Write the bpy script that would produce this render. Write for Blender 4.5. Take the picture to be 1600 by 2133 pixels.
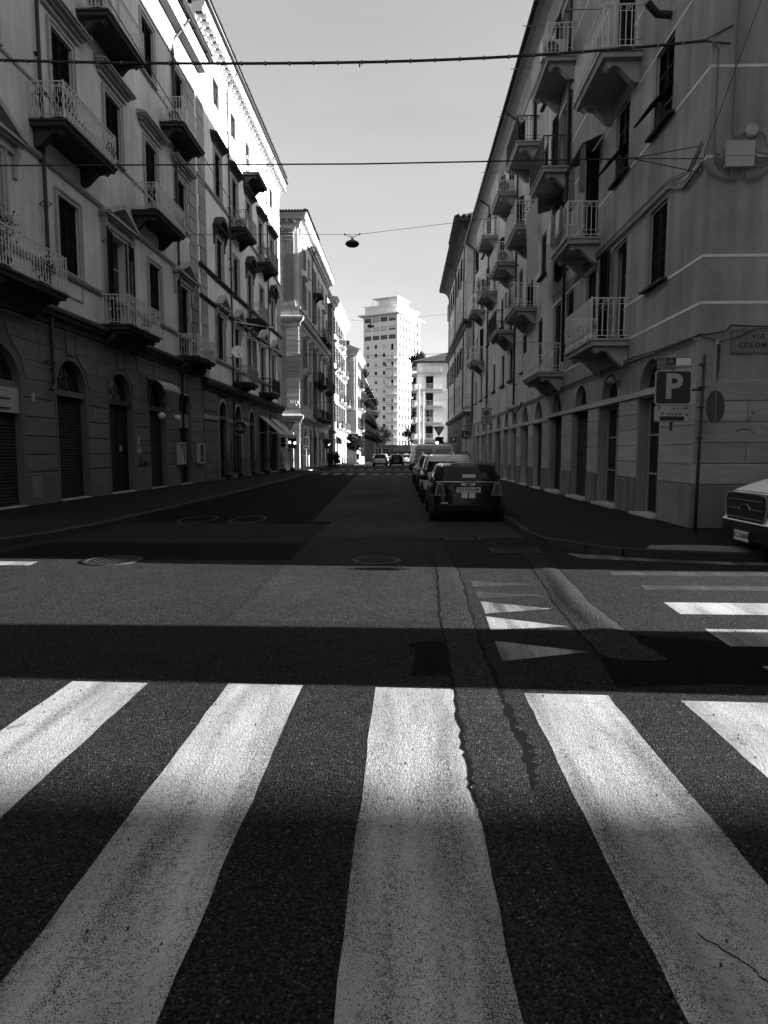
import bpy, math, random
from mathutils import Vector, Matrix

for _o in list(bpy.data.objects):
    bpy.data.objects.remove(_o)
SC = bpy.context.scene
COL = SC.collection
R = random.Random(11)
PI = math.pi

# ------------------------------------------------------------------ camera, sky, sun, exposure
cam = bpy.data.cameras.new("camera")
cam.sensor_fit = 'HORIZONTAL'
cam.sensor_width = 36.0
cam.lens = 1350.0 / 1600.0 * 36.0
cam.clip_start = 0.05
cam.clip_end = 3000
camo = bpy.data.objects.new("camera", cam)
COL.objects.link(camo)
camo.location = (0, 0, 1.6)
camo.rotation_euler = (math.radians(90 - 5.3532), 0, math.radians(1.7742))
SC.camera = camo

SUN_EL, SUN_AZ = math.radians(11.5), math.radians(91.2)     # azimuth clockwise from the street axis (+Y)
SKY_STRENGTH, SUN_STRENGTH, EXPOSURE = 0.05, 3.5, 3.22
w = bpy.data.worlds.new("World")
SC.world = w
w.use_nodes = True
nt = w.node_tree
nt.nodes.clear()
sky = nt.nodes.new('ShaderNodeTexSky')
sky.sky_type = 'NISHITA'
sky.sun_disc = False
sky.sun_elevation = SUN_EL
sky.sun_rotation = SUN_AZ
sky.air_density = 1.0
sky.dust_density = 1.5
sky.ozone_density = 1.0
bw = nt.nodes.new('ShaderNodeRGBToBW')                      # black-and-white photograph
bg = nt.nodes.new('ShaderNodeBackground')
bg.inputs['Strength'].default_value = SKY_STRENGTH
wo = nt.nodes.new('ShaderNodeOutputWorld')
nt.links.new(sky.outputs[0], bw.inputs[0])
gam = nt.nodes.new('ShaderNodeMath')
gam.operation = 'POWER'
gam.inputs[1].default_value = 0.62
nt.links.new(bw.outputs[0], gam.inputs[0])
tc = nt.nodes.new('ShaderNodeTexCoord')                       # thin high cloud, everywhere in the sky
mp = nt.nodes.new('ShaderNodeMapping')
mp.inputs['Scale'].default_value = (1.2, 1.2, 5.0)
mp.inputs['Rotation'].default_value = (0.25, 0.1, 0.4)
nz = nt.nodes.new('ShaderNodeTexNoise')
nz.inputs['Scale'].default_value = 1.6
nz.inputs['Detail'].default_value = 6
nz.inputs['Roughness'].default_value = 0.55
mr = nt.nodes.new('ShaderNodeMapRange')
mr.inputs['From Min'].default_value = 0.35
mr.inputs['From Max'].default_value = 0.7
mr.inputs['To Min'].default_value = 0.95
mr.inputs['To Max'].default_value = 1.07
ml = nt.nodes.new('ShaderNodeMath')
ml.operation = 'MULTIPLY'
nt.links.new(tc.outputs['Generated'], mp.inputs['Vector'])
nt.links.new(mp.outputs['Vector'], nz.inputs['Vector'])
nt.links.new(nz.outputs['Fac'], mr.inputs['Value'])
nt.links.new(gam.outputs[0], ml.inputs[0])
nt.links.new(mr.outputs['Result'], ml.inputs[1])
nt.links.new(ml.outputs[0], bg.inputs[0])
nt.links.new(bg.outputs[0], wo.inputs[0])

sl = bpy.data.lights.new("sun", 'SUN')
sl.energy = SUN_STRENGTH
sl.angle = math.radians(0.5)
sl.color = (1, 1, 1)
so = bpy.data.objects.new("sun", sl)
COL.objects.link(so)
so.rotation_euler = Vector((math.cos(SUN_EL) * math.sin(SUN_AZ), math.cos(SUN_EL) * math.cos(SUN_AZ), math.sin(SUN_EL))).to_track_quat('Z', 'Y').to_euler()
so.location = (60, 0, 40)

SC.view_settings.view_transform = 'Standard'
SC.view_settings.look = 'None'
SC.view_settings.gamma = 1.0
SC.view_settings.use_curve_mapping = False
SC.view_settings.exposure = EXPOSURE
SC.render.engine = 'CYCLES'
SC.cycles.max_bounces = 6
SC.cycles.diffuse_bounces = 4

# ------------------------------------------------------------------ materials
M = {}


def nodes_of(name):
    m = bpy.data.materials.new(name)
    m.use_nodes = True
    t = m.node_tree
    b = t.nodes['Principled BSDF']
    return m, t, b


def N(t, typ, **kw):
    n = t.nodes.new(typ)
    for k, v in kw.items():
        setattr(n, k, v)
    return n


def noise(t, vec, scale, detail=4, rough=0.55):
    n = N(t, 'ShaderNodeTexNoise')
    n.inputs['Scale'].default_value = scale
    n.inputs['Detail'].default_value = detail
    n.inputs['Roughness'].default_value = rough
    if vec is not None:
        t.links.new(vec, n.inputs['Vector'])
    return n.outputs['Fac']


def rng(t, fac, a, b, lo, hi):
    n = N(t, 'ShaderNodeMapRange')
    n.inputs['From Min'].default_value = a
    n.inputs['From Max'].default_value = b
    n.inputs['To Min'].default_value = lo
    n.inputs['To Max'].default_value = hi
    t.links.new(fac, n.inputs['Value'])
    return n.outputs['Result']


def mth(t, op, a, b):
    n = N(t, 'ShaderNodeMath', operation=op)
    for i, x in enumerate((a, b)):
        if isinstance(x, (int, float)):
            n.inputs[i].default_value = x
        else:
            t.links.new(x, n.inputs[i])
    return n.outputs[0]


def pos(t, scale=None):
    g = N(t, 'ShaderNodeNewGeometry')
    if scale is None:
        return g.outputs['Position']
    mp = N(t, 'ShaderNodeMapping')
    mp.inputs['Scale'].default_value = scale
    t.links.new(g.outputs['Position'], mp.inputs['Vector'])
    return mp.outputs['Vector']


def bump(t, b, h, strength, dist):
    n = N(t, 'ShaderNodeBump')
    n.inputs['Strength'].default_value = strength
    n.inputs['Distance'].default_value = dist
    t.links.new(h, n.inputs['Height'])
    t.links.new(n.outputs['Normal'], b.inputs['Normal'])


def plain(name, col, rough=0.6, metal=0.0, spec=0.4, var=0.12, scale=6.0, coat=0.0, bmp=0.0, objvar=0.0):
    m, t, b = nodes_of(name)
    b.inputs['Roughness'].default_value = rough
    b.inputs['Metallic'].default_value = metal
    b.inputs['Specular IOR Level'].default_value = spec
    b.inputs['Coat Weight'].default_value = coat
    b.inputs['Coat Roughness'].default_value = 0.06
    f = rng(t, noise(t, pos(t), scale, 5), 0.25, 0.75, col * (1 - var), col * (1 + var))
    if objvar:
        oi = N(t, 'ShaderNodeObjectInfo')
        f = mth(t, 'MULTIPLY', f, rng(t, oi.outputs['Random'], 0, 1, 1 - objvar, 1 + objvar))
    t.links.new(f, b.inputs['Base Color'])
    if bmp:
        bump(t, b, noise(t, pos(t), scale * 12, 4), bmp, 0.01)
    M[name] = m
    return m


def stucco(name, col, var=0.18, streak=0.2, bmp=0.25):
    m, t, b = nodes_of(name)
    b.inputs['Roughness'].default_value = 0.92
    b.inputs['Specular IOR Level'].default_value = 0.12
    a = rng(t, noise(t, pos(t), 0.55, 6, 0.6), 0.3, 0.7, 1 - var, 1 + var)
    c = rng(t, noise(t, pos(t, (2.6, 2.6, 0.16)), 1.0, 5, 0.6), 0.35, 0.75, 1 + streak * 0.5, 1 - streak)
    d = rng(t, noise(t, pos(t), 14.0, 4), 0.3, 0.7, 0.95, 1.05)
    f = mth(t, 'MULTIPLY', mth(t, 'MULTIPLY', a, c), mth(t, 'MULTIPLY', d, col))
    t.links.new(f, b.inputs['Base Color'])
    bump(t, b, noise(t, pos(t), 45.0, 5), bmp, 0.012)
    M[name] = m
    return m


def travertine(name, col):
    m, t, b = nodes_of(name)
    b.inputs['Roughness'].default_value = 0.75
    b.inputs['Specular IOR Level'].default_value = 0.2
    oi = N(t, 'ShaderNodeObjectInfo')
    a = rng(t, noise(t, pos(t, (1.2, 1.2, 14)), 1.0, 6, 0.6), 0.3, 0.7, 0.82, 1.15)
    c = rng(t, oi.outputs['Random'], 0, 1, 0.86, 1.14)
    pit = rng(t, noise(t, pos(t, (7, 7, 40)), 1.0, 3, 0.5), 0.66, 0.72, 1.0, 0.55)
    f = mth(t, 'MULTIPLY', mth(t, 'MULTIPLY', a, c), mth(t, 'MULTIPLY', pit, col))
    t.links.new(f, b.inputs['Base Color'])
    bump(t, b, noise(t, pos(t, (7, 7, 40)), 1.0, 4), 0.3, 0.01)
    M[name] = m


def asphalt(name, col, stone=0.16, wear=0.25, bs=0.55):
    m, t, b = nodes_of(name)
    b.inputs['Roughness'].default_value = 0.92
    b.inputs['Specular IOR Level'].default_value = 0.045
    p = pos(t)
    v = N(t, 'ShaderNodeTexVoronoi')
    v.inputs['Scale'].default_value = 125.0
    t.links.new(p, v.inputs['Vector'])
    sep = N(t, 'ShaderNodeSeparateColor')
    t.links.new(v.outputs['Color'], sep.inputs['Color'])
    tone = rng(t, mth(t, 'POWER', sep.outputs[0], 1.7), 0, 1, col * 0.35, col * 2.0)
    pale = rng(t, sep.outputs[1], 0.965, 1.0, 0.0, stone)
    big = rng(t, noise(t, p, 0.35, 6, 0.65), 0.3, 0.7, 1 - wear, 1 + wear)
    mid = rng(t, noise(t, p, 5.0, 5, 0.6), 0.3, 0.7, 0.85, 1.15)
    f = mth(t, 'ADD', mth(t, 'MULTIPLY', mth(t, 'MULTIPLY', tone, big), mid), pale)
    t.links.new(f, b.inputs['Base Color'])
    h = mth(t, 'ADD', mth(t, 'MULTIPLY', v.outputs['Distance'], -0.9), mth(t, 'MULTIPLY', noise(t, p, 90.0, 4), 0.9))
    bump(t, b, h, min(1.0, bs * 1.8), 0.014)
    M[name] = m
    return m


def paint(name, col, under, worn=0.5):
    """road paint that has lost its film over part of the stones; worn says how much"""
    m, t, b = nodes_of(name)
    b.inputs['Roughness'].default_value = 0.8
    b.inputs['Specular IOR Level'].default_value = 0.15
    p = pos(t)
    wear = rng(t, noise(t, pos(t, (5.5, 0.5, 1)), 1.0, 3, 0.5), 0.3, 0.72, -0.085, 0.075)
    grain = noise(t, p, 185.0, 3, 0.6)
    fine = noise(t, p, 38.0, 4, 0.65)
    g = mth(t, 'ADD', mth(t, 'ADD', mth(t, 'MULTIPLY', grain, 0.8), mth(t, 'MULTIPLY', fine, 0.2)), wear)
    keep = rng(t, g, worn - 0.03, worn + 0.04, 0, 1)
    vc = N(t, 'ShaderNodeTexVoronoi', feature='DISTANCE_TO_EDGE')
    vc.inputs['Scale'].default_value = 15.0
    vc.inputs['Randomness'].default_value = 1.0
    wp = N(t, 'ShaderNodeMixRGB', blend_type='ADD')
    wp.inputs[0].default_value = 0.12
    nn = N(t, 'ShaderNodeTexNoise')
    nn.inputs['Scale'].default_value = 22.0
    t.links.new(p, nn.inputs['Vector'])
    t.links.new(p, wp.inputs[1])
    t.links.new(nn.outputs['Color'], wp.inputs[2])
    t.links.new(wp.outputs[0], vc.inputs['Vector'])
    crk = rng(t, vc.outputs['Distance'], 0.0, 0.03, 0.25, 1.0)
    zone = rng(t, noise(t, p, 1.7, 4), 0.43, 0.58, 1.0, 0.0)
    crk = mth(t, 'MAXIMUM', crk, zone)
    edge = rng(t, noise(t, p, 5.5, 6, 0.7), 0.62, 0.68, 1.0, 0.45)   # chipped areas
    keep = mth(t, 'MULTIPLY', mth(t, 'MULTIPLY', keep, crk), edge)
    tone = rng(t, noise(t, pos(t, (3.0, 0.8, 1)), 1.0, 5), 0.3, 0.7, col * 0.55, col * 1.3)
    f = mth(t, 'ADD', mth(t, 'MULTIPLY', keep, tone), mth(t, 'MULTIPLY', mth(t, 'SUBTRACT', 1.0, keep), under))
    t.links.new(f, b.inputs['Base Color'])
    v = N(t, 'ShaderNodeTexVoronoi')
    v.inputs['Scale'].default_value = 105.0
    t.links.new(p, v.inputs['Vector'])
    h = mth(t, 'ADD', mth(t, 'MULTIPLY', v.outputs['Distance'], -0.5), mth(t, 'ADD', mth(t, 'MULTIPLY', keep, 0.35), mth(t, 'MULTIPLY', noise(t, p, 30.0, 4), 0.8)))
    bump(t, b, h, 0.6, 0.008)
    M[name] = m
    return m


def glow(name, col, strength):
    m, t, b = nodes_of(name)
    b.inputs['Base Color'].default_value = (0.8, 0.8, 0.8, 1)
    b.inputs['Emission Color'].default_value = (col, col, col, 1)
    b.inputs['Emission Strength'].default_value = strength
    M[name] = m


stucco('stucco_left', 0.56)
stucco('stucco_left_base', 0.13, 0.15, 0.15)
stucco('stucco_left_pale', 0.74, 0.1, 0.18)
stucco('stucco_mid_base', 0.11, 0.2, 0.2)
stucco('stucco_stone', 0.52, 0.2, 0.25)
stucco('stucco_far', 0.36, 0.1, 0.12)
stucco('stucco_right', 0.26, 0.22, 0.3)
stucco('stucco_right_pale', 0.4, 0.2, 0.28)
stucco('stucco_right_far', 0.42, 0.1, 0.15)
stucco('stucco_cream', 0.62, 0.06, 0.08)
stucco('stucco_tower', 0.82, 0.04, 0.05, 0.1)
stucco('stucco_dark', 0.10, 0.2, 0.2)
stucco('plinth_concrete', 0.16, 0.25, 0.3, 0.5)
plain('trim', 0.36, 0.85, spec=0.15, var=0.15, scale=3, bmp=0.2)
plain('trim_pale', 0.42, 0.85, spec=0.15, var=0.12, scale=3, bmp=0.2)
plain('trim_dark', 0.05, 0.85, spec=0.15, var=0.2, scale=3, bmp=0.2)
plain('trim_right', 0.34, 0.85, spec=0.15, var=0.12, scale=3, bmp=0.2)
plain('white_line', 0.62, 0.85, spec=0.15, var=0.15, scale=4)
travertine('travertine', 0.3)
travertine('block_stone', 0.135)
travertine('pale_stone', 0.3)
plain('shutter_green', 0.011, 0.8, spec=0.06, var=0.3, scale=5, objvar=0.4)
plain('shutter_pale', 0.12, 0.7, spec=0.25, var=0.2, scale=5, objvar=0.4)
plain('frame_white', 0.5, 0.6, spec=0.3)
plain('wood_dark', 0.012, 0.6, spec=0.15, var=0.4, scale=8)
plain('roller_steel', 0.028, 0.7, spec=0.12, var=0.35, scale=3)
plain('iron_pale', 0.55, 0.6, spec=0.3, var=0.2, scale=9)
plain('iron_dark', 0.03, 0.6, spec=0.3, var=0.3, scale=9)
plain('iron_mid', 0.26, 0.6, spec=0.3, var=0.25, scale=9)
plain('pipe_dark', 0.022, 0.55, spec=0.35, var=0.3, scale=7)
plain('cable_black', 0.012, 0.6, spec=0.3)
plain('cable_grey', 0.16, 0.7, spec=0.2, var=0.2)
plain('roof_tile', 0.05, 0.9, spec=0.1, var=0.4, scale=4, objvar=0.3)
plain('gutter_metal', 0.035, 0.5, metal=0.4, spec=0.4, var=0.3, scale=6)
plain('kerb_granite', 0.028, 0.85, spec=0.15, var=0.3, scale=9, bmp=0.4, objvar=0.2)
plain('pavement_asphalt', 0.009, 0.92, spec=0.1, var=0.35, scale=4, bmp=0.5)
plain('concrete', 0.16, 0.9, spec=0.12, var=0.3, scale=6, bmp=0.5)
plain('marble_sill', 0.4, 0.6, spec=0.3, var=0.2)
plain('car_black', 0.005, 0.3, spec=0.25, var=0.1, coat=0.12)
plain('car_dark', 0.02, 0.3, spec=0.4, var=0.1, coat=0.5)
plain('car_silver', 0.62, 0.35, spec=0.4, var=0.06, coat=0.3)
plain('car_white', 0.84, 0.35, spec=0.4, var=0.05, coat=0.4)
plain('van_grey', 0.55, 0.4, spec=0.4, var=0.06, coat=0.3)
plain('car_plastic', 0.012, 0.6, spec=0.25, var=0.2)
plain('tyre', 0.012, 0.85, spec=0.15, var=0.2)
plain('rim_metal', 0.3, 0.35, metal=0.8)
plain('chrome', 0.7, 0.15, metal=1.0, var=0.03)
plain('sticker_white', 0.6, 0.5, var=0.05)
plain('lens_dark', 0.03, 0.15, spec=0.5, coat=0.6)
plain('lens_clear', 0.4, 0.15, spec=0.5, coat=0.6)
plain('plate_white', 0.55, 0.5, var=0.05)
plain('print_black', 0.01, 0.6)
plain('print_grey', 0.1, 0.6)
plain('sign_blue', 0.022, 0.45, spec=0.4, var=0.1)
plain('sign_white', 0.33, 0.5, spec=0.3, var=0.08)
plain('sign_back', 0.08, 0.6, metal=0.4)
plain('sign_grey', 0.17, 0.6, spec=0.3, var=0.15)
plain('box_grey', 0.36, 0.6, spec=0.3, var=0.12)
plain('dish_grey', 0.75, 0.5, spec=0.3, var=0.1)
plain('ac_white', 0.5, 0.5, spec=0.3, var=0.08)
plain('cloth_stripe', 0.16, 0.9, spec=0.1, var=0.3, scale=20)
plain('cloth_white', 0.6, 0.9, spec=0.1, var=0.1)
plain('awning_cloth', 0.34, 0.9, spec=0.1, var=0.15, scale=6)
plain('leaf', 0.045, 0.7, spec=0.25, var=0.5, scale=9, objvar=0.2)
plain('leaf_dark', 0.018, 0.8, spec=0.1, var=0.5, scale=9, objvar=0.2)
stucco('plate_stone', 0.16)
plain('bark', 0.05, 0.9, var=0.3, scale=9)
plain('terracotta', 0.1, 0.85, var=0.2)
plain('skin', 0.35, 0.6, var=0.05)
plain('coat_dark', 0.012, 0.9, spec=0.1, objvar=0.5)
plain('hair_dark', 0.01, 0.6)
plain('tar', 0.004, 0.9, spec=0.08, var=0.3, scale=20)
plain('manhole_iron', 0.015, 0.7, spec=0.2, var=0.4, scale=30)
plain('opal_glass', 0.6, 0.3, spec=0.4, var=0.03)
asphalt('asphalt', 0.0235, 0.1)
asphalt('asphalt_dark', 0.006, 0.05, 0.3)
asphalt('asphalt_seam', 0.036, 0.12, 0.3)
asphalt('asphalt_light', 0.048, 0.08, 0.3)
asphalt('asphalt_pale', 0.03, 0.1, 0.3)
asphalt('asphalt_trench', 0.03, 0.14, 0.3)
paint('zebra_paint', 0.335, 0.02, 0.43)
paint('tooth_paint', 0.28, 0.022, 0.46)
paint('worn_paint', 0.28, 0.025, 0.5)
paint('ghost_paint', 0.08, 0.02, 0.56)
paint('trace_paint', 0.045, 0.013, 0.6)
glow('lamp_lit', 1.0, 1.2)

m, t, b = nodes_of('glass_dark')
b.inputs['Base Color'].default_value = (0.012, 0.012, 0.012, 1)
b.inputs['Roughness'].default_value = 0.08
b.inputs['Specular IOR Level'].default_value = 0.25
bump(t, b, noise(t, pos(t), 1.7, 2), 0.12, 0.05)
M['glass_dark'] = m


# ------------------------------------------------------------------ mesh helpers
class MB:
    def __init__(s):
        s.v, s.f, s.mi, s.sm = [], [], [], []
        s.cur, s.smooth, s.X = 0, False, None

    def add(s, vs, fs):
        b0 = len(s.v)
        if s.X is not None:
            vs = [tuple(s.X @ Vector(v)) for v in vs]
        s.v += [tuple(v) for v in vs]
        for f in fs:
            s.f.append(tuple(b0 + i for i in f))
            s.mi.append(s.cur)
            s.sm.append(s.smooth)
        return s

    def box(s, x0, x1, y0, y1, z0, z1):
        return s.add([(x0, y0, z0), (x1, y0, z0), (x1, y1, z0), (x0, y1, z0), (x0, y0, z1), (x1, y0, z1), (x1, y1, z1), (x0, y1, z1)],
                     [(0, 3, 2, 1), (4, 5, 6, 7), (0, 1, 5, 4), (1, 2, 6, 5), (2, 3, 7, 6), (3, 0, 4, 7)])

    def prism(s, poly, a0, a1, axis='y', caps=True):
        n = len(poly)
        fn = {'y': lambda p, a: (p[0], a, p[1]), 'x': lambda p, a: (a, p[0], p[1]), 'z': lambda p, a: (p[0], p[1], a)}[axis]
        vs = [fn(p, a0) for p in poly] + [fn(p, a1) for p in poly]
        fs = [(i, (i + 1) % n, n + (i + 1) % n, n + i) for i in range(n)]
        if caps:
            fs += [tuple(range(n - 1, -1, -1)), tuple(range(n, 2 * n))]
        return s.add(vs, fs)

    def sheet(s, poly, z):
        return s.add([(p[0], p[1], z) for p in poly], [tuple(range(len(poly)))])

    def tube(s, pts, r, n=6, r2=None, cap=True):
        pts = [Vector(p) for p in pts]
        k = len(pts)
        vs, up = [], None
        for i, p in enumerate(pts):
            d = (pts[min(i + 1, k - 1)] - pts[max(i - 1, 0)])
            d = d.normalized() if d.length > 1e-9 else Vector((0, 0, 1))
            if up is None:
                up = Vector((0, 0, 1)) if abs(d.z) < 0.9 else Vector((1, 0, 0))
            a = d.cross(up)
            if a.length < 1e-6:
                a = d.cross(Vector((0.3, 1, 0.2)))
            a.normalize()
            up = a.cross(d).normalized()
            rr = r if r2 is None else r + (r2 - r) * i / max(1, k - 1)
            for j in range(n):
                q = 2 * PI * (j + 0.5) / n
                vs.append(p + a * (math.cos(q) * rr) + up * (math.sin(q) * rr))
        fs = []
        for i in range(k - 1):
            for j in range(n):
                j2 = (j + 1) % n
                fs.append((i * n + j, i * n + j2, (i + 1) * n + j2, (i + 1) * n + j))
        if cap:
            fs += [tuple(range(n - 1, -1, -1)), tuple((k - 1) * n + j for j in range(n))]
        return s.add(vs, fs)

    def lathe(s, prof, n=16, c=(0, 0, 0), axis='z'):
        vs = []
        for r, h in prof:
            for j in range(n):
                q = 2 * PI * j / n
                x, y = r * math.cos(q), r * math.sin(q)
                vs.append({'z': (c[0] + x, c[1] + y, c[2] + h), 'y': (c[0] + x, c[1] + h, c[2] + y), 'x': (c[0] + h, c[1] + x, c[2] + y)}[axis])
        k = len(prof)
        fs = [(i * n + j, i * n + (j + 1) % n, (i + 1) * n + (j + 1) % n, (i + 1) * n + j) for i in range(k - 1) for j in range(n)]
        fs += [tuple(range(n - 1, -1, -1)), tuple((k - 1) * n + j for j in range(n))]
        return s.add(vs, fs)

    def ball(s, c, rx, ry=None, rz=None, n=10, k=6):
        ry, rz = ry or rx, rz or rx
        vs = []
        for i in range(k + 1):
            a = PI * i / k
            for j in range(n):
                q = 2 * PI * j / n
                vs.append((c[0] + rx * math.sin(a) * math.cos(q), c[1] + ry * math.sin(a) * math.sin(q), c[2] + rz * math.cos(a)))
        fs = [(i * n + j, i * n + (j + 1) % n, (i + 1) * n + (j + 1) % n, (i + 1) * n + j) for i in range(k) for j in range(n)]
        return s.add(vs, fs)

    def mesh(s, name, *mats):
        me = bpy.data.meshes.new(name)
        me.from_pydata(s.v, [], s.f)
        for q in mats:
            me.materials.append(M[q])
        me.polygons.foreach_set('material_index', s.mi)
        me.polygons.foreach_set('use_smooth', s.sm)
        me.update()
        return me


def put(name, me, parent=None, loc=(0, 0, 0), rz=0.0, rot=None, label=None, cat=None, group=None, kind=None, sc=None):
    o = bpy.data.objects.new(name, me)
    COL.objects.link(o)
    if parent is not None:
        o.parent = parent
    o.location = loc
    o.rotation_euler = rot if rot is not None else (0, 0, rz)
    if sc:
        o.scale = sc
    if label:
        o['label'] = label
    if cat:
        o['category'] = cat
    if group:
        o['group'] = group
    if kind:
        o['kind'] = kind
    return o


def empty(name, loc=(0, 0, 0), rz=0.0, label=None, cat=None, group=None):
    return put(name, None, None, loc, rz, None, label, cat, group)


CACHE = {}


def cached(key, fn):
    if key not in CACHE:
        CACHE[key] = fn()
    return CACHE[key]


def zg(y):
    return -0.004 * min(max(0.0, y - 12.0), 110.0)


def text_mesh(s, size, mat, bold=0.0, extrude=0.001, align='CENTER', space=1.0):
    cu = bpy.data.curves.new("lettering", 'FONT')
    cu.body = s
    cu.size = size
    cu.align_x = align
    cu.align_y = 'CENTER'
    cu.extrude = extrude
    cu.offset = bold
    cu.space_character = space
    cu.resolution_u = 3
    ob = bpy.data.objects.new("lettering", cu)
    COL.objects.link(ob)
    dg = bpy.context.evaluated_depsgraph_get()
    me = bpy.data.meshes.new_from_object(ob.evaluated_get(dg))
    bpy.data.objects.remove(ob)
    me.materials.clear()
    me.materials.append(M[mat])
    return me


def arc(cx, cz, r, a0, a1, n):
    return [(cx + r * math.cos(a0 + (a1 - a0) * i / n), cz + r * math.sin(a0 + (a1 - a0) * i / n)) for i in range(n + 1)]
# ------------------------------------------------------------------ facade pieces (local: x along the wall, -y outwards, z up)
def wall_mesh(mb, u0, u1, z0, z1, holes, reveal=0.25):
    """holes: (u_left, u_right, z_bottom, z_top, arch_rise); arch_rise 0 = square head"""
    us = sorted({u0, u1} | {h[0] for h in holes} | {h[1] for h in holes})
    zs = sorted({z0, z1} | {h[2] for h in holes} | {h[3] for h in holes})
    us = [u for u in us if u0 - 1e-6 <= u <= u1 + 1e-6]
    zs = [z for z in zs if z0 - 1e-6 <= z <= z1 + 1e-6]
    for i in range(len(us) - 1):
        for j in range(len(zs) - 1):
            a, b_, c, d = us[i], us[i + 1], zs[j], zs[j + 1]
            um, zm = (a + b_) / 2, (c + d) / 2
            if any(h[0] < um < h[1] and h[2] < zm < h[3] for h in holes):
                continue
            mb.add([(a, 0, c), (b_, 0, c), (b_, 0, d), (a, 0, d)], [(0, 1, 2, 3)])
    for (a, b_, c, d, rise) in holes:
        if rise > 0:
            uc, hw, zsp = (a + b_) / 2, (b_ - a) / 2, d - rise
            pts = [(uc + hw * math.cos(PI - PI * k / 16), zsp + rise * math.sin(PI - PI * k / 16)) for k in range(17)]
            for k in range(16):
                p, q = pts[k], pts[k + 1]
                cn = (a, d) if k < 8 else (b_, d)
                mb.add([(cn[0], 0, cn[1]), (p[0], 0, p[1]), (q[0], 0, q[1])], [(0, 1, 2)])
            loop = [(a, c)] + pts + [(b_, c)]
        else:
            loop = [(a, c), (a, d), (b_, d), (b_, c)]
        for k in range(len(loop)):
            p, q = loop[k], loop[(k + 1) % len(loop)]
            mb.add([(p[0], 0, p[1]), (q[0], 0, q[1]), (q[0], reveal, q[1]), (p[0], reveal, p[1])], [(0, 1, 2, 3)])
    return mb


def shutter_leaf(w, h, fine=True, mat='shutter_green'):
    def f():
        mb = MB()
        st = 0.06
        for x0, x1, z0, z1 in ((0, st, 0, h), (w - st, w, 0, h), (st, w - st, 0, 0.09), (st, w - st, h - 0.07, h), (st, w - st, h * 0.4, h * 0.4 + 0.08)):
            mb.box(x0, x1, 0, 0.035, z0, z1)
        pitch = 0.05 if fine else 0.12
        z = 0.1
        while z < h - 0.08:
            if not (h * 0.4 - 0.03 < z < h * 0.4 + 0.08):
                mb.add([(st, 0.002, z), (w - st, 0.002, z), (w - st, 0.03, z + pitch * 0.9), (st, 0.03, z + pitch * 0.9),
                        (st, 0.008, z - 0.004), (w - st, 0.008, z - 0.004)], [(0, 1, 2, 3), (4, 5, 1, 0)])
            z += pitch
        return mb.mesh('shutter', mat)
    return cached(('shut', round(w, 2), round(h, 2), fine, mat), f)


def pane_mesh(w, h, mat='frame_white'):
    def f():
        mb = MB()
        mb.box(-w / 2, w / 2, 0.03, 0.05, 0, h)
        mb.cur = 1
        for x0, x1, z0, z1 in ((-w / 2, -w / 2 + .06, 0, h), (w / 2 - .06, w / 2, 0, h), (-.04, .04, 0, h), (-w / 2 + .06, -.04, 0, .08), (.04, w / 2 - .06, 0, .08), (-w / 2 + .06, -.04, h - .07, h), (.04, w / 2 - .06, h - .07, h),
                               (-w / 2 + .06, -.04, h * .35, h * .35 + .04), (.04, w / 2 - .06, h * .35, h * .35 + .04), (-w / 2 + .06, -.04, h * .68, h * .68 + .04), (.04, w / 2 - .06, h * .68, h * .68 + .04)):
            mb.box(x0, x1, 0, 0.04, z0, z1)
        return mb.mesh('pane', 'glass_dark', mat)
    return cached(('pane', round(w, 2), round(h, 2), mat), f)


def surround_mesh(w, h, style, mat):
    """architrave round the opening; style: full, thin, none"""
    def f():
        mb = MB()
        if style == 'full':
            for g, bw_, pr in ((0.0, 0.12, 0.05), (0.12, 0.07, 0.085)):
                a, b_ = w / 2 + g, w / 2 + g + bw_
                t0, t1 = h + g, h + g + bw_
                for q in (-1, 1):
                    x0, x1 = sorted((q * a, q * b_))
                    mb.box(x0, x1, -pr, 0.0, 0, t1)
                mb.box(-a, a, -pr, 0.0, t0, t1)
        elif style == 'thin':
            for q in (-1, 1):
                x0, x1 = sorted((q * w / 2, q * (w / 2 + .1)))
                mb.box(x0, x1, -0.03, 0.0, 0, h + .1)
            mb.box(-w / 2, w / 2, -0.03, 0.0, h, h + .1)
        else:
            for q in (-1, 1):
                x0, x1 = sorted((q * w / 2, q * (w / 2 - .05)))
                mb.box(x0, x1, 0.05, 0.12, 0, h)
            mb.box(-w / 2 + .05, w / 2 - .05, 0.05, 0.12, h - .05, h)
        return mb.mesh('window', mat)
    return cached(('sur', round(w, 2), round(h, 2), style, mat), f)


def sill_mesh(w, mat, pr=0.14):
    return cached(('sill', round(w, 2), mat, pr), lambda: MB().box(-w / 2, w / 2, -pr, 0.2, -0.06, -0.004).mesh('sill', mat))


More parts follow.
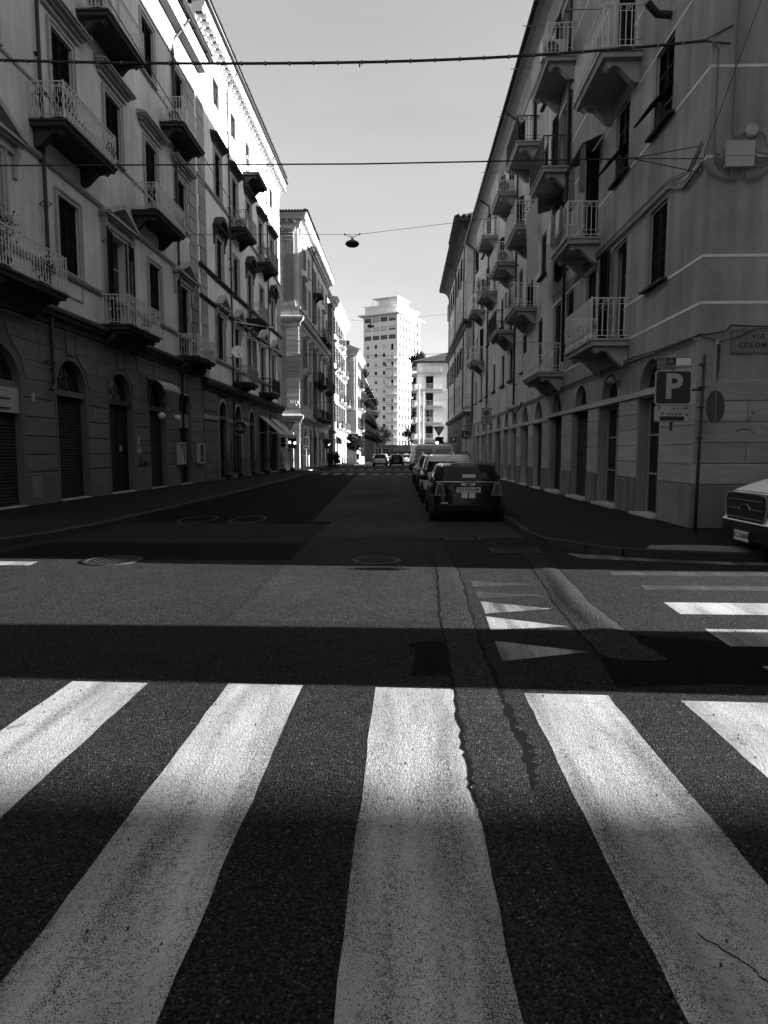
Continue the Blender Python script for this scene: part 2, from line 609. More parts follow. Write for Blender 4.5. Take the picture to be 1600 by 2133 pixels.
def hood_mesh(w, kind, mat):
    def f():
        mb = MB()
        hw = w / 2
        if kind == 'flat':
            mb.box(-hw + .2, hw - .2, -.10, 0, -.14, 0)
            mb.box(-hw + .08, hw - .08, -.2, 0, 0, .1)
            mb.box(-hw, hw, -.34, 0, .1, .17)
            mb.prism([(0, .17), (-.4, .17), (-.4, .22), (0, .33)], -hw - .05, hw + .05, 'x')
        else:
            mb.box(-hw + .15, hw - .15, -.10, 0, -.28, -.06)
            mb.box(-hw + .05, hw - .05, -.22, 0, -.06, .02)
            mb.box(-hw, hw, -.32, 0, .02, .10)
            for q in (-1, 1):                                   # consoles
                mb.prism([(0, -.9), (-.07, -.85), (-.09, -.5), (-.2, -.2), (-.2, -.06), (0, -.06)], q * (hw - .2) - .08, q * (hw - .2) + .08, 'x')
            if kind == 'tri':
                hp = .78
                mb.add([(-hw + .25, -.06, .1), (hw - .25, -.06, .1), (0, -.06, hp - .1)], [(0, 1, 2)])
                for q in (-1, 1):
                    mb.prism([(q * hw, .1), (q * (hw - .28), .1), (0, hp - .2), (0, hp + .0)], -.36, 0, 'y')
            else:
                pts = arc(0, -.35, hw * 1.0, math.radians(27), math.radians(153), 14)
                k = (.78 - (.10)) / (hw - .35 - hw * math.sin(math.radians(27)) + .35)
                top = [(x, .10 + (z + .35 - hw * math.sin(math.radians(27))) * k * 1.0) for x, z in pts]
                inn = [(x * .74, .10 + (z - .10) * .68) for x, z in top]
                for i in range(len(top) - 1):
                    mb.prism([top[i], top[i + 1], inn[i + 1], inn[i]], -.36, 0, 'y')
                mb.add([(x, -.06, z) for x, z in inn], [tuple(range(len(inn)))])
        return mb.mesh('hood', mat)
    return cached(('hood', round(w, 2), kind, mat), f)


def window(b, u, zb, w, h, style='full', mat='trim', hood=None, hood_w=2.5, hood_z=0.35, shut='closed', sill=True, fine=True, smat='shutter_green', hmat=None, rz=0.0, y=0.0, pane='frame_white', sillmat=None):
    o = put('window', surround_mesh(w, h, style, mat), b, (u, y, zb), rz)
    put('pane', pane_mesh(w, h, pane), o, (0, 0.19, 0))
    lw = w / 2 - 0.006
    lf = shutter_leaf(lw, h - .02, fine, smat)
    if shut == 'closed':
        put('shutter', lf, o, (-w / 2 + .003, 0.06, .01))
        put('shutter', lf, o, (.003, 0.06, .01))
    elif shut == 'ajar':
        put('shutter', lf, o, (-w / 2 + .003, 0.04, .01), math.radians(-28))
        put('shutter', lf, o, (w / 2 - .003, 0.075, .01), math.radians(180 + 24))
    elif shut == 'open':
        put('shutter', lf, o, (-w / 2, -0.095, .01), math.radians(180 + 8))
        put('shutter', lf, o, (w / 2, -0.06, .01), math.radians(-8))
    elif shut == 'flap':                                        # lower half pushed outwards on its stay
        hb = h * 0.42
        put('shutter', shutter_leaf(lw, h - hb - .02, fine, smat), o, (-w / 2 + .003, 0.06, hb))
        put('shutter', shutter_leaf(lw, h - hb - .02, fine, smat), o, (.003, 0.06, hb))
        fl = shutter_leaf(lw, hb, fine, smat)
        put('shutter', fl, o, (-w / 2 + .003, 0.02 - math.sin(.75) * hb, hb - math.cos(.75) * hb), rot=(-.75, 0, 0))
        put('shutter', fl, o, (.003, 0.02 - math.sin(.75) * hb, hb - math.cos(.75) * hb), rot=(-.75, 0, 0))
    elif shut == 'half':
        put('shutter', lf, o, (-w / 2, -0.095, .01), math.radians(180 + 10))
        put('shutter', lf, o, (.003, 0.06, .01))
    if sill:
        put('sill', sill_mesh(w + .36, sillmat or mat), o, (0, 0, 0))
    if hood:
        put('hood', hood_mesh(hood_w, hood, hmat or mat), o, (0, 0, h + hood_z))
    return o


def rail_mesh(L, P, style, mat):
    """three-sided balcony railing, front at y=-P, height 1.0, centred on x"""
    def f():
        mb = MB()
        H = 0.98
        c = [(-L / 2 + .04, -.02), (-L / 2 + .04, -P + .05), (L / 2 - .04, -P + .05), (L / 2 - .04, -.02)]
        for z, r in ((H, .022), (.07, .014)):
            mb.tube([(x, y, z) for x, y in c], r, 4)
        for x, y in c[1:3]:
            mb.box(x - .016, x + .016, y - .016, y + .016, 0, H + .03)
        if style != 'scroll':
            mb.tube([(x, y, H - .14) for x, y in c], .009, 4)
        for k in range(3):
            p, q = Vector(c[k]), Vector(c[k + 1])
            d = (q - p)
            ln = d.length
            d.normalize()

            def P3(s_, z):
                return (p.x + d.x * s_, p.y + d.y * s_, z)
            if style == 'scroll':
                n = max(2, round(ln / .19))
                for i in range(n):
                    a = ln * i / n
                    m_ = a + ln / n / 2
                    wv = ln / n * .42
                    mb.tube([P3(m_, .07), P3(m_, .30)], .012, 3)
                    mb.tube([P3(m_, .68), P3(m_, H)], .012, 3)
                    for q2 in (-1, 1):                          # ogee pair
                        mb.tube([P3(m_ + q2 * wv * v, z) for v, z in ((.15, .1), (.75, .2), (.95, .36), (.45, .49), (.95, .62), (.75, .8), (.15, .93))], .0125, 3, cap=False)
                        for zc in (.14, .86):                   # volutes
                            mb.tube([P3(m_ + q2 * (wv * .62 + .035 * math.cos(t_)), zc + .035 * math.sin(t_)) for t_ in [j * PI / 3 for j in range(7)]], .0105, 3, cap=False)
            elif style == 'collar':
                n = max(2, round(ln / .13))
                for i in range(1, n):
                    a = ln * i / n
                    mb.tube([P3(a, .07), P3(a, H)], .0125, 3)
                    sg = 1 if i % 2 else -1
                    mb.tube([P3(a + sg * v, z) for v, z in ((0, .2), (.045, .13), (.03, .09), (.005, .11))], .0105, 3, cap=False)
                    mb.tube([P3(a + sg * v, z) for v, z in ((0, .8), (.045, .87), (.03, .92), (.005, .9))], .0105, 3, cap=False)
                    if i % 2:
                        mb.tube([P3(a + .03 * math.cos(t_), .5 + .045 * math.sin(t_)) for t_ in [j * PI / 3 for j in range(7)]], .012, 3, cap=False)
            else:
                n = max(2, round(ln / .125))
                for i in range(1, n):
                    a = ln * i / n
                    mb.tube([P3(a, .0 if i % 2 else .07), P3(a, H - .14)], .0125, 3)
                    mb.tube([P3(a, H - .14), P3(a, H)], .0105, 3)
                mb.tube([(x, y, .2) for x, y in c], .009, 4)
                n2 = max(1, round(ln / .25))
                for i in range(n2):
                    m_ = ln * (i + .5) / n2
                    mb.tube([P3(m_ + .06 * math.cos(t_) * (1 - j_ * .07), H - .07 + .045 * math.sin(t_) * (1 - j_ * .07)) for j_, t_ in enumerate([j * PI / 3 for j in range(9)])], .0105, 3, cap=False)
        return mb.mesh('railing', mat)
    return cached(('rail', round(L, 2), round(P, 2), style, mat), f)


def slab_mesh(L, P, mat, thick=.17):
    def f():
        mb = MB()
        mb.box(-L / 2, L / 2, -P, 0, -.05, 0)
        mb.prism([(0, -.05), (-P + .02, -.05), (-P + .06, -.11), (-P + .08, -thick), (0, -thick)], -L / 2 + .05, L / 2 - .05, 'x')
        return mb.mesh('balcony', mat)
    return cached(('slab', round(L, 2), round(P, 2), mat, thick), f)


def bracket_mesh(P, mat, h=.55):
    def f():
        mb = MB()
        pr = [(0, -.17), (-P + .2, -.17), (-P + .17, -.26), (-P + .26, -.34), (-P * .66, -.27), (-P * .5, -.3), (-P * .36, -.44), (-P * .22, -.58), (-.1, -.66), (0, -.66)]
        mb.prism(pr, -.11, .11, 'x')
        return mb.mesh('bracket', mat)
    return cached(('brk', round(P, 2), mat), f)


def balcony(b, u, z, L, P=1.0, style='bars', mat='trim_right', rmat='iron_pale', rz=0.0, y=0.0, nb=2):
    o = put('balcony', slab_mesh(L, P, mat), b, (u, y, z), rz)
    for k in range(nb):
        x = -L / 2 + .32 + (L - .64) * k / (nb - 1)
        put('bracket', bracket_mesh(P, mat), o, (x, 0, 0))
    put('railing', rail_mesh(L, P, style, rmat), o)
    return o


def mould(b, name, prof, u0, u1, mat, z=0.0):
    """prof: [(out, z)] closed by the wall line; runs along the wall"""
    mb = MB()
    mb.prism([(-p, q + z) for p, q in prof], u0, u1, 'x')
    return put(name, mb.mesh(name, mat), b)


def pipe(b, u, z0, z1, top=None, mat='pipe_dark', r=.055, y=-.12, foot=None):
    mb = MB()
    mb.smooth = True
    pts = []
    if top:
        pts += [(u + top[0], -top[1], z1 + top[2]), (u + top[0] * .9, -top[1] + .05, z1 + top[2] - .12), (u, y, z1 + .15)]
    pts += [(u, y, z1), (u, y, (z0 + z1) / 2), (u, y, z0)]
    if foot:
        pts += [(u + foot[0], y - foot[1] * .5, z0 - .15), (u + foot[0] * 1.6, y - foot[1], z0 - .17)]
    mb.tube(pts, r, 8)
    mb.smooth = False
    z = z1 - .8
    while z > z0:
        mb.box(u - r - .015, u + r + .015, y - .01, .0, z, z + .04)
        z -= 2.9
    return put('downpipe', mb.mesh('downpipe', mat), b)


def roller_mesh(w, h):
    def f():
        mb = MB()
        z = 0.0
        while z < h:
            d = min(.09, h - z)
            mb.prism([(0, z), (-.022, z + d * .25), (-.022, z + d * .7), (0, z + d)], -w / 2, w / 2, 'x', caps=False)
            z += .09
        mb.box(-w / 2, w / 2, -.04, .01, -.0, .09)
        return mb.mesh('roller_shutter', 'roller_steel')
    return cached(('roll', round(w, 2), round(h, 2)), f)


def door_mesh(w, h, mat='wood_dark'):
    def f():
        mb = MB()
        mb.box(-w / 2, w / 2, 0, .05, 0, h)
        for q in (-1, 1):
            x0, x1 = sorted((q * .04, q * (w / 2 - .06)))
            for z0, z1 in ((.15, h * .32), (h * .36, h * .62), (h * .66, h - .12)):
                mb.box(x0 + .05, x1 - .05, -.025, 0, z0, z1)
        mb.box(-.03, .03, -.035, 0, 0, h)
        return mb.mesh('door', mat)
    return cached(('door', round(w, 2), round(h, 2), mat), f)


def half_pane(w, rise):
    def f():
        mb = MB()
        pts = [(w / 2 * math.cos(PI * k / 14), rise * math.sin(PI * k / 14)) for k in range(15)]
        mb.add([(x, 0, z) for x, z in pts], [tuple(range(15))])
        mb.cur = 1
        for k in (1, 2, 3):
            a = PI * k / 4
            mb.tube([(0, -.01, 0), (w / 2 * math.cos(a), -.01, rise * math.sin(a))], .014, 4)
        mb.tube([(w / 4 * math.cos(PI * k / 8), -.01, rise / 2 * math.sin(PI * k / 8)) for k in range(9)], .014, 4)
        return mb.mesh('fanlight', 'glass_dark', 'iron_dark')
    return cached(('half', round(w, 2), round(rise, 2)), f)


def block_mesh(w, h, d, mat):
    """one dressed stone, its edges chamfered"""
    def f():
        mb = MB()
        c = .012
        x, z = w / 2, h / 2
        vs = [(-x, 0, -z), (x, 0, -z), (x, 0, z), (-x, 0, z), (-x, -d + c, -z), (x, -d + c, -z), (x, -d + c, z), (-x, -d + c, z),
              (-x + c, -d, -z + c), (x - c, -d, -z + c), (x - c, -d, z - c), (-x + c, -d, z - c)]
        fs = [(8, 9, 10, 11)]
        for a in (0, 4):
            for i in range(4):
                j = (i + 1) % 4
                fs.append((a + i, a + j, a + 4 + j, a + 4 + i))
        mb.add(vs, fs)
        return mb.mesh('stone_block', mat)
    return cached(('blk', round(w, 2), round(h, 2), d, mat), f)


def block(b, u0, u1, z0, z1, d=.03, mat='block_stone', name='stone_block', joint=.03, rz=0.0, off=(0, 0)):
    w_, h_ = u1 - u0 - joint, z1 - z0 - joint
    if w_ < .05 or h_ < .05:
        return
    um, zm = (u0 + u1) / 2, (z0 + z1) / 2
    if rz:
        p = Matrix.Rotation(rz, 3, 'Z') @ Vector((um, 0, 0))
        put(name, block_mesh(w_, h_, d, mat), b, (off[0] + p.x, off[1] + p.y, zm), rz)
    else:
        put(name, block_mesh(w_, h_, d, mat), b, (um, 0, zm))


def tile_row(b, u, y0, y1, z0, z1, n, mat='roof_tile', name='roof_tile'):
    """single barrel tiles from (y0,z0) up to (y1,z1) at position u"""
    def f():
        mb = MB()
        L_ = math.hypot(y1 - y0, z1 - z0) / n * 1.12
        for i in range(6):
            a0, a1 = PI * i / 6, PI * (i + 1) / 6
            mb.add([(.11 * math.cos(a0), 0, .09 * math.sin(a0)), (.11 * math.cos(a1), 0, .09 * math.sin(a1)), (.09 * math.cos(a1), L_, .075 * math.sin(a1)), (.09 * math.cos(a0), L_, .075 * math.sin(a0))], [(0, 1, 2, 3)])
        mb.add([(.11 * math.cos(PI * i / 6), 0, .09 * math.sin(PI * i / 6)) for i in range(7)], [tuple(range(7))])
        return mb.mesh('roof_tile', mat)
    me = cached(('tile', round(y1 - y0, 2), round(z1 - z0, 2), n, mat), f)
    a = math.atan2(z1 - z0, y1 - y0)
    for i in range(n):
        q = i / n
        put(name, me, b, (u, y0 + (y1 - y0) * q, z0 + (z1 - z0) * q + .03), rot=(a + .03, 0, 0))


def tiled_roof(b, u0, u1, yo, ze, yr, zr, yb, zb, mat='roof_tile', thick=.12):
    """two slopes: eave (yo, ze) up to ridge (yr, zr), down to back eave (yb, zb)"""
    mb = MB()
    mb.prism([(yo, ze), (yr, zr), (yb, zb), (yb, zb - thick), (yr, zr - thick - .02), (yo, ze - thick)], u0, u1, 'x')
    return put('roof', mb.mesh('roof', mat), b)


def shell(b, u0, u1, depth, z0, z1, mat, ends=True):
    """side, back walls and lid of a building behind its street front"""
    mb = MB()
    y0 = 0.0 if ends else .3
    mb.add([(u0, 0, z0), (u0, depth, z0), (u0, depth, z1), (u0, 0, z1)], [(0, 1, 2, 3)])
    mb.add([(u1, 0, z0), (u1, depth, z0), (u1, depth, z1), (u1, 0, z1)], [(0, 1, 2, 3)])
    mb.add([(u0, depth, z0), (u1, depth, z0), (u1, depth, z1), (u0, depth, z1)], [(0, 1, 2, 3)])
    mb.add([(u0, .3, z1), (u1, .3, z1), (u1, depth, z1), (u0, depth, z1)], [(0, 1, 2, 3)])
    return put('side_wall', mb.mesh('side_wall', mat), b)


def ac_unit(loc, rz, label):
    def f():
        mb = MB()
        mb.box(-.42, .42, -.15, .15, 0, .6)
        mb.cur = 1
        mb.lathe([(.245, -.156), (.245, -.15)], 20, (-.1, 0, .3), 'y')
        return mb.mesh('air_conditioner', 'ac_white', 'print_black')

    def g():
        mb = MB()
        for r in (.06, .12, .18, .235):
            mb.tube([(-.1 + r * math.cos(a), -.165, .3 + r * math.sin(a)) for a in [2 * PI * k / 16 for k in range(17)]], .006, 3, cap=False)
        for k in range(4):
            a = PI * k / 4
            mb.tube([(-.1 - .235 * math.cos(a), -.168, .3 - .235 * math.sin(a)), (-.1 + .235 * math.cos(a), -.168, .3 + .235 * math.sin(a))], .006, 3)
        return mb.mesh('fan_grille', 'ac_white')
    o = put('air_conditioner', cached('ac', f), None, loc, rz, label=label, cat='air conditioner', group='air conditioners on the balconies')
    put('fan_grille', cached('acg', g), o)
    return o


def leaf_mesh(key, n, rx, ry, rz_, size, mat='leaf', droop=0.0):
    def f():
        rr = random.Random(hash(key) % 9999 if not isinstance(key, int) else key)
        mb = MB()
        for _ in range(n):
            a, q = rr.uniform(0, 2 * PI), rr.random() ** .45
            e = rr.uniform(-1, 1)
            k = math.sqrt(1 - e * e)
            c = Vector((rx * q * k * math.cos(a), ry * q * k * math.sin(a), rz_ * q * e - droop * q * q))
            d = Vector((rr.gauss(0, 1), rr.gauss(0, 1), rr.gauss(0, .7))).normalized()
            s_ = d.cross(Vector((rr.gauss(0, 1), rr.gauss(0, 1), rr.gauss(0, 1)))).normalized()
            L_ = size * rr.uniform(.6, 1.3)
            mb.add([c, c + d * L_ * .5 + s_ * L_ * .25, c + d * L_, c + d * L_ * .5 - s_ * L_ * .25], [(0, 1, 2, 3)])
        return mb.mesh('foliage', mat)
    return cached(('leaf', key), f)


def potted_plant(loc, h, r, label, seed, group='potted plants along the street', pot=True):
    o = empty('potted_plant', loc, 0, label, 'potted plant', group)
    ph = min(.32, h * .35)
    if pot:
        mb = MB()
        mb.smooth = True
        mb.lathe([(r * .38, 0), (r * .5, ph * .85), (r * .55, ph * .85), (r * .55, ph), (r * .42, ph), (r * .4, ph * .9)], 12)
        put('pot', mb.mesh('pot', 'terracotta'), o)
    mb = MB()
    rr = random.Random(seed)
    for k in range(7):
        a = rr.uniform(0, 2 * PI)
        mb.tube([(0, 0, ph * .8), (r * .3 * math.cos(a), r * .3 * math.sin(a), ph + (h - ph) * .5), (r * .8 * math.cos(a), r * .8 * math.sin(a), h * rr.uniform(.75, 1))], .01, 4, .004)
    put('stem', mb.mesh('stem', 'bark'), o)
    put('foliage', leaf_mesh(seed, 340, r, r, (h - ph) * .52, .085), o, (0, 0, ph + (h - ph) * .52))
    return o
# ------------------------------------------------------------------ ground, road, pavements
mb = MB()
mb.add([(-700, -300, -.6), (700, -300, -.6), (700, 1200, -.6), (-700, 1200, -.6)], [(0, 1, 2, 3)])
put('ground', mb.mesh('ground', 'asphalt'), kind='structure')

mb = MB()
ys = [-60, 0, 12, 40, 80, 122, 320]
for a, c in zip(ys[:-1], ys[1:]):
    mb.add([(-140, a, zg(a)), (140, a, zg(a)), (140, c, zg(c)), (-140, c, zg(c))], [(0, 1, 2, 3)])
ROAD = put('road', mb.mesh('road', 'asphalt'), kind='structure')


def on_road(name, poly, mat, lift=.0006, parent=None):
    """flat piece lying on the road; polygon in metres"""
    mb = MB()
    mb.add([(x, y, zg(y) + lift) for x, y in poly], [tuple(range(len(poly)))])
    return put(name, mb.mesh(name, mat), parent or ROAD)


def strip_poly(left, right):
    return left + right[::-1]


# resurfaced areas and trenches
for y0, y1 in ((6.0, 12), (12, 14.83), (14.83, 24), (24, 34), (34, 44), (44, 53)):
    f0, f1 = max(0, (y0 - 14.83) / 28.5), max(0, (y1 - 14.83) / 28.5)
    on_road('asphalt_patch', [(-1.67 - 1.55 * f0 - (.4 if y0 > 14 else 0), y0), (.36 + (1.9 if y0 > 11.9 else 0), y0), (.36 + (1.9 if y0 > 11.9 else 0), y1), (-1.67 - 1.55 * f1 - (.4 if y0 > 14 else 0), y1)], 'asphalt_pale' if y0 < 12 else 'asphalt_light', .0003)
on_road('asphalt_patch', [(-6.35, 9.4), (-1.69, 9.4), (-1.68, 11.1), (-6.3, 10.9)], 'asphalt_dark')
on_road('asphalt_patch', [(-6.3, 10.93), (-1.68, 11.13), (-1.66, 14.8), (-6.2, 14.9)], 'asphalt_dark')
for y0, y1 in ((14.83, 24), (24, 34), (34, 44), (44, 52)):
    f0, f1 = (y0 - 14.83) / 28.5, (y1 - 14.83) / 28.5
    on_road('asphalt_patch', [(-6.3 - .02 * y0, y0), (-2.12 - 1.2 * f0, y0), (-2.12 - 1.2 * f1, y1), (-6.3 - .02 * y1, y1)], 'asphalt_dark')
on_road('asphalt_patch', [(.1, 5.12), (.02, 5.28), (.2, 5.37), (.42, 5.36), (.6, 5.46), (.66, 5.2), (.63, 4.85), (.68, 4.55), (.5, 4.47), (.26, 4.53), (.05, 4.49), (.08, 4.8)], 'asphalt_dark', .0009)
on_road('asphalt_patch', [(1.62, 5.5), (1.9, 5.62), (2.4, 5.55), (3.2, 5.2), (3.3, 4.6), (2.9, 4.33), (2.2, 4.42), (1.45, 4.32), (1.5, 4.8)], 'asphalt_dark', .0009)


def jag(pts, amp, n=5, seed=1):
    rr = random.Random(seed)
    out = []
    for (x0, y0), (x1, y1) in zip(pts[:-1], pts[1:]):
        for k in range(n):
            q = k / n
            out.append((x0 + (x1 - x0) * q + rr.uniform(-amp, amp), y0 + (y1 - y0) * q))
    return out + [pts[-1]]


CA = [(.43, 11.16), (.46, 9.77), (.44, 8.25), (.37, 6.67), (.35, 5.83), (.34, 4.82), (.34, 4.22), (.33, 3.38), (.33, 2.93), (.345, 2.3), (.34, 1.6), (.36, .8)]
CB = [(.66, 11.17), (.74, 9.15), (.72, 7.8), (.66, 6.1), (.64, 5.19), (.65, 4.41), (.64, 3.83), (.65, 3.39), (.62, 2.98), (.6, 2.3), (.63, 1.6), (.6, .8)]
la, lb = jag(CA, .011, 11, 3), jag(CB, .014, 11, 4)


def ribbon(name, left, right, mat, prof, parent=None, taper=0):
    """strip between two polylines with the given cross profile [(0..1, height)]"""
    mb = MB()
    mb.smooth = True
    n, k = len(left), len(prof)
    vs = []
    for k_, ((x0, y0), (x1, y1)) in enumerate(zip(left, right)):
        tp = min(1.0, k_ / taper, (n - 1 - k_) / taper) if taper else 1.0
        for q, h in prof:
            h = h * tp
            x, y = x0 + (x1 - x0) * q, y0 + (y1 - y0) * q
            vs.append((x, y, zg(y) + .0007 + h))
    fs = [(i * k + j, i * k + j + 1, (i + 1) * k + j + 1, (i + 1) * k + j) for i in range(n - 1) for j in range(k - 1)]
    mb.add(vs, fs)
    return put(name, mb.mesh(name, mat), parent or ROAD)


ribbon('asphalt_trench', la, lb, 'asphalt_trench', [(0, 0), (.15, .0014), (.5, .001), (.85, .004), (1, 0)])
lac = [p for p in la if p[1] > 2.7]
lbc = [p for p in lb if p[1] > 2.9]
for pts, wd, sd in ((lac, .012, 5), (lbc, .021, 6)):
    rr = random.Random(sd)
    tp = lambda k: min(1, k / 5, (len(pts) - 1 - k) / 5) * ((2.4 if wd > .015 else 1.3) if 3.0 < pts[k][1] < 4.5 else 1)
    lft = [(x - wd * tp(k) * rr.uniform(.1, 1.2), y) for k, (x, y) in enumerate(pts)]
    rgt = [(x + wd * tp(k) * rr.uniform(.1, 1.2), y) for k, (x, y) in enumerate(pts)]
    ribbon('crack', lft, rgt, 'tar', [(0, .0015), (1, .0014)])
BL = jag([(1.84, 10.81), (1.79, 9.1), (1.68, 7.55), (1.6, 6.71), (1.58, 6.2), (1.55, 5.6), (1.54, 4.9)], .012, 6, 8)
BR = jag([(2.18, 10.55), (2.13, 9.11), (2.04, 7.55), (1.97, 6.71), (2.0, 5.9), (2.0, 5.4), (2.05, 4.9)], .012, 6, 9)
ribbon('asphalt_trench', BL, BR, 'asphalt_seam', [(0, 0), (.12, .004), (.3, .017), (.5, .029), (.7, .026), (.88, .01), (1, 0)], taper=13)
for pts, sd in ((BL, 15), (BR, 16)):
    rr = random.Random(sd)
    ribbon('crack', [(x - rr.uniform(.002, .02), y) for x, y in pts], [(x + rr.uniform(.002, .02), y) for x, y in pts], 'tar', [(0, .0014), (1, .0014)])
# a wandering crack in the bottom right corner and on the crossing
for k, pts in enumerate(([(.98, 2.05), (1.06, 1.95), (1.12, 1.8), (1.2, 1.72), (1.24, 1.6)], [(-2.2, 6.9), (-1.4, 7.0), (-1.0, 7.2)], [(-1.72, 6.0), (-1.66, 7.2), (-1.7, 9.2)], [(-.4, 11.35), (.3, 11.4), (.34, 12.0), (.9, 12.1)])):
    p = jag(pts, .012, 6, 30 + k)
    rr = random.Random(40 + k)
    ribbon('crack', [(x - .002, y - rr.uniform(.001, .004)) for x, y in p], [(x + .002, y + rr.uniform(.001, .004)) for x, y in p], 'tar', [(0, .0014), (1, .0014)])

# zebra crossing the camera stands on
for x0, x1, y1, sd in ((-3.33, -2.82, 4.34, 1), (-2.31, -1.77, 4.33, 2), (-1.21, -.695, 4.32, 3), (-.195, .335, 4.28, 4), (.80, 1.345, 4.2, 5), (1.79, 2.33, 4.1, 6), (2.8, 3.33, 4.05, 7), (3.85, 4.35, 4.0, 8)):
    rr = random.Random(sd)
    L_ = [(x0 + rr.uniform(-.006, .006), .35 + (y1 - .35) * k / 24) for k in range(25)]
    R_ = [(x1 + rr.uniform(-.006, .006), .35 + (y1 - .02 - .35) * k / 24) for k in range(25)]
    on_road('zebra_stripe', strip_poly(L_, R_), 'zebra_paint', .0009)
# give-way teeth across the lane
for k, (tri, mt_) in enumerate((([(.77, 5.39), (1.48, 5.11), (.76, 4.86)], 'tooth_paint'), ([(.80, 6.21), (1.51, 5.87), (.78, 5.73)], 'tooth_paint'), ([(.82, 6.84), (1.51, 6.54), (.81, 6.32)], 'worn_paint'),
                                ([(.82, 7.34), (1.55, 7.16), (.81, 7.0)], 'ghost_paint'), ([(.83, 7.95), (1.55, 7.75), (.82, 7.6)], 'ghost_paint'))):
    on_road('give_way_tooth', tri, mt_, .0014)
# crossing of the side street, on the right
for y0, y1, x0, mt_ in ((6.36, 6.86, 2.76, 'zebra_paint'), (5.3, 5.82, 2.72, 'zebra_paint'), (4.3, 4.8, 2.68, 'worn_paint'), (7.5, 7.74, 2.84, 'ghost_paint'), (8.38, 8.62, 2.74, 'ghost_paint')):
    on_road('zebra_stripe', [(x0, y1), (x0 - .03, y0), (6.6, y0 - .05), (6.6, y1 - .05)], mt_, .0014)
on_road('stop_line', [(2.55, 10.16), (2.66, 9.72), (4.6, 9.2), (5.4, 9.15), (5.4, 9.4)], 'worn_paint', .0014)
on_road('stop_line', [(-9.5, 9.18), (-5.32, 9.16), (-5.27, 8.86), (-9.5, 8.84)], 'worn_paint', .0014)
# markings farther up the street
for k in range(10):
    x = -6.4 + k * .98
    on_road('zebra_stripe', [(x, 51.6), (x + .5, 51.6), (x + .5, 48.6), (x, 48.6)], 'zebra_paint' if k < 4 else 'worn_paint', .0014)
for k in range(11):
    x = -7.2 + k * .9
    on_road('zebra_stripe', [(x, 65.0), (x + .5, 65.0), (x + .5, 62.6), (x, 62.6)], 'zebra_paint', .0009)
on_road('stop_line', [(-6.6, 58.4), (2.3, 58.4), (2.3, 57.9), (-6.6, 57.9)], 'zebra_paint', .0009)
on_road('lane_line', [(-2.35, 48), (-2.2, 48), (-2.2, 38), (-2.35, 38)], 'ghost_paint', .0014)
on_road('lane_line', [(-2.3, 100), (-2.15, 100), (-2.15, 66), (-2.3, 66)], 'worn_paint', .0014)
on_road('lane_line', [(2.0, 46), (2.12, 46), (2.3, 38.5), (2.18, 38.5)], 'worn_paint', .0014)
on_road('lane_arrow', [(-.6, 43), (-.2, 41.4), (-.45, 41.4), (-.45, 39.6), (-.75, 39.6), (-.75, 41.4), (-1.0, 41.4)], 'ghost_paint', .0014)
# faded cycle symbol in the near lane
for cx in (-4.9, -3.7):
    mb = MB()
    ring = [(cx + .42 * math.cos(2 * PI * k / 24), 15.2 + .95 * math.sin(2 * PI * k / 24)) for k in range(25)]
    rin = [(cx + .34 * math.cos(2 * PI * k / 24), 15.2 + .8 * math.sin(2 * PI * k / 24)) for k in range(25)]
    for k in range(24):
        mb.add([(p[0], p[1], zg(p[1]) + .0014) for p in (ring[k], ring[k + 1], rin[k + 1], rin[k])], [(0, 1, 2, 3)])
    put('cycle_symbol', mb.mesh('cycle_symbol', 'trace_paint'), ROAD)

# litter and small stones on the asphalt
mb = MB()
rr = random.Random(77)
for _ in range(420):
    x, y = rr.uniform(-3.5, 3.5), 1.5 + 8 * rr.random() ** 1.6
    s_ = rr.uniform(.002, .006)
    mb.add([(x - s_, y - s_, 0.0), (x + s_, y - s_ * .6, 0.0), (x + s_ * .7, y + s_, .008), (x - s_ * .8, y + s_ * .8, .008), (x, y, .008 + s_ * 1.2)], [(0, 1, 4), (1, 2, 4), (2, 3, 4), (3, 0, 4)])
put('grit', mb.mesh('grit', 'kerb_granite'), ROAD, kind='stuff')


def pavement(rows, mat='pavement_asphalt', h=.12):
    mb = MB()
    for (y0, a0, b0), (y1, a1, b1) in zip(rows[:-1], rows[1:]):
        z0, z1 = zg(y0) + h, zg(y1) + h
        mb.add([(a0, y0, z0), (b0, y0, z0), (b1, y1, z1), (a1, y1, z1), (a0, y0, z0 - .5), (b0, y0, z0 - .5), (b1, y1, z1 - .5), (a1, y1, z1 - .5)],
               [(0, 1, 2, 3), (0, 3, 7, 4), (1, 2, 6, 5)])
    for (y, a, c), q in ((rows[0], 0), (rows[-1], 1)):
        z = zg(y) + h
        mb.add([(a, y, z), (c, y, z), (c, y, z - .5), (a, y, z - .5)], [(0, 1, 2, 3)])
    return put('pavement', mb.mesh('pavement', mat), kind='structure')


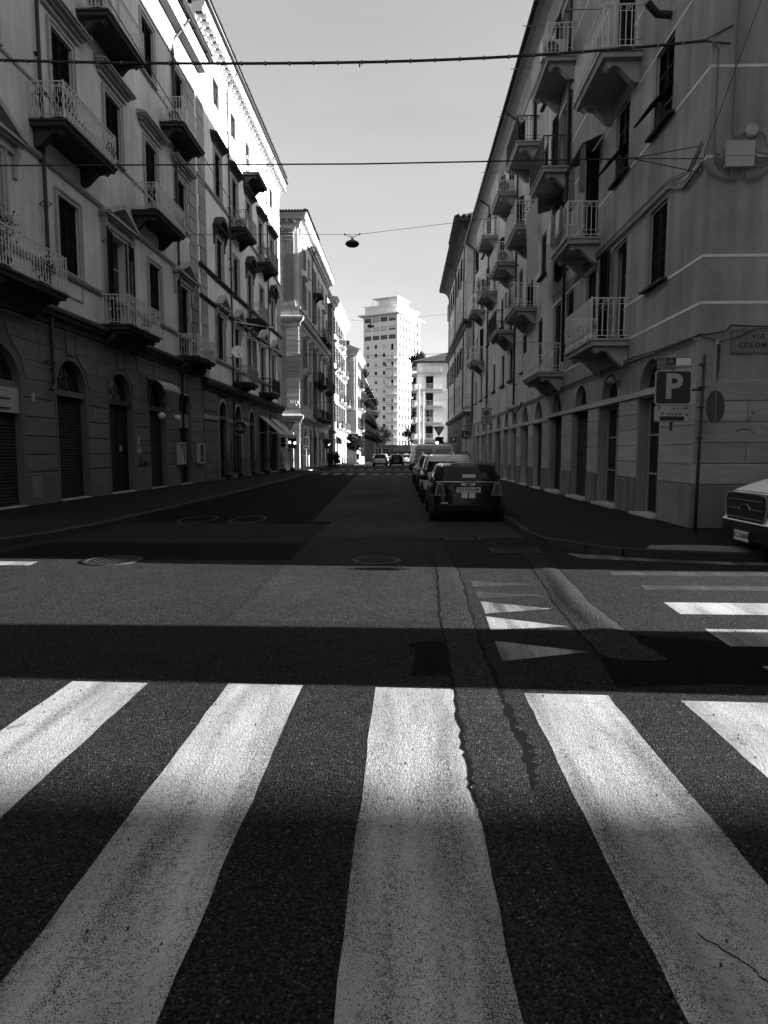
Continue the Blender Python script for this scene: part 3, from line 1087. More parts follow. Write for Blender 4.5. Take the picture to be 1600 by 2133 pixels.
def kerb(par, pts, step=1.0, wd=.14, h=.128):
    """single granite kerb stones along a line"""
    seg = []
    for p, q in zip(pts[:-1], pts[1:]):
        L_ = math.hypot(q[0] - p[0], q[1] - p[1])
        n = max(1, round(L_ / step))
        for k in range(n):
            seg.append(((p[0] + (q[0] - p[0]) * k / n, p[1] + (q[1] - p[1]) * k / n), (p[0] + (q[0] - p[0]) * (k + 1) / n, p[1] + (q[1] - p[1]) * (k + 1) / n)))
    rr = random.Random(len(seg))
    for p, q in seg:
        L_ = math.hypot(q[0] - p[0], q[1] - p[1])
        a = math.atan2(q[1] - p[1], q[0] - p[0])
        key = round(L_, 1)
        me = cached(('kerb', key, wd), lambda: MB().prism([(-wd / 2, -.3), (wd / 2, -.3), (wd / 2, 0), (-wd / 2 + .025, 0), (-wd / 2, -.02)], -key / 2 + .008, key / 2 - .008, 'x').mesh('kerb_stone', 'kerb_granite'))
        y = (p[1] + q[1]) / 2
        put('kerb_stone', me, par, ((p[0] + q[0]) / 2, y, zg(y) + h + rr.uniform(-.006, .006)), a)


XL, XR = -10.4, 5.6
PL = pavement([(12.75, XL + .0, -6.45), (14, XL, -6.4), (25, XL, -6.45), (40, XL, -6.9), (53.0, XL, -7.0), (54.5, XL, -7.5), (55.2, XL, -8.2)])
pavement([(10.1, -60, -8.0), (10.35, -60, -7.3), (10.8, -60, -6.9), (11.6, -60, -6.6), (12.75, -60, -6.45)])
kerb(PL, [(-60, 10.05), (-8.0, 10.05), (-7.3, 10.3), (-6.85, 10.8), (-6.55, 11.6), (-6.4, 12.75), (-6.35, 14), (-6.4, 25), (-6.85, 40), (-6.95, 53), (-7.45, 54.5), (-8.2, 55.2)])
PR = pavement([(9.52, 4.85, 5.2), (9.7, 4.1, 5.25), (9.93, 3.4, 5.3), (10.35, 2.95, 5.4), (10.98, 2.52, 5.5), (11.95, 2.35, 5.58), (12.75, 2.38, XR)])
pavement([(12.75, 2.38, XR), (20, 2.4, XR), (40, 2.5, XR), (51.5, 2.6, XR), (52.8, 3.0, XR), (53.5, 3.8, XR)])
pavement([(10.85, 5.5, 70), (12.75, 5.58, 70)], 'pavement_asphalt')
kerb(PR, [(53.5, 3.75), (52.8, 2.95), (51.5, 2.55)][::-1] and [(5.2, 9.5), (4.85, 9.48), (4.1, 9.66), (3.37, 9.9), (2.92, 10.33), (2.48, 10.95), (2.31, 11.95), (2.34, 12.75), (2.36, 20), (2.46, 40), (2.56, 51.5), (2.95, 52.8), (3.75, 53.5)])
kerb(PR, [(5.45, 10.8), (70, 10.8)], 1.6)
pavement([(59.6, -40, -8.9), (60.4, -40, -8.3), (61.4, -40, -8.0)], 'concrete')
PL2 = pavement([(61.4, -9.9, -8.0), (62.2, -9.9, -7.2), (64, -9.9, -7.0), (84, -9.9, -6.9), (104, -9.3, -6.6), (122, -8.2, -6.2), (180, -8, -6.2)])
kerb(PL2, [(-8.0, 61.35), (-7.15, 62.2), (-6.95, 64), (-6.85, 84), (-6.55, 104)], 2.0)
pavement([(61.5, 3.6, 5.75), (62.5, 2.7, 5.75), (86, 2.7, 5.75)])
pavement([(115, 2.0, 60), (119.8, 2.0, 60)])

mb = MB()
mb.sheet([(3.7, 9.92), (4.2, 9.78), (4.9, 9.62), (5.2, 9.66), (5.3, 10.2), (4.6, 10.35), (3.9, 10.3)], .1206)
put('concrete_patch', mb.mesh('concrete_patch', 'concrete'), PR)
# covers and drains
def cover(loc, r, label):
    mb = MB()
    mb.lathe([(r, -.02), (r, .012), (r - .05, .014), (r - .06, .004), (r - .09, .004)], 28)
    for i in range(-6, 7):
        for j in range(-6, 7):
            x, y = i * r / 7.5, j * r / 7.5
            if x * x + y * y < (r - .1) ** 2 and (i + j) % 2 == 0:
                mb.box(x - .022, x + .022, y - .012, y + .012, 0.0, .014)
    put('manhole_cover', mb.mesh('manhole_cover', 'manhole_iron'), None, loc, label=label, cat='manhole cover')


cover((-4.27, 9.28, .0014), .42, 'round iron manhole cover on the left at the edge of the shadow')
cover((-.4, 9.4, .0014), .36, 'round iron manhole cover in mid road at the edge of the shadow')


def drain(x0, x1, y0, y1, label):
    mb = MB()
    mb.box(x0, x1, y0, y0 + .05, -.02, .014)
    mb.box(x0, x1, y1 - .05, y1, -.02, .014)
    mb.box(x0, x0 + .05, y0 + .05, y1 - .05, -.02, .014)
    mb.box(x1 - .05, x1, y0 + .05, y1 - .05, -.02, .014)
    n = int((x1 - x0 - .1) / .07)
    for k in range(n):
        mb.box(x0 + .06 + k * .07, x0 + .1 + k * .07, y0 + .05, y1 - .05, -.02, .010)
    mb.cur = 1
    mb.sheet([(x0, y0), (x1, y0), (x1, y1), (x0, y1)], .006)
    put('drain_grate', mb.mesh('drain_grate', 'manhole_iron', 'tar'), None, (0, 0, 0), label=label, cat='drain grate')


drain(.75, 1.4, 11.5, 12.2, 'square iron drain grate behind the black hatchback')
drain(1.4, 2.2, 10.1, 10.75, 'wide iron drain grate by the rounded kerb on the right')
# ------------------------------------------------------------------ left building nearest the camera
def arch_front(b, u0, u1, kind, zs=3.42, rise=.95, zb=.08):
    uc, w_ = (u0 + u1) / 2, u1 - u0
    mb = MB()
    mb.box(-w_ / 2, w_ / 2, .05, .3, -.06, .09)
    put('threshold', mb.mesh('threshold', 'marble_sill'), b, (uc, -.12, zb - .06))
    if kind in ('roller', 'roller_arch', 'door_arch', 'glass_arch', 'panel_arch'):
        put('fanlight', half_pane(w_, rise), b, (uc, .2, zs + .02))
        mb = MB()
        mb.box(-w_ / 2, w_ / 2, .02, .22, -.16, .02)
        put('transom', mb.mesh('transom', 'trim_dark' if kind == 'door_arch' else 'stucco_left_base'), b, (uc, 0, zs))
        top = zs - .16
    else:
        top = zs
    if kind.startswith('roller'):
        put('roller_shutter', roller_mesh(w_, top - zb), b, (uc, .2, zb))
    elif kind.startswith('door'):
        put('door', door_mesh(w_, top - zb), b, (uc, .2, zb))
    elif kind.startswith('glass'):
        put('shop_window', pane_mesh(w_, top - zb, 'wood_dark'), b, (uc, .18, zb))


def ring(b, u0, u1, zs, rise, wd, mat, d=.05):
    """raised arch band with key line"""
    mb = MB()
    uc, hw = (u0 + u1) / 2, (u1 - u0) / 2
    o_ = [(uc + (hw + wd) * math.cos(PI * k / 20), zs + (rise + wd) * math.sin(PI * k / 20)) for k in range(21)]
    i_ = [(uc + hw * math.cos(PI * k / 20), zs + rise * math.sin(PI * k / 20)) for k in range(21)]
    for k in range(20):
        mb.prism([o_[k], o_[k + 1], i_[k + 1], i_[k]], -d, 0, 'y')
    for x0, x1 in ((u0 - wd, u0), (u1, u1 + wd)):
        mb.box(x0, x1, -d, 0, -.2, zs)
    return put('arch_band', mb.mesh('arch_band', mat), b)


LB1 = empty('apartment_building', (XL, 0, 0), PI / 2, 'near left palazzo, grey stucco with scrolled iron balconies and arched shops', 'building', 'palazzi along the street')
b = LB1
U0, U1 = 12.75, 33.4
arches = [(15.15, 17.45, 'roller'), (19.28, 21.08, 'roller'), (22.72, 24.68, 'door_arch'), (26.35, 28.1, 'roller')]
holes = [(a, c, -.6, 4.40, .96) for a, c, k in arches] + [(29.9, 31.45, -.6, 4.25, 0)]
mb = MB()
wall_mesh(mb, U0, U1, -.6, 5.4, holes, .32)
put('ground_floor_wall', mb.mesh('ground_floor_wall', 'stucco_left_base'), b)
cols = [16.5, 20.45, 23.9, 27.4, 31.0]
first = {0: 'balc', 1: 'win', 2: 'balc_open', 3: 'win', 4: 'balc'}
second = {0: 'win', 1: 'balc', 2: 'win', 3: 'balc', 4: 'win'}
third = {0: 'win', 1: 'win', 2: 'balc', 3: 'win', 4: 'balc'}
holes = []
W_ = 1.2
for i, u in enumerate(cols):
    for zb, zt, zd, fl in ((7.08, 9.25, 5.98, first), (11.95, 14.0, 10.8, second), (16.6, 18.7, 15.55, third)):
        holes.append((u - W_ / 2, u + W_ / 2, zd if fl[i].startswith('balc') else zb, zt, 0))
mb = MB()
wall_mesh(mb, U0, U1, 5.4, 20.3, holes)
put('wall', mb.mesh('wall', 'stucco_left'), b)
shell(b, U0, U1 - .01, 13, -.6, 20.5, 'stucco_left')
for i, u in enumerate(cols):
    for zb, zt, zd, fl, hood in ((7.08, 9.25, 5.98, first, 'tri'), (11.95, 14.0, 10.8, second, 'flat'), (16.6, 18.7, 15.55, third, None)):
        bal = fl[i].startswith('balc')
        z0 = zd if bal else zb
        hd = hood
        if hood == 'tri' and i in (1, 3):
            hd = None
        sh = 'closed'
        if fl[i] == 'balc_open':
            sh = 'open'
        elif hood == 'flat' and i == 1:
            sh = 'flap'
        window(b, u, z0, W_, zt - z0, 'full', 'trim', hd, 2.75 if hood == 'tri' else 2.5, .42 if hood == 'tri' else .5, sh, not bal)
        if not bal and hood == 'tri':                            # panel under the sill
            mb = MB()
            for x0, x1, q0, q1 in ((-.75, .75, -.72, -.66), (-.75, .75, -.2, -.14), (-.75, -.69, -.66, -.2), (.69, .75, -.66, -.2)):
                mb.box(x0, x1, -.03, 0, q0, q1)
            put('apron_panel', mb.mesh('apron_panel', 'trim'), b, (u, 0, zb))
# balconies: (centre, floor level, length, railing)
for u, z, L_, st in ((16.75, 5.93, 3.1, 'collar'), (23.75, 5.93, 2.95, 'collar'), (31.1, 5.93, 2.8, 'collar'), (20.15, 10.75, 3.3, 'scroll'), (26.85, 10.75, 3.2, 'scroll'), (23.0, 15.5, 3.0, 'collar'), (30.0, 15.5, 3.0, 'collar')):
    balcony(b, u, z, L_, 1.05, st, 'trim_dark', 'iron_pale')
# cornices
mould(b, 'string_course', [(0, 5.3), (.08, 5.3), (.1, 5.45), (.22, 5.52), (.26, 5.62), (.32, 5.66), (.32, 5.74), (.06, 5.9), (0, 5.9)], U0, U1, 'trim_dark')
mould(b, 'sill_course', [(0, 6.88), (.07, 6.9), (.12, 6.98), (.12, 7.04), (0, 7.06)], U0, U1, 'trim')
mould(b, 'string_course', [(0, 9.84), (.07, 9.86), (.12, 9.93), (.12, 9.98), (0, 10.0)], U0, U1, 'trim')
mould(b, 'sill_course', [(0, 11.84), (.04, 11.86), (.06, 11.92), (0, 11.93)], U0, U1, 'trim')
mould(b, 'sill_course', [(0, 16.5), (.04, 16.52), (.06, 16.58), (0, 16.59)], U0, U1, 'trim')
prof = [(0, 19.15), (.05, 19.15), (.05, 19.3), (.09, 19.32), (.09, 19.46), (.13, 19.48), (.13, 19.6), (.17, 19.62), (.17, 19.74), (.21, 19.76), (.21, 19.9), (.24, 19.92), (.24, 20.1), (.62, 20.1), (.62, 20.3), (.7, 20.34), (.8, 20.5), (.85, 20.62), (0, 20.62)]
mould(b, 'cornice', prof, U0, U1, 'trim_pale')
mb = MB()
mb.smooth = True
mb.tube([(U0, -.93, 20.62), (U1 + .05, -.93, 20.62)], .095, 10)
mb.smooth = False
for k in range(12):
    mb.box(U0 + .5 + k * 1.75, U0 + .54 + k * 1.75, -1.03, -.83, 20.5, 20.73)
put('gutter', mb.mesh('gutter', 'gutter_metal'), b)
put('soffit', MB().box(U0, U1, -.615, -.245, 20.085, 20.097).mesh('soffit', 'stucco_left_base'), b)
tiled_roof(b, U0, U1, -.9, 20.8, 6.5, 24.2, 13.6, 20.8)
for k in range(26):
    tile_row(b, U1 - .15 - k * .24, -1.0, -.6, 20.76, 20.94, 1)
pipe(b, 19.0, 3.55, 19.3, (.0, .9, 1.25), foot=(-.25, .12))
pipe(b, 30.15, .3, 19.5, (.0, .9, 1.1))
# quoin strip at the party wall
z = 6.05
k = 0
while z < 19.0:
    block(b, 32.05 + (.12 if k % 2 else 0), 33.2, z, z + .62, .05, 'pale_stone' if z > 10.2 else 'block_stone')
    z += .62
    k += 1
# ground floor fronts
for (a, c, kd), zz in zip(arches, (.1, .1, .08, .06)):
    arch_front(b, a, c, kd, 3.44, .96, zz)
    ring(b, a, c, 3.44, .96, .1, 'stucco_left_base', .035)
arch_front(b, 29.9, 31.45, 'roller_flat', 2.7, 0, .05)
mb = MB()
mb.box(29.9, 31.45, .06, .1, 2.7, 3.35)
put('sign_panel', mb.mesh('sign_panel', 'sign_grey'), b)
put('transom_window', pane_mesh(1.55, .88, 'wood_dark'), b, (30.675, .16, 3.36))
mb = MB()
mb.box(29.8, 31.55, -.03, .0, 4.24, 4.32)
put('lintel', mb.mesh('lintel', 'trim_pale'), b)
# signboard of the first shop with its two lath crosses
mb = MB()
mb.box(15.15, 17.42, .02, .07, 2.62, 3.28)
put('sign_panel', mb.mesh('sign_panel', 'sign_white'), b)
mb = MB()
for x0, x1, z0, z1 in ((15.2, 17.0, 2.98, 3.01), (15.2, 17.0, 2.72, 2.75), (16.35, 16.39, 2.62, 3.28)):
    mb.box(x0, x1, -.01, .02, z0, z1)
put('sign_lath', mb.mesh('sign_lath', 'iron_dark'), b)
# dressed blocks
zc = [1.02, 1.5, 2.02, 2.55, 3.07, 3.6]
piers = [(12.8, 15.05), (17.55, 19.18), (21.18, 22.62), (24.78, 26.25), (28.2, 29.8), (31.55, 33.35)]
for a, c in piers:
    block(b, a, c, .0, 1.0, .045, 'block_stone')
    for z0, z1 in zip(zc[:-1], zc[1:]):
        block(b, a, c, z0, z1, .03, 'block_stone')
ctr = [(13.2, .3), (16.3, 1.25), (20.18, 1.0), (23.7, 1.08), (27.22, .98), (30.67, .8), (33.6, .2)]
zu = [3.6, 4.12, 4.65, 5.28]
for (c0, r0), (c1, r1) in zip(ctr[:-1], ctr[1:]):
    for z0, z1 in zip(zu[:-1], zu[1:]):
        def ex(r, z):
            ro = r + .16
            return max(math.sqrt(max(0, ro * ro - (z - 3.44) ** 2)), .3 + .06 * (z - 3.6))
        a0, a1, d0, d1 = c0 + ex(r0, z0), c0 + ex(r0, z1), c1 - ex(r1, z0), c1 - ex(r1, z1)
        n = 2 if z0 > 3.7 else 1
        for k in range(n):
            q0, q1 = k / n, (k + 1) / n
            j = .009
            poly = [(a0 + (d0 - a0) * q0 + j, z0 + j), (a0 + (d0 - a0) * q1 - j, z0 + j), (a1 + (d1 - a1) * q1 - j, z1 - j), (a1 + (d1 - a1) * q0 + j, z1 - j)]
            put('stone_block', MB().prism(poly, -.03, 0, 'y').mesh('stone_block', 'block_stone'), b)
for (c0, r0) in ctr[1:-1]:
    put('keystone', MB().prism([(c0 - .2, 4.56), (c0 + .2, 4.56), (c0 + .28, 5.28), (c0 - .28, 5.28)], -.055, 0, 'y').mesh('keystone', 'block_stone'), b)
# gas cupboard door low on the pier
mb = MB()
mb.box(17.72, 18.2, -.06, -.046, .3, .9)
put('meter_door', mb.mesh('meter_door', 'sign_grey'), b)
# small enamel number plates and notices on the stones
for u, z, w_, h_, mt_ in ((18.0, 3.0, .16, .22, 'sign_white'), (21.6, 2.78, .14, .2, 'sign_grey'), (25.05, 2.6, .14, .2, 'sign_grey'), (25.1, 1.85, .22, .3, 'sign_white'), (25.15, 1.5, .3, .26, 'sign_white'), (28.7, 2.45, .12, .16, 'sign_grey')):
    put('plaque', cached(('plq', w_, h_, mt_), lambda: MB().box(-w_ / 2, w_ / 2, -.05, -.03, 0, h_).mesh('plaque', mt_)), b, (u, 0, z))
put('notice', MB().box(-.09, .09, 0, .01, 0, .2).mesh('notice', 'sign_white'), b, (23.95, .15, 1.6))
put('intercom', MB().box(-.12, .12, -.07, -.03, 0, .3).mesh('intercom', 'iron_dark'), b, (25.3, 0, 1.05))
put('post_box', MB().box(-.14, .14, -.12, -.03, 0, .22).mesh('post_box', 'iron_dark'), b, (25.75, 0, 1.0))

# ------------------------------------------------------------------ second left building
LB2 = empty('apartment_building', (XL, 0, 0), PI / 2, 'second left palazzo, paler stucco with arched window hoods and a dentilled cornice', 'building', 'palazzi along the street')
b = LB2
U0, U1 = 33.4, 55.2
cols = [37.2, 40.8, 44.4, 48.0, 51.9]
f1 = ['half', 'balc', 'open', 'balc', 'win']
f2 = ['win', 'win', 'balc', 'win', 'win']
f3 = ['win', 'balc', 'win', 'balc', 'win']
f4 = ['win', 'win', 'balc', 'win', 'win']
holes = []
W_ = 1.15
levels = ((6.72, 9.15, 5.86, f1), (11.15, 13.35, 10.32, f2), (15.5, 17.95, 14.86, f3), (20.2, 21.75, 19.46, f4))
for i, u in enumerate(cols):
    for zb, zt, zd, fl in levels:
        holes.append((u - W_ / 2, u + W_ / 2, zd if fl[i] == 'balc' else zb, zt, 0))
mb = MB()
wall_mesh(mb, U0, U1, 5.3, 23.2, holes)
put('wall', mb.mesh('wall', 'stucco_left_pale'), b)
gholes = [(36.3, 37.95, -.6, 4.42, .85), (39.75, 41.4, -.6, 4.42, .85), (43.4, 45.0, -.6, 4.3, .8), (46.6, 48.9, -.6, 3.9, 0), (50.2, 52.9, -.6, 3.9, 0)]
mb = MB()
wall_mesh(mb, U0, U1, -.7, 5.3, gholes, .35)
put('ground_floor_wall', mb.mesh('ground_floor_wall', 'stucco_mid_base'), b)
shell(b, U0 + .01, U1, 13, -.7, 23.3, 'stucco_left_pale')
for i, u in enumerate(cols):
    for n_, (zb, zt, zd, fl) in enumerate(levels):
        bal = fl[i] == 'balc'
        z0 = zd if bal else zb
        hood = ('tri', 'arch', 'flat', None)[n_]
        if n_ == 1 and i in (1, 3):
            hood = None
        sh = {'half': 'half', 'open': 'open'}.get(fl[i], 'closed')
        window(b, u, z0, W_, zt - z0, 'full' if n_ < 3 else 'thin', 'trim' if n_ == 0 else 'trim', hood, 2.4, .42, sh, not bal, True, 'shutter_green', 'trim_dark' if n_ in (1, 2) else 'trim')
for u, z, L_, st, rm in ((40.8, 5.8, 2.6, 'collar', 'iron_mid'), (48.0, 5.8, 2.9, 'bars', 'iron_dark'), (44.4, 10.26, 2.7, 'collar', 'iron_mid'), (40.8, 14.8, 2.9, 'collar', 'iron_mid'), (48.0, 14.8, 3.0, 'scroll', 'iron_mid'), (44.4, 19.4, 2.8, 'scroll', 'iron_pale')):
    balcony(b, u, z, L_, 1.05, st, 'trim_dark', rm)
# sheets tied inside two of the railings
for u, z in ((44.4, 10.26), (48.0, 5.8)):
    mb = MB()
    mb.box(u - 1.2, u + 1.2, -.985, -.975, z + .1, z + .92)
    put('rail_screen', mb.mesh('rail_screen', 'cloth_white' if z > 8 else 'coat_dark'), b)
mould(b, 'string_course', [(0, 4.75), (.1, 4.78), (.12, 4.95), (.28, 5.02), (.36, 5.2), (.36, 5.32), (.05, 5.5), (0, 5.5)], U0, U1, 'trim_dark')
mould(b, 'sill_course', [(0, 6.5), (.08, 6.52), (.14, 6.62), (.14, 6.7), (0, 6.71)], U0, U1, 'trim')
mould(b, 'string_course', [(0, 9.4), (.08, 9.42), (.16, 9.5), (.16, 9.58), (0, 9.6)], U0, U1, 'trim_dark')
mould(b, 'sill_course', [(0, 10.92), (.08, 10.94), (.16, 11.05), (.16, 11.13), (0, 11.14)], U0, U1, 'trim_dark')
mould(b, 'sill_course', [(0, 15.3), (.06, 15.32), (.12, 15.4), (.12, 15.47), (0, 15.48)], U0, U1, 'trim')
mould(b, 'sill_course', [(0, 20.02), (.05, 20.04), (.09, 20.12), (.09, 20.17), (0, 20.18)], U0, U1, 'trim_pale')
mould(b, 'cornice', [(0, 21.95), (.04, 21.95), (.04, 22.15), (.08, 22.17), (.08, 22.4), (.12, 22.42), (.12, 22.6), (.16, 22.62), (.16, 22.95), (.52, 22.95), (.52, 23.15), (.6, 23.2), (.66, 23.45), (0, 23.45)], U0, U1, 'trim_pale')
mod = MB().prism([(0, 22.68), (-.2, 22.68), (-.24, 22.78), (-.5, 22.8), (-.5, 22.93), (0, 22.93)], -.1, .1, 'x').mesh('modillion', 'trim_pale')
u = U0 + .25
while u < U1:
    put('modillion', mod, b, (u, -.16 + .0, 0))
    u += .58
mb = MB()
mb.smooth = True
mb.tube([(U0, -.74, 23.5), (U1 + .1, -.74, 23.5)], .095, 10)
put('gutter', mb.mesh('gutter', 'gutter_metal'), b)
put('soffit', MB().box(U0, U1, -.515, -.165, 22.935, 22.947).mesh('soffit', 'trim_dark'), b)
tiled_roof(b, U0 - .05, U1 + .1, -.72, 23.62, 6.5, 26.3, 13.6, 23.6)
tile_row(b, U0 + .1, -.85, 6.3, 23.66, 26.2, 16)
tile_row(b, U0 + .34, -.85, 6.3, 23.66, 26.2, 16)
for k in range(84):
    tile_row(b, U0 + .58 + k * .25, -.85, -.45, 23.66, 23.82, 1)
pipe(b, 39.9 - .65, .3, 22.4, (.1, .7, .95), mat='pipe_dark')
pipe(b, 49.95, .3, 22.4, (.1, .7, .95), mat='pipe_dark')
for u0_, u1_ in ((33.6, 34.75), (53.6, 55.15)):
    z = 5.55
    k = 0
    while z < 21.8:
        block(b, u0_ + (.12 if k % 2 else 0), u1_, z, z + .64, .05, 'pale_stone')
        z += .64
        k += 1
for (a, c, _, zt, rs), kd in zip(gholes[:3], ('glass_arch', 'door_arch', 'roller')):
    arch_front(b, a, c, kd, zt - rs, rs, .0)
    ring(b, a, c, zt - rs, rs, .16, 'pale_stone', .06)
for (a, c, _, zt, rs), kd in zip(gholes[3:], ('glass_flat', 'glass_flat')):
    arch_front(b, a, c, kd, zt, 0, -.03)
mould(b, 'impost_band', [(0, 3.3), (.07, 3.3), (.07, 3.52), (0, 3.52)], 33.5, 36.1, 'pale_stone')
mould(b, 'impost_band', [(0, 3.3), (.07, 3.3), (.07, 3.52), (0, 3.52)], 38.15, 39.55, 'pale_stone')
mould(b, 'impost_band', [(0, 3.3), (.07, 3.3), (.07, 3.52), (0, 3.52)], 41.6, 43.2, 'pale_stone')
for a, c in ((33.5, 36.1), (38.15, 39.55), (41.6, 43.2), (45.2, 46.5), (49.0, 50.1), (53.0, 55.15)):
    z = -.1
    while z < 4.6:
        if not (z < 3.5 and z + .55 > 3.32 and a < 42):
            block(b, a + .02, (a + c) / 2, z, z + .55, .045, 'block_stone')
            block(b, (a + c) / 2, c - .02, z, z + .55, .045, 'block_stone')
        z += .55

# ------------------------------------------------------------------ third left building, beyond the side street
X3 = -9.9
LB3 = empty('apartment_building', (X3, 0, 0), PI / 2, 'corner palazzo beyond the left side street with a fluted giant pilaster', 'building', 'palazzi along the street')
b = LB3
U0, U1 = 61.9, 85.2
cols = [64.9, 68.7, 72.5, 76.3, 80.1, 83.4]
lv = ((6.2, 8.7, 5.25), (9.8, 12.3, 9.2), (15.6, 17.9, 14.6), (19.4, 21.2, 18.6))
balc3 = {(2, 3), (3, 2), (2, 1), (3, 1), (2, 0), (4, 0), (4, 2), (3, 0), (5, 1)}
holes = [(u - .55, u + .55, lv[k][2] if (i, k) in balc3 else lv[k][0], lv[k][1], 0) for i, u in enumerate(cols) for k in range(4)]
mb = MB()
wall_mesh(mb, U0, U1, 4.7, 22.4, holes)
put('wall', mb.mesh('wall', 'stucco_stone'), b)
mb = MB()
gh = [(u - .8, u + .8, -.8, 3.9, .75) for u in (65.3, 69, 72.7, 76.4, 80.1, 83.4)]
wall_mesh(mb, U0, U1, -.8, 4.7, gh, .3)
put('ground_floor_wall', mb.mesh('ground_floor_wall', 'stucco_stone'), b)
for i, g in enumerate(gh):
    arch_front(b, g[0], g[1], 'glass_arch' if i % 2 else 'door_arch', 3.15, .75, -.15)
mb = MB()                                                        # wall on the side street
mb.X = Matrix.Translation((U0, 0, 0)) @ Matrix.Rotation(-PI / 2, 4, 'Z')
wall_mesh(mb, -14, 0, -.8, 22.4, [(-3.65, -2.6, 19.4, 21.6, 0), (-3.65, -2.6, 15.6, 17.7, 0), (-3.65, -2.6, 9.7, 12.4, 0), (-3.65, -2.6, 6.2, 8.2, 0), (-7.4, -6.35, 19.4, 21.6, 0), (-7.4, -6.35, 15.6, 17.7, 0), (-7.4, -6.35, 9.7, 12.4, 0)])
put('side_street_wall', mb.mesh('side_street_wall', 'stucco_stone'), b)
for x in (-3.125, -6.875):
    for zb, zt in ((19.4, 21.6), (15.6, 17.7), (9.7, 12.4)) + (((6.2, 8.2),) if x > -5 else ()):
        window(b, U0, zb, 1.05, zt - zb, 'thin', 'trim', 'flat' if zb in (6.2, 9.7) else None, 1.9, .3, 'open' if x > -5 and zb > 9 else 'closed', True, False, rz=-PI / 2, y=-x)
shell(b, U0 + .02, U1, 14, -.8, 22.4, 'stucco_stone')
for i, u in enumerate(cols):
    for k in range(4):
        bal = (i, k) in balc3
        z0 = lv[k][2] if bal else lv[k][0]
        window(b, u, z0, 1.1, lv[k][1] - z0, 'full' if k < 3 else 'thin', 'trim', ('arch', 'tri', 'flat', None)[k] if i % 2 == 0 or k == 1 else None, 1.9, .3, 'open' if i in (0, 2) else 'closed', not bal, False)
for i, k in balc3:
    balcony(b, cols[i], lv[k][2] - .05, 2.5, .95, 'collar' if k in (1, 2) else 'bars', 'trim_dark', 'iron_mid' if k > 1 else 'iron_dark')
# corner pier: rusticated below, fluted pilaster above
for rz_, off in ((0.0, (0, 0)), (-PI / 2, (U0, 0))):
    for z in [v * .5 for v in range(-1, 9)]:
        if rz_ == 0:
            block(b, U0 + .0, U0 + 1.5, z, z + .5, .08, 'pale_stone', 'stone_course')
        else:
            block(b, -1.5, .0, z, z + .5, .08, 'pale_stone', 'stone_course', rz=rz_, off=off)
            block(b, -3.6, -1.5, z, z + .5, .05, 'pale_stone', 'stone_course', rz=rz_, off=off)
    for v in range(16):
        z = 5.7 + v * .48
        if rz_ == 0:
            block(b, U0, U0 + 1.25, z, z + .48, .1, 'pale_stone', 'stone_course')
        else:
            block(b, -1.25, .0, z, z + .48, .1, 'pale_stone', 'stone_course', rz=rz_, off=off)
            block(b, -2.4, -1.25, z, z + .48, .03, 'pale_stone', 'stone_course', rz=rz_, off=off)


def pilaster(b, X, mat, z0, z1, hw=.52):
    mb = MB()
    mb.X = X
    mb.box(-hw - .12, hw + .12, -.2, 0, z0, z0 + .22)
    mb.box(-hw - .07, hw + .07, -.16, 0, z0 + .22, z0 + .45)
    mb.box(-hw, hw, -.06, 0, z0 + .45, z1 - 1.15)
    for k in range(8):
        x = -hw + .04 + k * (2 * hw - .08) / 7.0
        mb.box(x - .03, x + .03, -.12, -.06, z0 + .5, z1 - 1.2)
    mb.box(-hw, hw, -.14, 0, z1 - 1.15, z1 - 1.03)
    for r_, (n, zz, o_) in enumerate(((5, z1 - 1.0, .14), (4, z1 - .7, .2), (5, z1 - .42, .26))):
        for k in range(n):
            x = -hw + (k + .5) * 2 * hw / n
            mb.prism([(0, zz), (-o_ * .6, zz + .02), (-o_, zz + .22), (-o_ - .06, zz + .2), (-o_ * .7, zz + .3), (0, zz + .3)], x - hw / n * .75, x + hw / n * .75, 'x')
    for q in (-1, 1):
        mb.lathe([(.16, -.26), (.16, -.05)], 10, (q * hw, 0, z1 - .2), 'y')
    mb.box(-hw - .2, hw + .2, -.3, 0, z1 - .1, z1)
    return put('pilaster', mb.mesh('pilaster', mat), b)


pilaster(b, Matrix.Translation((U0 + .95, 0, 0)), 'pale_stone', 15.1, 22.2)
pilaster(b, Matrix.Translation((U0, 0, 0)) @ Matrix.Rotation(-PI / 2, 4, 'Z') @ Matrix.Translation((-.9, 0, 0)), 'pale_stone', 15.1, 22.2)


def corner_mould(b, name, prof, u0, u1, depth, mat, corner=True):
    """moulding along the front and round the corner at u0 into the side street"""
    mb = MB()
    n = len(prof)
    vs = []
    path = [(u0, depth, -1, 0), (u0, 0, -1, -1), (u1, 0, 0, -1)]
    for x, y, dx, dy in path:
        for p, q in prof:
            vs.append((x + dx * p, y + dy * p, q))
    fs = [(i * n + j, i * n + (j + 1) % n, (i + 1) * n + (j + 1) % n, (i + 1) * n + j) for i in range(2) for j in range(n)]
    fs += [tuple(range(n)), tuple(2 * n + j for j in range(n))]
    mb.add(vs, fs)
    return put(name, mb.mesh(name, mat), b)


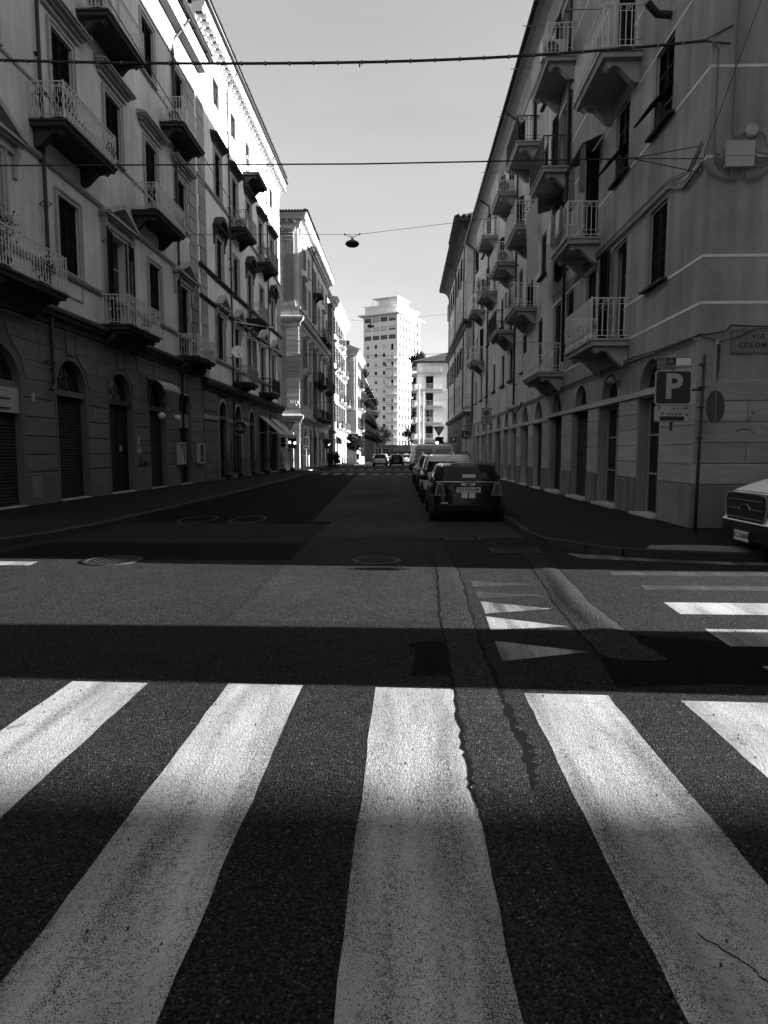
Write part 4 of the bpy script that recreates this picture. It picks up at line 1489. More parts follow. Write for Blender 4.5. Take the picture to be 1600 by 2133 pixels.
corner_mould(b, 'string_course', [(0, 4.3), (.12, 4.32), (.14, 4.55), (.32, 4.7), (.36, 4.95), (.1, 5.15), (0, 5.15)], U0, U1, 14, 'trim')
corner_mould(b, 'string_course', [(0, 13.3), (.14, 13.3), (.16, 13.65), (.4, 13.8), (.48, 14.0), (.48, 14.15), (.1, 14.3), (0, 14.3)], U0, U1, 14, 'trim')
corner_mould(b, 'pedestal_course', [(0, 14.9), (.16, 14.9), (.18, 15.08), (0, 15.08)], U0, U1, 14, 'trim_pale')
corner_mould(b, 'cornice', [(0, 22.2), (.18, 22.2), (.2, 22.5), (.34, 22.55), (.34, 22.75), (.78, 22.8), (.82, 23.0), (.95, 23.2), (.95, 23.3), (0, 23.3)], U0, U1, 14, 'trim')
mod = MB().box(-.09, .09, -.72, -.34, 22.58, 22.78).mesh('modillion', 'trim_pale')
for k in range(40):
    put('modillion', mod, b, (U0 + .2 + k * .58, 0, 0))
for k in range(12):
    put('modillion', mod, b, (U0, .3 + k * .6, 0), -PI / 2)
mb = MB()                                                        # hipped roof
e0, e1, ez, rz_ = U0 - 1.05, U1, 23.32, 26.4
mb.add([(e0, -1.05, ez), (e1, -1.05, ez), (e1, 7, rz_), (U0 + 7, 7, rz_), (e0, 15, ez), (e1, 15, ez)], [(0, 1, 2, 3), (0, 3, 4), (3, 2, 5, 4), (1, 5, 2)])
put('roof', mb.mesh('roof', 'roof_tile'), b)
for k in range(32):
    tile_row(b, U0 - .9 + k * .27, -1.12, -.75, 23.36, 23.5, 1)
ml = MB()
for k in range(60):
    ml.prism(arc(k * .27, .0, .12, 0, PI, 5), -1.12, -.7, 'x')
ob = put('roof_tile_edge', ml.mesh('roof_tile_edge', 'roof_tile'), b, (U0, -1.0, 23.36), 0)
pipe(b, 70.6, .0, 22.0, (.0, .8, 1.0))
for u in (72.5, 80.1):
    mb = MB()
    mb.box(u - 1.25, u + 1.25, -1.3, 0, 3.05, 3.1)
    put('shop_canopy', mb.mesh('shop_canopy', 'awning_cloth'), b)

# ------------------------------------------------------------------ fourth left building, in full sun
X4 = -9.3
LB4 = empty('apartment_building', (X4, 0, 0), PI / 2, 'sunlit white palazzo on the left with an attic storey', 'building', 'palazzi along the street')
b = LB4
U0, U1 = 85.2, 104.5
cols = [87.4, 90.8, 94.2, 97.6, 101.0]
lv = ((5.6, 8.0), (9.4, 11.9), (13.4, 15.7), (17.2, 19.3))
b4 = {(1, 0), (3, 0), (2, 1), (4, 1), (1, 2), (3, 2), (4, 0), (2, 3)}
holes = [(u - .55, u + .55, lv[k][0] - (.8 if (i, k) in b4 else 0), lv[k][1], 0) for i, u in enumerate(cols) for k in range(4)]
gh = [(u - .95, u + .95, -.9, 3.3, 0) for u in cols]
mb = MB()
wall_mesh(mb, U0, U1, -.9, 20.6, holes + gh)
put('wall', mb.mesh('wall', 'stucco_far'), b)
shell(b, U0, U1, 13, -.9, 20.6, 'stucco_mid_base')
for i, u in enumerate(cols):
    put('shop_window', pane_mesh(1.9, 3.4, 'wood_dark'), b, (u, .15, -.2))
    for k in range(4):
        bal = (i, k) in b4
        z0 = lv[k][0] - (.8 if bal else 0)
        window(b, u, z0, 1.1, lv[k][1] - z0, 'full', 'trim_pale', 'flat' if k in (1, 2) else None, 1.8, .3, 'open', not bal, False, 'shutter_green')
for i, k in b4:
    balcony(b, cols[i], lv[k][0] - .85, 2.6, .95, 'bars', 'trim_pale', 'iron_dark')
mould(b, 'string_course', [(0, 3.9), (.2, 4.0), (.3, 4.2), (0, 4.4)], U0, U1, 'trim_pale')
mould(b, 'string_course', [(0, 12.3), (.14, 12.35), (.2, 12.5), (0, 12.6)], U0, U1, 'trim_pale')
mould(b, 'cornice', [(0, 20.2), (.15, 20.2), (.2, 20.6), (.5, 20.7), (.55, 21.0), (.75, 21.2), (.75, 21.35), (0, 21.4)], U0 - .3, U1, 'trim_pale')
mb = MB()
mb.box(U0 + 1.5, U1 - 1, 1.6, 11, 20.6, 23.4)
put('attic_storey', mb.mesh('attic_storey', 'stucco_far'), b)
mb = MB()
mb.box(U0 + 1.1, U1 - .6, .9, 11.5, 23.4, 23.65)
put('roof', mb.mesh('roof', 'roof_tile'), b)
k = 0
z = -.3
while z < 19.6:
    block(b, -.6, .0, z, z + .6, .04, 'block_stone', 'stone_course', rz=-PI / 2, off=(U0, 0))
    z += .6
mb = MB()
mb.prism([(0, 0), (-1.3, -.75), (-1.3, -.85), (0, -.08)], 88.5, 96.5, 'x')
put('shop_awning', mb.mesh('shop_awning', 'awning_cloth'), b, (0, 0, 3.75))

# ------------------------------------------------------------------ fifth left building: corner block past the second side street
LB5 = empty('apartment_building', (-8.0, 0, 0), PI / 2, 'left corner house with a small gabled top and one pilaster, far up the street', 'building', 'palazzi along the street')
b = LB5
U0, U1 = 110.0, 125.5
cols = [112.5, 115.8, 119.1, 122.4]
lv = ((5.4, 7.6), (9.0, 11.2), (12.6, 14.6), (15.9, 17.2))
holes = [(u - .5, u + .5, a, c, 0) for u in cols for a, c in lv]
mb = MB()
wall_mesh(mb, U0, U1, -1, 18.2, holes)
put('wall', mb.mesh('wall', 'stucco_far'), b)
mb = MB()
mb.X = Matrix.Translation((U0, 0, 0)) @ Matrix.Rotation(-PI / 2, 4, 'Z')
wall_mesh(mb, -13, 0, -1, 18.2, [(-3.6, -2.7, 13.4, 16.3, 0), (-3.6, -2.7, 9.0, 11.2, 0), (-3.6, -2.7, 5.4, 7.6, 0)])
put('side_street_wall', mb.mesh('side_street_wall', 'stucco_far'), b)
for a, c in ((13.4, 16.3), (9.0, 11.2), (5.4, 7.6)):
    window(b, U0, a, .9, c - a, 'none', 'trim', None, 1.5, .2, 'closed', True, False, rz=-PI / 2, y=3.15)
shell(b, U0 + .02, U1, 13, -1, 18.2, 'stucco_far')
for i, u in enumerate(cols):
    for k, (a, c) in enumerate(lv):
        window(b, u, a, 1.0, c - a, 'thin', 'trim_pale', None, 1.5, .2, 'open', True, False, 'shutter_green')
for u, z in ((115.8, 5.3), (112.5, 8.9), (119.1, 8.9), (115.8, 12.5), (122.4, 12.5)):
    balcony(b, u, z, 2.2, .9, 'bars', 'trim_pale', 'iron_dark')
corner_mould(b, 'cornice', [(0, 17.6), (.15, 17.6), (.2, 17.9), (.45, 18.1), (.6, 18.35), (.6, 18.5), (0, 18.5)], U0, U1, 13, 'trim_pale')
corner_mould(b, 'string_course', [(0, 4.2), (.2, 4.3), (.25, 4.6), (0, 4.7)], U0, U1, 13, 'trim_pale')
pilaster(b, Matrix.Translation((U0, 0, 0)) @ Matrix.Rotation(-PI / 2, 4, 'Z') @ Matrix.Translation((-1.0, 0, 0)), 'trim_pale', 8.5, 17.5, .6)
mb = MB()
mb.add([(U0 - .7, -.7, 18.5), (U1, -.7, 18.5), (U1, 6, 21.3), (U0 + 2, 6, 21.3), (U0 - .7, 13, 18.5), (U1, 13, 18.5)], [(0, 1, 2, 3), (0, 3, 4), (3, 2, 5, 4), (1, 5, 2)])
put('roof', mb.mesh('roof', 'roof_tile'), b)
mb = MB()
mb.box(U0 + .1, U0 + 5, 1.2, 5.5, 18.5, 20.0)
put('loggia', mb.mesh('loggia', 'trim_dark'), b)

LB6 = empty('apartment_building', (-7.9, 0, 0), PI / 2, 'long shaded house at the far left end of the street with laundry and railings', 'building', 'palazzi along the street')
b = LB6
U0, U1 = 125.5, 182
cols = [128 + 3.6 * k for k in range(15)]
lv = ((4.8, 6.8), (8.0, 10.0), (11.2, 13.2), (14.2, 15.8))
mb = MB()
wall_mesh(mb, U0, U1, -1, 16.8, [(u - .5, u + .5, a, c, 0) for u in cols for a, c in lv])
put('wall', mb.mesh('wall', 'stucco_right_pale'), b)
shell(b, U0, U1, 13, -1, 16.8, 'stucco_right_pale')
for i, u in enumerate(cols):
    for k, (a, c) in enumerate(lv):
        window(b, u, a, 1.0, c - a, 'thin', 'trim', None, 1.5, .2, 'closed', False, False)
        if (i + k) % 2 == 0:
            balcony(b, u, a - .1, 2.4, .95, 'bars', 'trim_dark', 'iron_dark')
mould(b, 'cornice', [(0, 16.3), (.2, 16.4), (.6, 16.8), (.6, 17.0), (0, 17.0)], U0, U1, 'trim_dark')
tiled_roof(b, U0, U1, -.7, 17.1, 6.5, 19.5, 13.2, 17.1)
# ------------------------------------------------------------------ near right building (u = -Y)
RB1 = empty('apartment_building', (XR, 0, 0), -PI / 2, 'near right corner building, plain dark stucco with white bands and a travertine base', 'building', 'palazzi along the street')
b = RB1
Y0, Y1 = 12.75, 25.4
doors = [(14.45, 15.8), (17.22, 18.98), (20.08, 21.95), (23.35, 25.2)]
holes = []
for a, c in doors:
    holes.append((-c, -a, -.6, 2.84, 0))
    m_, hw = (a + c) / 2, .68
    holes.append((-m_ - hw, -m_ + hw, 3.04, 3.68, .635))
wnd = [(15.05, 1.0, 5.3, 7.0, 'closed'), (15.0, 1.0, 8.66, 10.35, 'flap'), (15.0, 1.0, 12.0, 13.65, 'closed'), (15.0, 1.0, 15.35, 17.0, 'closed'),
       (17.6, 1.05, 4.42, 7.0, 'half'), (17.7, 1.0, 8.66, 10.45, 'flap'), (17.6, 1.05, 11.1, 13.65, 'ajar'), (17.6, 1.05, 14.5, 17.0, 'closed'),
       (20.2, 1.0, 5.3, 7.0, 'closed'), (20.25, 1.05, 7.75, 10.35, 'ajar'), (20.2, 1.0, 12.0, 13.65, 'closed'), (20.2, 1.0, 15.35, 17.0, 'closed'),
       (22.7, .95, 5.3, 7.0, 'closed'), (24.2, 1.05, 7.75, 10.35, 'ajar'), (24.1, 1.05, 11.1, 13.65, 'open'), (24.0, 1.05, 14.5, 17.0, 'half'), (24.5, 1.05, 4.42, 7.0, 'closed')]
for u, w_, z0, z1, sh in wnd:
    holes.append((-u - w_ / 2, -u + w_ / 2, z0, z1, 0))
mb = MB()
wall_mesh(mb, -Y1, -Y0, -.6, 18.1, holes, .3)
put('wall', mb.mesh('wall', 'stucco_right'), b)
mb = MB()
mb.X = Matrix.Translation((-Y0, 0, 0)) @ Matrix.Rotation(PI / 2, 4, 'Z')
wall_mesh(mb, 0, 15, -.6, 18.1, [(4.2, 5.2, 5.3, 7, 0), (4.2, 5.2, 8.66, 10.35, 0), (4.2, 5.2, 12.0, 13.65, 0), (8.2, 9.2, 5.3, 7, 0), (8.2, 9.2, 8.66, 10.35, 0), (8.2, 9.2, 12.0, 13.65, 0)])
put('side_street_wall', mb.mesh('side_street_wall', 'stucco_right'), b)
for x in (4.7, 8.7):
    for z0, z1 in ((5.3, 7), (8.66, 10.35), (12.0, 13.65)):
        window(b, -Y0, z0, 1.0, z1 - z0, 'none', 'trim_right', None, 1, .2, 'closed', True, False, rz=PI / 2, y=x)
mb = MB()
mb.add([(-Y0, 15, -.6), (-Y1, 15, -.6), (-Y1, 15, 18.1), (-Y0, 15, 18.1)], [(0, 1, 2, 3)])
mb.add([(-Y0, .3, 18.1), (-Y1, .3, 18.1), (-Y1, 15, 18.1), (-Y0, 15, 18.1)], [(0, 1, 2, 3)])
put('back_wall', mb.mesh('back_wall', 'stucco_right'), b)
for u, w_, z0, z1, sh in wnd:
    bal = z0 in (4.42, 7.75, 11.1, 14.5)
    window(b, -u, z0, w_, z1 - z0, 'none', 'trim_right', None, 1, .2, sh, not bal, True, pane='iron_mid', sillmat='trim_dark')
for u, z, L_ in ((17.9, 4.4, 2.62), (20.3, 7.7, 2.0), (24.1, 11.15, 2.4), (17.65, 11.05, 2.6), (24.0, 14.55, 2.65)):
    balcony(b, -u, z, L_, 1.0, 'bars', 'trim_right', 'iron_pale' if z != 11.15 else 'iron_dark')
balcony(b, -24.75, 4.4, 2.9, .95, 'bars', 'trim_right', 'iron_pale')
for z, mt_ in ((4.4, 'white_line'), (5.26, 'white_line'), (7.04, 'white_line'), (8.62, 'white_line'), (10.36, 'white_line'), (11.95, 'white_line'), (13.68, 'white_line'), (15.3, 'white_line')):
    mb = MB()
    gaps = sorted((-u - w_ / 2 - .02, -u + w_ / 2 + .02) for u, w_, z0, z1, sh in wnd if z0 - .1 < z < z1 - .02 or abs(z0 - z) < .08)
    x = -Y1
    for g0, g1 in gaps + [(-Y0 + .006, 0)]:
        if g0 > x:
            mb.box(x, g0, -.006, .002, z - .025, z + .025)
        x = max(x, g1)
    mb.X = Matrix.Translation((-Y0, 0, 0)) @ Matrix.Rotation(PI / 2, 4, 'Z')
    mb.box(-.006, 15, -.006, .002, z - .025, z + .025)
    put('painted_band', mb.mesh('painted_band', mt_), b)
# travertine slabs on the piers and the corner
piers = [(12.75, 14.42), (15.83, 17.19), (19.01, 20.05), (21.98, 23.32)]
for a, c in piers:
    mb = MB()
    mb.box(-c, -a - (.0 if a > 13 else -.0), -.05, 0, -.3, .955)
    put('plinth', mb.mesh('plinth', 'plinth_concrete'), b)
    for k in range(5):
        z0 = .96 + k * .382
        block(b, -c, -a + (.02 if a < 13 else 0), z0, z0 + .382, .03, 'travertine', 'stone_panel', .008)
mb = MB()
mb.X = Matrix.Translation((-Y0, 0, 0)) @ Matrix.Rotation(PI / 2, 4, 'Z')
mb.box(-.05, 15, -.05, 0, -.3, .955)
put('plinth', mb.mesh('plinth', 'plinth_concrete'), b)
for k in range(5):
    z0 = .96 + k * .4
    x = -.03
    wd = 1.0 if k % 2 else 1.6
    while x < 14:
        block(b, x, x + wd, z0, z0 + .4, .03, 'travertine', 'stone_panel', .008, rz=PI / 2, off=(-Y0, 0))
        x += wd
        wd = 1.25
mb = MB()
mb.box(-25.4, -14.4, -.08, 0, 2.875, 3.0)
put('lintel_band', mb.mesh('lintel_band', 'trim_right'), b)


def shop_door(b, a, c, zt, k, sgn=-1, zb=.1):
    u, w_ = sgn * (a + c) / 2, c - a
    mb = MB()
    mb.box(-w_ / 2 - .05, w_ / 2 + .05, -.16, .3, -.1, .06)
    put('threshold', mb.mesh('threshold', 'marble_sill'), b, (u, 0, zb))
    if k == 'roller':
        put('roller_shutter', roller_mesh(w_, zt - zb), b, (u, .2, zb))
    elif k == 'wood':
        put('door', door_mesh(w_, zt - zb), b, (u, .22, zb))
    else:
        put('shop_window', pane_mesh(w_, zt - zb, 'iron_mid'), b, (u, .24, zb))


def fan_arch(b, u, w_, z, rise):
    put('fanlight', half_pane(w_, rise), b, (u, .22, z))


for (a, c), k in zip(doors, ('glass', 'glass', 'roller', 'wood')):
    shop_door(b, a, c, 2.84, k)
    fan_arch(b, -(a + c) / 2, 1.36, 3.045, .635)
eprof = [(0, 17.35), (.05, 17.35), (.12, 17.5), (.3, 17.72), (.55, 17.85), (.75, 17.88), (.75, 18.0), (0, 18.0)]
mould(b, 'eaves', eprof, -Y1, -Y0 + .7, 'trim_right')
mb = MB()
mb.smooth = True
mb.tube([(-Y1, -.82, 18.0), (-Y0 + .7, -.82, 18.0)], .09, 8)
put('gutter', mb.mesh('gutter', 'gutter_metal'), b)
tiled_roof(b, -Y1, -Y0 + .75, -.85, 18.16, 7.8, 24.1, 15.5, 18.6)
pipe(b, -23.1, 4.7, 17.3, (.0, .75, .65))
# torn awning cloth over the second balcony door and a long blind farther on
mb = MB()
rr = random.Random(5)
for (x0, x1, y0, y1, z0, z1) in ((-21.1, -20.75, -.5, -.45, 8.95, 10.25), (-19.65, -19.35, -.55, -.5, 9.0, 10.3)):
    n = 7
    for k in range(n):
        q0, q1 = k / n, (k + 1) / n
        d0, d1 = (.05 if k % 2 else -.02), (.05 if (k + 1) % 2 else -.02)
        mb.add([(x0 + (x1 - x0) * q0, y0 + d0, z1), (x0 + (x1 - x0) * q1, y0 + d1, z1), (x0 + (x1 - x0) * q1, y0 + d1 * 1.6, z0 + rr.uniform(0, .1)), (x0 + (x1 - x0) * q0, y0 + d0 * 1.6, z0 + rr.uniform(0, .1))], [(0, 1, 2, 3)])
mb.add([(-21.2, -.02, 10.5), (-19.3, -.02, 10.5), (-19.3, -.6, 10.25), (-21.2, -.6, 10.25)], [(0, 1, 2, 3)])
put('balcony_awning', mb.mesh('balcony_awning', 'cloth_stripe'), b)
mb = MB()
for k in range(16):
    q0, q1 = k / 16, (k + 1) / 16
    y0, y1 = -.93 - (.05 if k % 2 else 0), -.93 - (.05 if (k + 1) % 2 else 0)
    mb.add([(-25.9 + 2.0 * q0, y0, 10.5), (-25.9 + 2.0 * q1, y1, 10.5), (-25.9 + 2.0 * q1, y1 + .1, 7.95), (-25.9 + 2.0 * q0, y0 + .1, 7.95)], [(0, 1, 2, 3)])
mb.add([(-25.9, 0, 10.75), (-23.9, 0, 10.75), (-23.9, -.95, 10.5), (-25.9, -.95, 10.5)], [(0, 1, 2, 3)])
put('sun_blind', mb.mesh('sun_blind', 'awning_cloth'), b)

# ------------------------------------------------------------------ second part of the right row, paler
RB2 = empty('apartment_building', (XR, 0, 0), -PI / 2, 'long right building with stacked concrete balconies and arched shop doors', 'building', 'palazzi along the street')
b = RB2
Y0, Y1 = 25.4, 53.5
doors = [(26.65, 28.41), (29.61, 31.42), (32.76, 34.3), (35.15, 36.83), (38.0, 40.1), (41.62, 43.26), (45.3, 47.2), (48.75, 50.9), (51.7, 53.1)]
holes = []
for a, c in doors:
    m_, hw = (a + c) / 2, min(.75, (c - a) / 2 - .05)
    holes += [(-c, -a, -.8, 2.75, 0), (-m_ - hw, -m_ + hw, 2.95, 3.65, .69)]
gb = {28.9: None}
first = [(27.6, 0), (31.0, 0), (34.8, 0), (37.6, 0), (41.3, 0), (44.8, 0), (48.0, 0), (51.5, 0)]
wnd = [(u, 1.0, 5.3, 7.0, 'closed') for u, _ in first]
ucol = [(27.2, 0), (29.7, 1), (32.4, 0), (35.2, 1), (38.4, 0), (41.8, 1), (44.4, 0), (47.6, 1), (51.2, 0)]
bal = {(29.7, 7.7), (29.7, 11.05), (29.7, 14.4), (35.2, 7.75), (35.2, 11.1), (35.2, 14.5), (41.8, 11.25), (41.8, 14.5), (47.6, 7.9), (47.6, 11.4)}
for u, _ in ucol:
    for zf in (7.75, 11.1, 14.45):
        hb = [z for (uu, z) in bal if uu == u and abs(z - zf) < .4]
        wnd.append((u, 1.0, hb[0] if hb else zf + .9, zf + 2.55, 'closed' if (int(u * 3 + zf)) % 3 else 'ajar'))
for u, w_, z0, z1, sh in wnd:
    holes.append((-u - w_ / 2, -u + w_ / 2, z0, z1, 0))
mb = MB()
wall_mesh(mb, -Y1, -Y0, -.9, 18.1, holes, .28)
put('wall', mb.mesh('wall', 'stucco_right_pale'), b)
mb = MB()
mb.add([(-Y1, 0, -.9), (-Y1, 15, -.9), (-Y1, 15, 18.1), (-Y1, 0, 18.1)], [(0, 1, 2, 3)])
mb.add([(-Y0, 15, -.6), (-Y1, 15, -.6), (-Y1, 15, 18.1), (-Y0, 15, 18.1)], [(0, 1, 2, 3)])
mb.add([(-Y0, .3, 18.1), (-Y1, .3, 18.1), (-Y1, 15, 18.1), (-Y0, 15, 18.1)], [(0, 1, 2, 3)])
put('back_wall', mb.mesh('back_wall', 'stucco_right_pale'), b)
for u, w_, z0, z1, sh in wnd:
    ib = (u, z0) in bal
    window(b, -u, z0, w_, z1 - z0, 'none', 'trim_right', None, 1, .2, sh, not ib, u < 36, pane='iron_mid', sillmat='trim_dark')
for u, z in sorted(bal):
    dark = (u, z) in ((35.2, 7.75), (29.7, 14.4))
    balcony(b, -u, z, 2.9, 1.0, 'bars', 'trim_right', 'iron_dark' if dark else 'iron_pale')
mb = MB()
mb.box(-53.5, -25.4, -.06, 0, 2.78, 2.9)
put('lintel_band', mb.mesh('lintel_band', 'trim_right'), b)
pr = [25.4] + [v for d in doors for v in d] + [53.5]
for a, c in zip(pr[0::2], pr[1::2]):
    if c - a < .3:
        continue
    mb = MB()
    mb.box(-c + .02, -a - .02, -.05, 0, -.6, .9)
    put('plinth', mb.mesh('plinth', 'plinth_concrete'), b)
    for k in range(4):
        block(b, -c + .02, -a - .02, .9 + k * .465, .9 + (k + 1) * .465, .03, 'travertine', 'stone_panel', .008)
for k, (a, c) in enumerate(doors):
    shop_door(b, a, c, 2.75, ('wood', 'glass', 'roller', 'glass', 'wood')[k % 5], -1, .02)
    fan_arch(b, -(a + c) / 2, 2 * min(.75, (c - a) / 2 - .05), 2.955, .69)
mould(b, 'eaves', eprof, -Y1, -Y0, 'trim_right')
mb = MB()
mb.smooth = True
mb.tube([(-Y1, -.82, 18.0), (-Y0, -.82, 18.0)], .09, 8)
put('gutter', mb.mesh('gutter', 'gutter_metal'), b)
tiled_roof(b, -Y1 - .2, -Y0, -.85, 18.16, 7.8, 24.1, 15.5, 18.6)
for u in (33.1, 44.0, 52.9):
    pipe(b, -u, 3.9, 17.3, (.0, .75, .65), 'pipe_dark', .05)
pipe(b, -53.3, 4.5, 17.3, (.0, .75, .65), 'iron_mid', .09)

# ------------------------------------------------------------------ right building past the side street
X6 = 5.75
RB3 = empty('apartment_building', (X6, 0, 0), -PI / 2, 'tall right corner building with wide eaves and a dark rusticated ground floor', 'building', 'palazzi along the street')
b = RB3
Y0, Y1 = 61.6, 87.0
cols = [65.2, 68.6, 72.0, 75.4, 78.8, 82.2, 85.2]
lv = ((6.4, 8.4), (9.7, 11.8), (14.6, 16.9), (18.3, 20.4))
holes = [(-u - .5, -u + .5, a, c, 0) for u in cols for a, c in lv]
mb = MB()
wall_mesh(mb, -Y1, -Y0, 5.2, 22.2, holes)
put('wall', mb.mesh('wall', 'stucco_right_far'), b)
mb = MB()
gh = [(-u - .6, -u + .6, 1.0, 3.9, .6) for u in cols]
wall_mesh(mb, -Y1, -Y0, -1, 5.2, gh, .3)
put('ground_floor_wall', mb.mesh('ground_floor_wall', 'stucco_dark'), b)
mb = MB()
for X_, mt_ in ((0, 0),):
    mb.add([(-Y0, 0, -1), (-Y0, 15, -1), (-Y0, 15, 22.2), (-Y0, 0, 22.2)], [(0, 1, 2, 3)])
    mb.add([(-Y1, 0, -1), (-Y1, 15, -1), (-Y1, 15, 22.2), (-Y1, 0, 22.2)], [(0, 1, 2, 3)])
    mb.add([(-Y0, 15, -1), (-Y1, 15, -1), (-Y1, 15, 22.2), (-Y0, 15, 22.2)], [(0, 1, 2, 3)])
put('side_wall', mb.mesh('side_wall', 'stucco_right_far'), b)
for u in cols:
    put('fanlight', half_pane(1.2, .6), b, (-u, .2, 3.3))
    put('shop_window', pane_mesh(1.2, 2.3, 'iron_mid'), b, (-u, .2, 1.0))
    for k, (a, c) in enumerate(lv):
        window(b, -u, a, 1.0, c - a, 'thin' if k < 2 else 'none', 'trim_right', None, 1.6, .3, 'open' if k % 2 else 'closed', True, False)
z = -.5
k = 0
while z < 21.6:
    for rz_, off in ((0, (0, 0)), (PI / 2, (-Y0, 0))):
        L_ = (.75 if k % 2 else .95) if z > 5.4 else 2.6
        mt_ = 'pale_stone' if z > 5.4 else 'block_stone'
        if rz_ == 0:
            block(b, -Y0 - L_, -Y0 + .0, z, z + .58, .06, mt_, 'stone_course')
        else:
            block(b, 0, L_, z, z + .58, .06, mt_, 'stone_course', rz=rz_, off=off)
    z += .58
    k += 1
for nm, prof in (('string_course', [(0, 4.9), (.2, 5.0), (.3, 5.25), (.3, 5.35), (0, 5.5)]), ('string_course', [(0, 13.0), (.12, 13.0), (.2, 13.4), (.36, 13.5), (.4, 13.75), (0, 13.95)]), ('eaves', [(0, 21.4), (.1, 21.4), (.2, 21.8), (.6, 22.1), (1.2, 22.25), (1.2, 22.45), (0, 22.45)])):
    mb = MB()
    n = len(prof)
    vs = []
    for x, y, dx, dy in ((-Y0, 15, 1, 0), (-Y0, 0, 1, -1), (-Y1, 0, 0 if nm != 'eaves' else -.3, -1)):
        for p, q in prof:
            vs.append((x + dx * p, y + dy * p, q))
    mb.add(vs, [(i * n + j, i * n + (j + 1) % n, (i + 1) * n + (j + 1) % n, (i + 1) * n + j) for i in range(2) for j in range(n)] + [tuple(range(n)), tuple(2 * n + j for j in range(n))])
    put(nm, mb.mesh(nm, 'trim_dark'), b)
mb = MB()
e0, e1 = -Y0 + 1.25, -Y1 - .3
mb.add([(e0, -1.25, 22.47), (e1, -1.25, 22.47), (e1, 7, 27.2), (e0 - 8, 7, 27.2), (e0, 15, 22.47), (e1, 15, 22.47)], [(0, 1, 2, 3), (0, 3, 4), (3, 2, 5, 4), (1, 5, 2)])
put('roof', mb.mesh('roof', 'roof_tile'), b)
for k in range(30):
    tile_row(b, e0 - .1 - k * .27, -1.3, -.9, 22.5, 22.66, 1)
for k in range(7):                                              # tiles along the hip that faces the camera
    put('roof_tile', cached('hipt', lambda: MB().prism(arc(0, 0, .13, 0, PI, 6), -.3, .3, 'x').mesh('roof_tile', 'roof_tile')), b, (e0 + .05, -1.0 + k * .5, 22.5))
for u in (63.6, 74, 84):
    pipe(b, -u, 5.6, 21.3, (.0, 1.1, .9), 'pipe_dark', .06)

# ------------------------------------------------------------------ cream building across the square, and the shaded row behind it
CB = empty('apartment_building', (2.35, 120, 0), 0, 'cream apartment block across the square with curved corner balconies', 'building')
b = CB
lv = [(3.9 + 3.0 * k, 6.2 + 3.0 * k) for k in range(5)]
mb = MB()
# front with a rounded left corner, facing down the street
pts = [(0, 9)] + [(1.2 - 1.2 * math.cos(PI / 2 * k / 8), 1.2 - 1.2 * math.sin(PI / 2 * k / 8)) for k in range(9)] + [(14, 0)]
for p, q in zip(pts[:-1], pts[1:]):
    if q[0] == 14:
        continue
    mb.add([(p[0], p[1], -1), (q[0], q[1], -1), (q[0], q[1], 17.6), (p[0], p[1], 17.6)], [(0, 1, 2, 3)])
mb.X = Matrix.Translation((0, 0, 0))
wall_mesh(mb, 1.2, 14, -1, 17.6, [(1.6, 2.9, a, c, 0) for a, c in lv[:4]] + [(7.0, 8.0, a, c, 0) for a, c in lv] + [(10.5, 11.5, a, c, 0) for a, c in lv])
mb.add([(14, 0, -1), (14, 12, -1), (14, 12, 17.6), (14, 0, 17.6)], [(0, 1, 2, 3)])
mb.add([(0, 9, -1), (0, 12, -1), (0, 12, 17.6), (0, 9, 17.6)], [(0, 1, 2, 3)])
mb.add([(0, 12, -1), (14, 12, -1), (14, 12, 17.6), (0, 12, 17.6)], [(0, 1, 2, 3)])
put('wall', mb.mesh('wall', 'stucco_cream'), b)
for k, (a, c) in enumerate(lv):
    if k < 4:
        window(b, 2.25, a, 1.3, c - a, 'thin', 'trim', None, 1, .2, 'closed' if k != 1 else 'half', False, False, 'shutter_pale' if k == 1 else 'shutter_green')
    for u in (7.5, 11.0):
        window(b, u, a, 1.0, c - a, 'thin', 'trim', None, 1, .2, 'closed', True, False)
    mb = MB()                                                   # balcony round the corner
    outer = [(-.9, 6)] + [(1.2 - 2.1 * math.cos(PI / 2 * j / 8), 1.2 - 2.1 * math.sin(PI / 2 * j / 8)) for j in range(9)] + [(4.6, -.9)]
    inner = [(0, 6)] + pts[1:-1] + [(4.6, 0)]
    for j in range(len(outer) - 1):
        quad = [outer[j], outer[j + 1], inner[j + 1], inner[j]]
        mb.prism(quad, a - .25, a - .05, 'z')
    if k < 5:
        o = put('balcony', mb.mesh('balcony', 'trim_pale'), b)
        mb = MB()
        for z in (.95, .1):
            mb.tube([(x, y, a - .05 + z) for x, y in outer], .03, 4)
        for j in range(len(outer) - 1):
            n = 3 if 0 < j < 9 else 14
            for q in range(n):
                f_ = q / n
                x, y = outer[j][0] + (outer[j + 1][0] - outer[j][0]) * f_, outer[j][1] + (outer[j + 1][1] - outer[j][1]) * f_
                mb.tube([(x, y, a - .05), (x, y, a + .9)], .015, 3)
        put('railing', mb.mesh('railing', 'iron_pale'), o)
mb = MB()
mb.prism([(-.9, -.9), (14.5, -.9), (14.5, 12.5), (-.9, 12.5)], 17.6, 17.85, 'z')
mb.add([(-.9, -.9, 17.85), (14.5, -.9, 17.85), (14.5, 12.5, 17.85), (-.9, 12.5, 17.85), (7, 6, 20.6)], [(0, 1, 4), (1, 2, 4), (2, 3, 4), (3, 0, 4)])
put('roof', mb.mesh('roof', 'roof_tile'), b)
mb = MB()
mb.box(1.4, 14, -.15, 0, 2.9, 3.2)
put('shop_fascia', mb.mesh('shop_fascia', 'trim_dark'), b)
for k in range(4):
    put('shop_window', pane_mesh(2.2, 2.5, 'frame_white'), b, (2.9 + 2.8 * k, -.08, -.2))

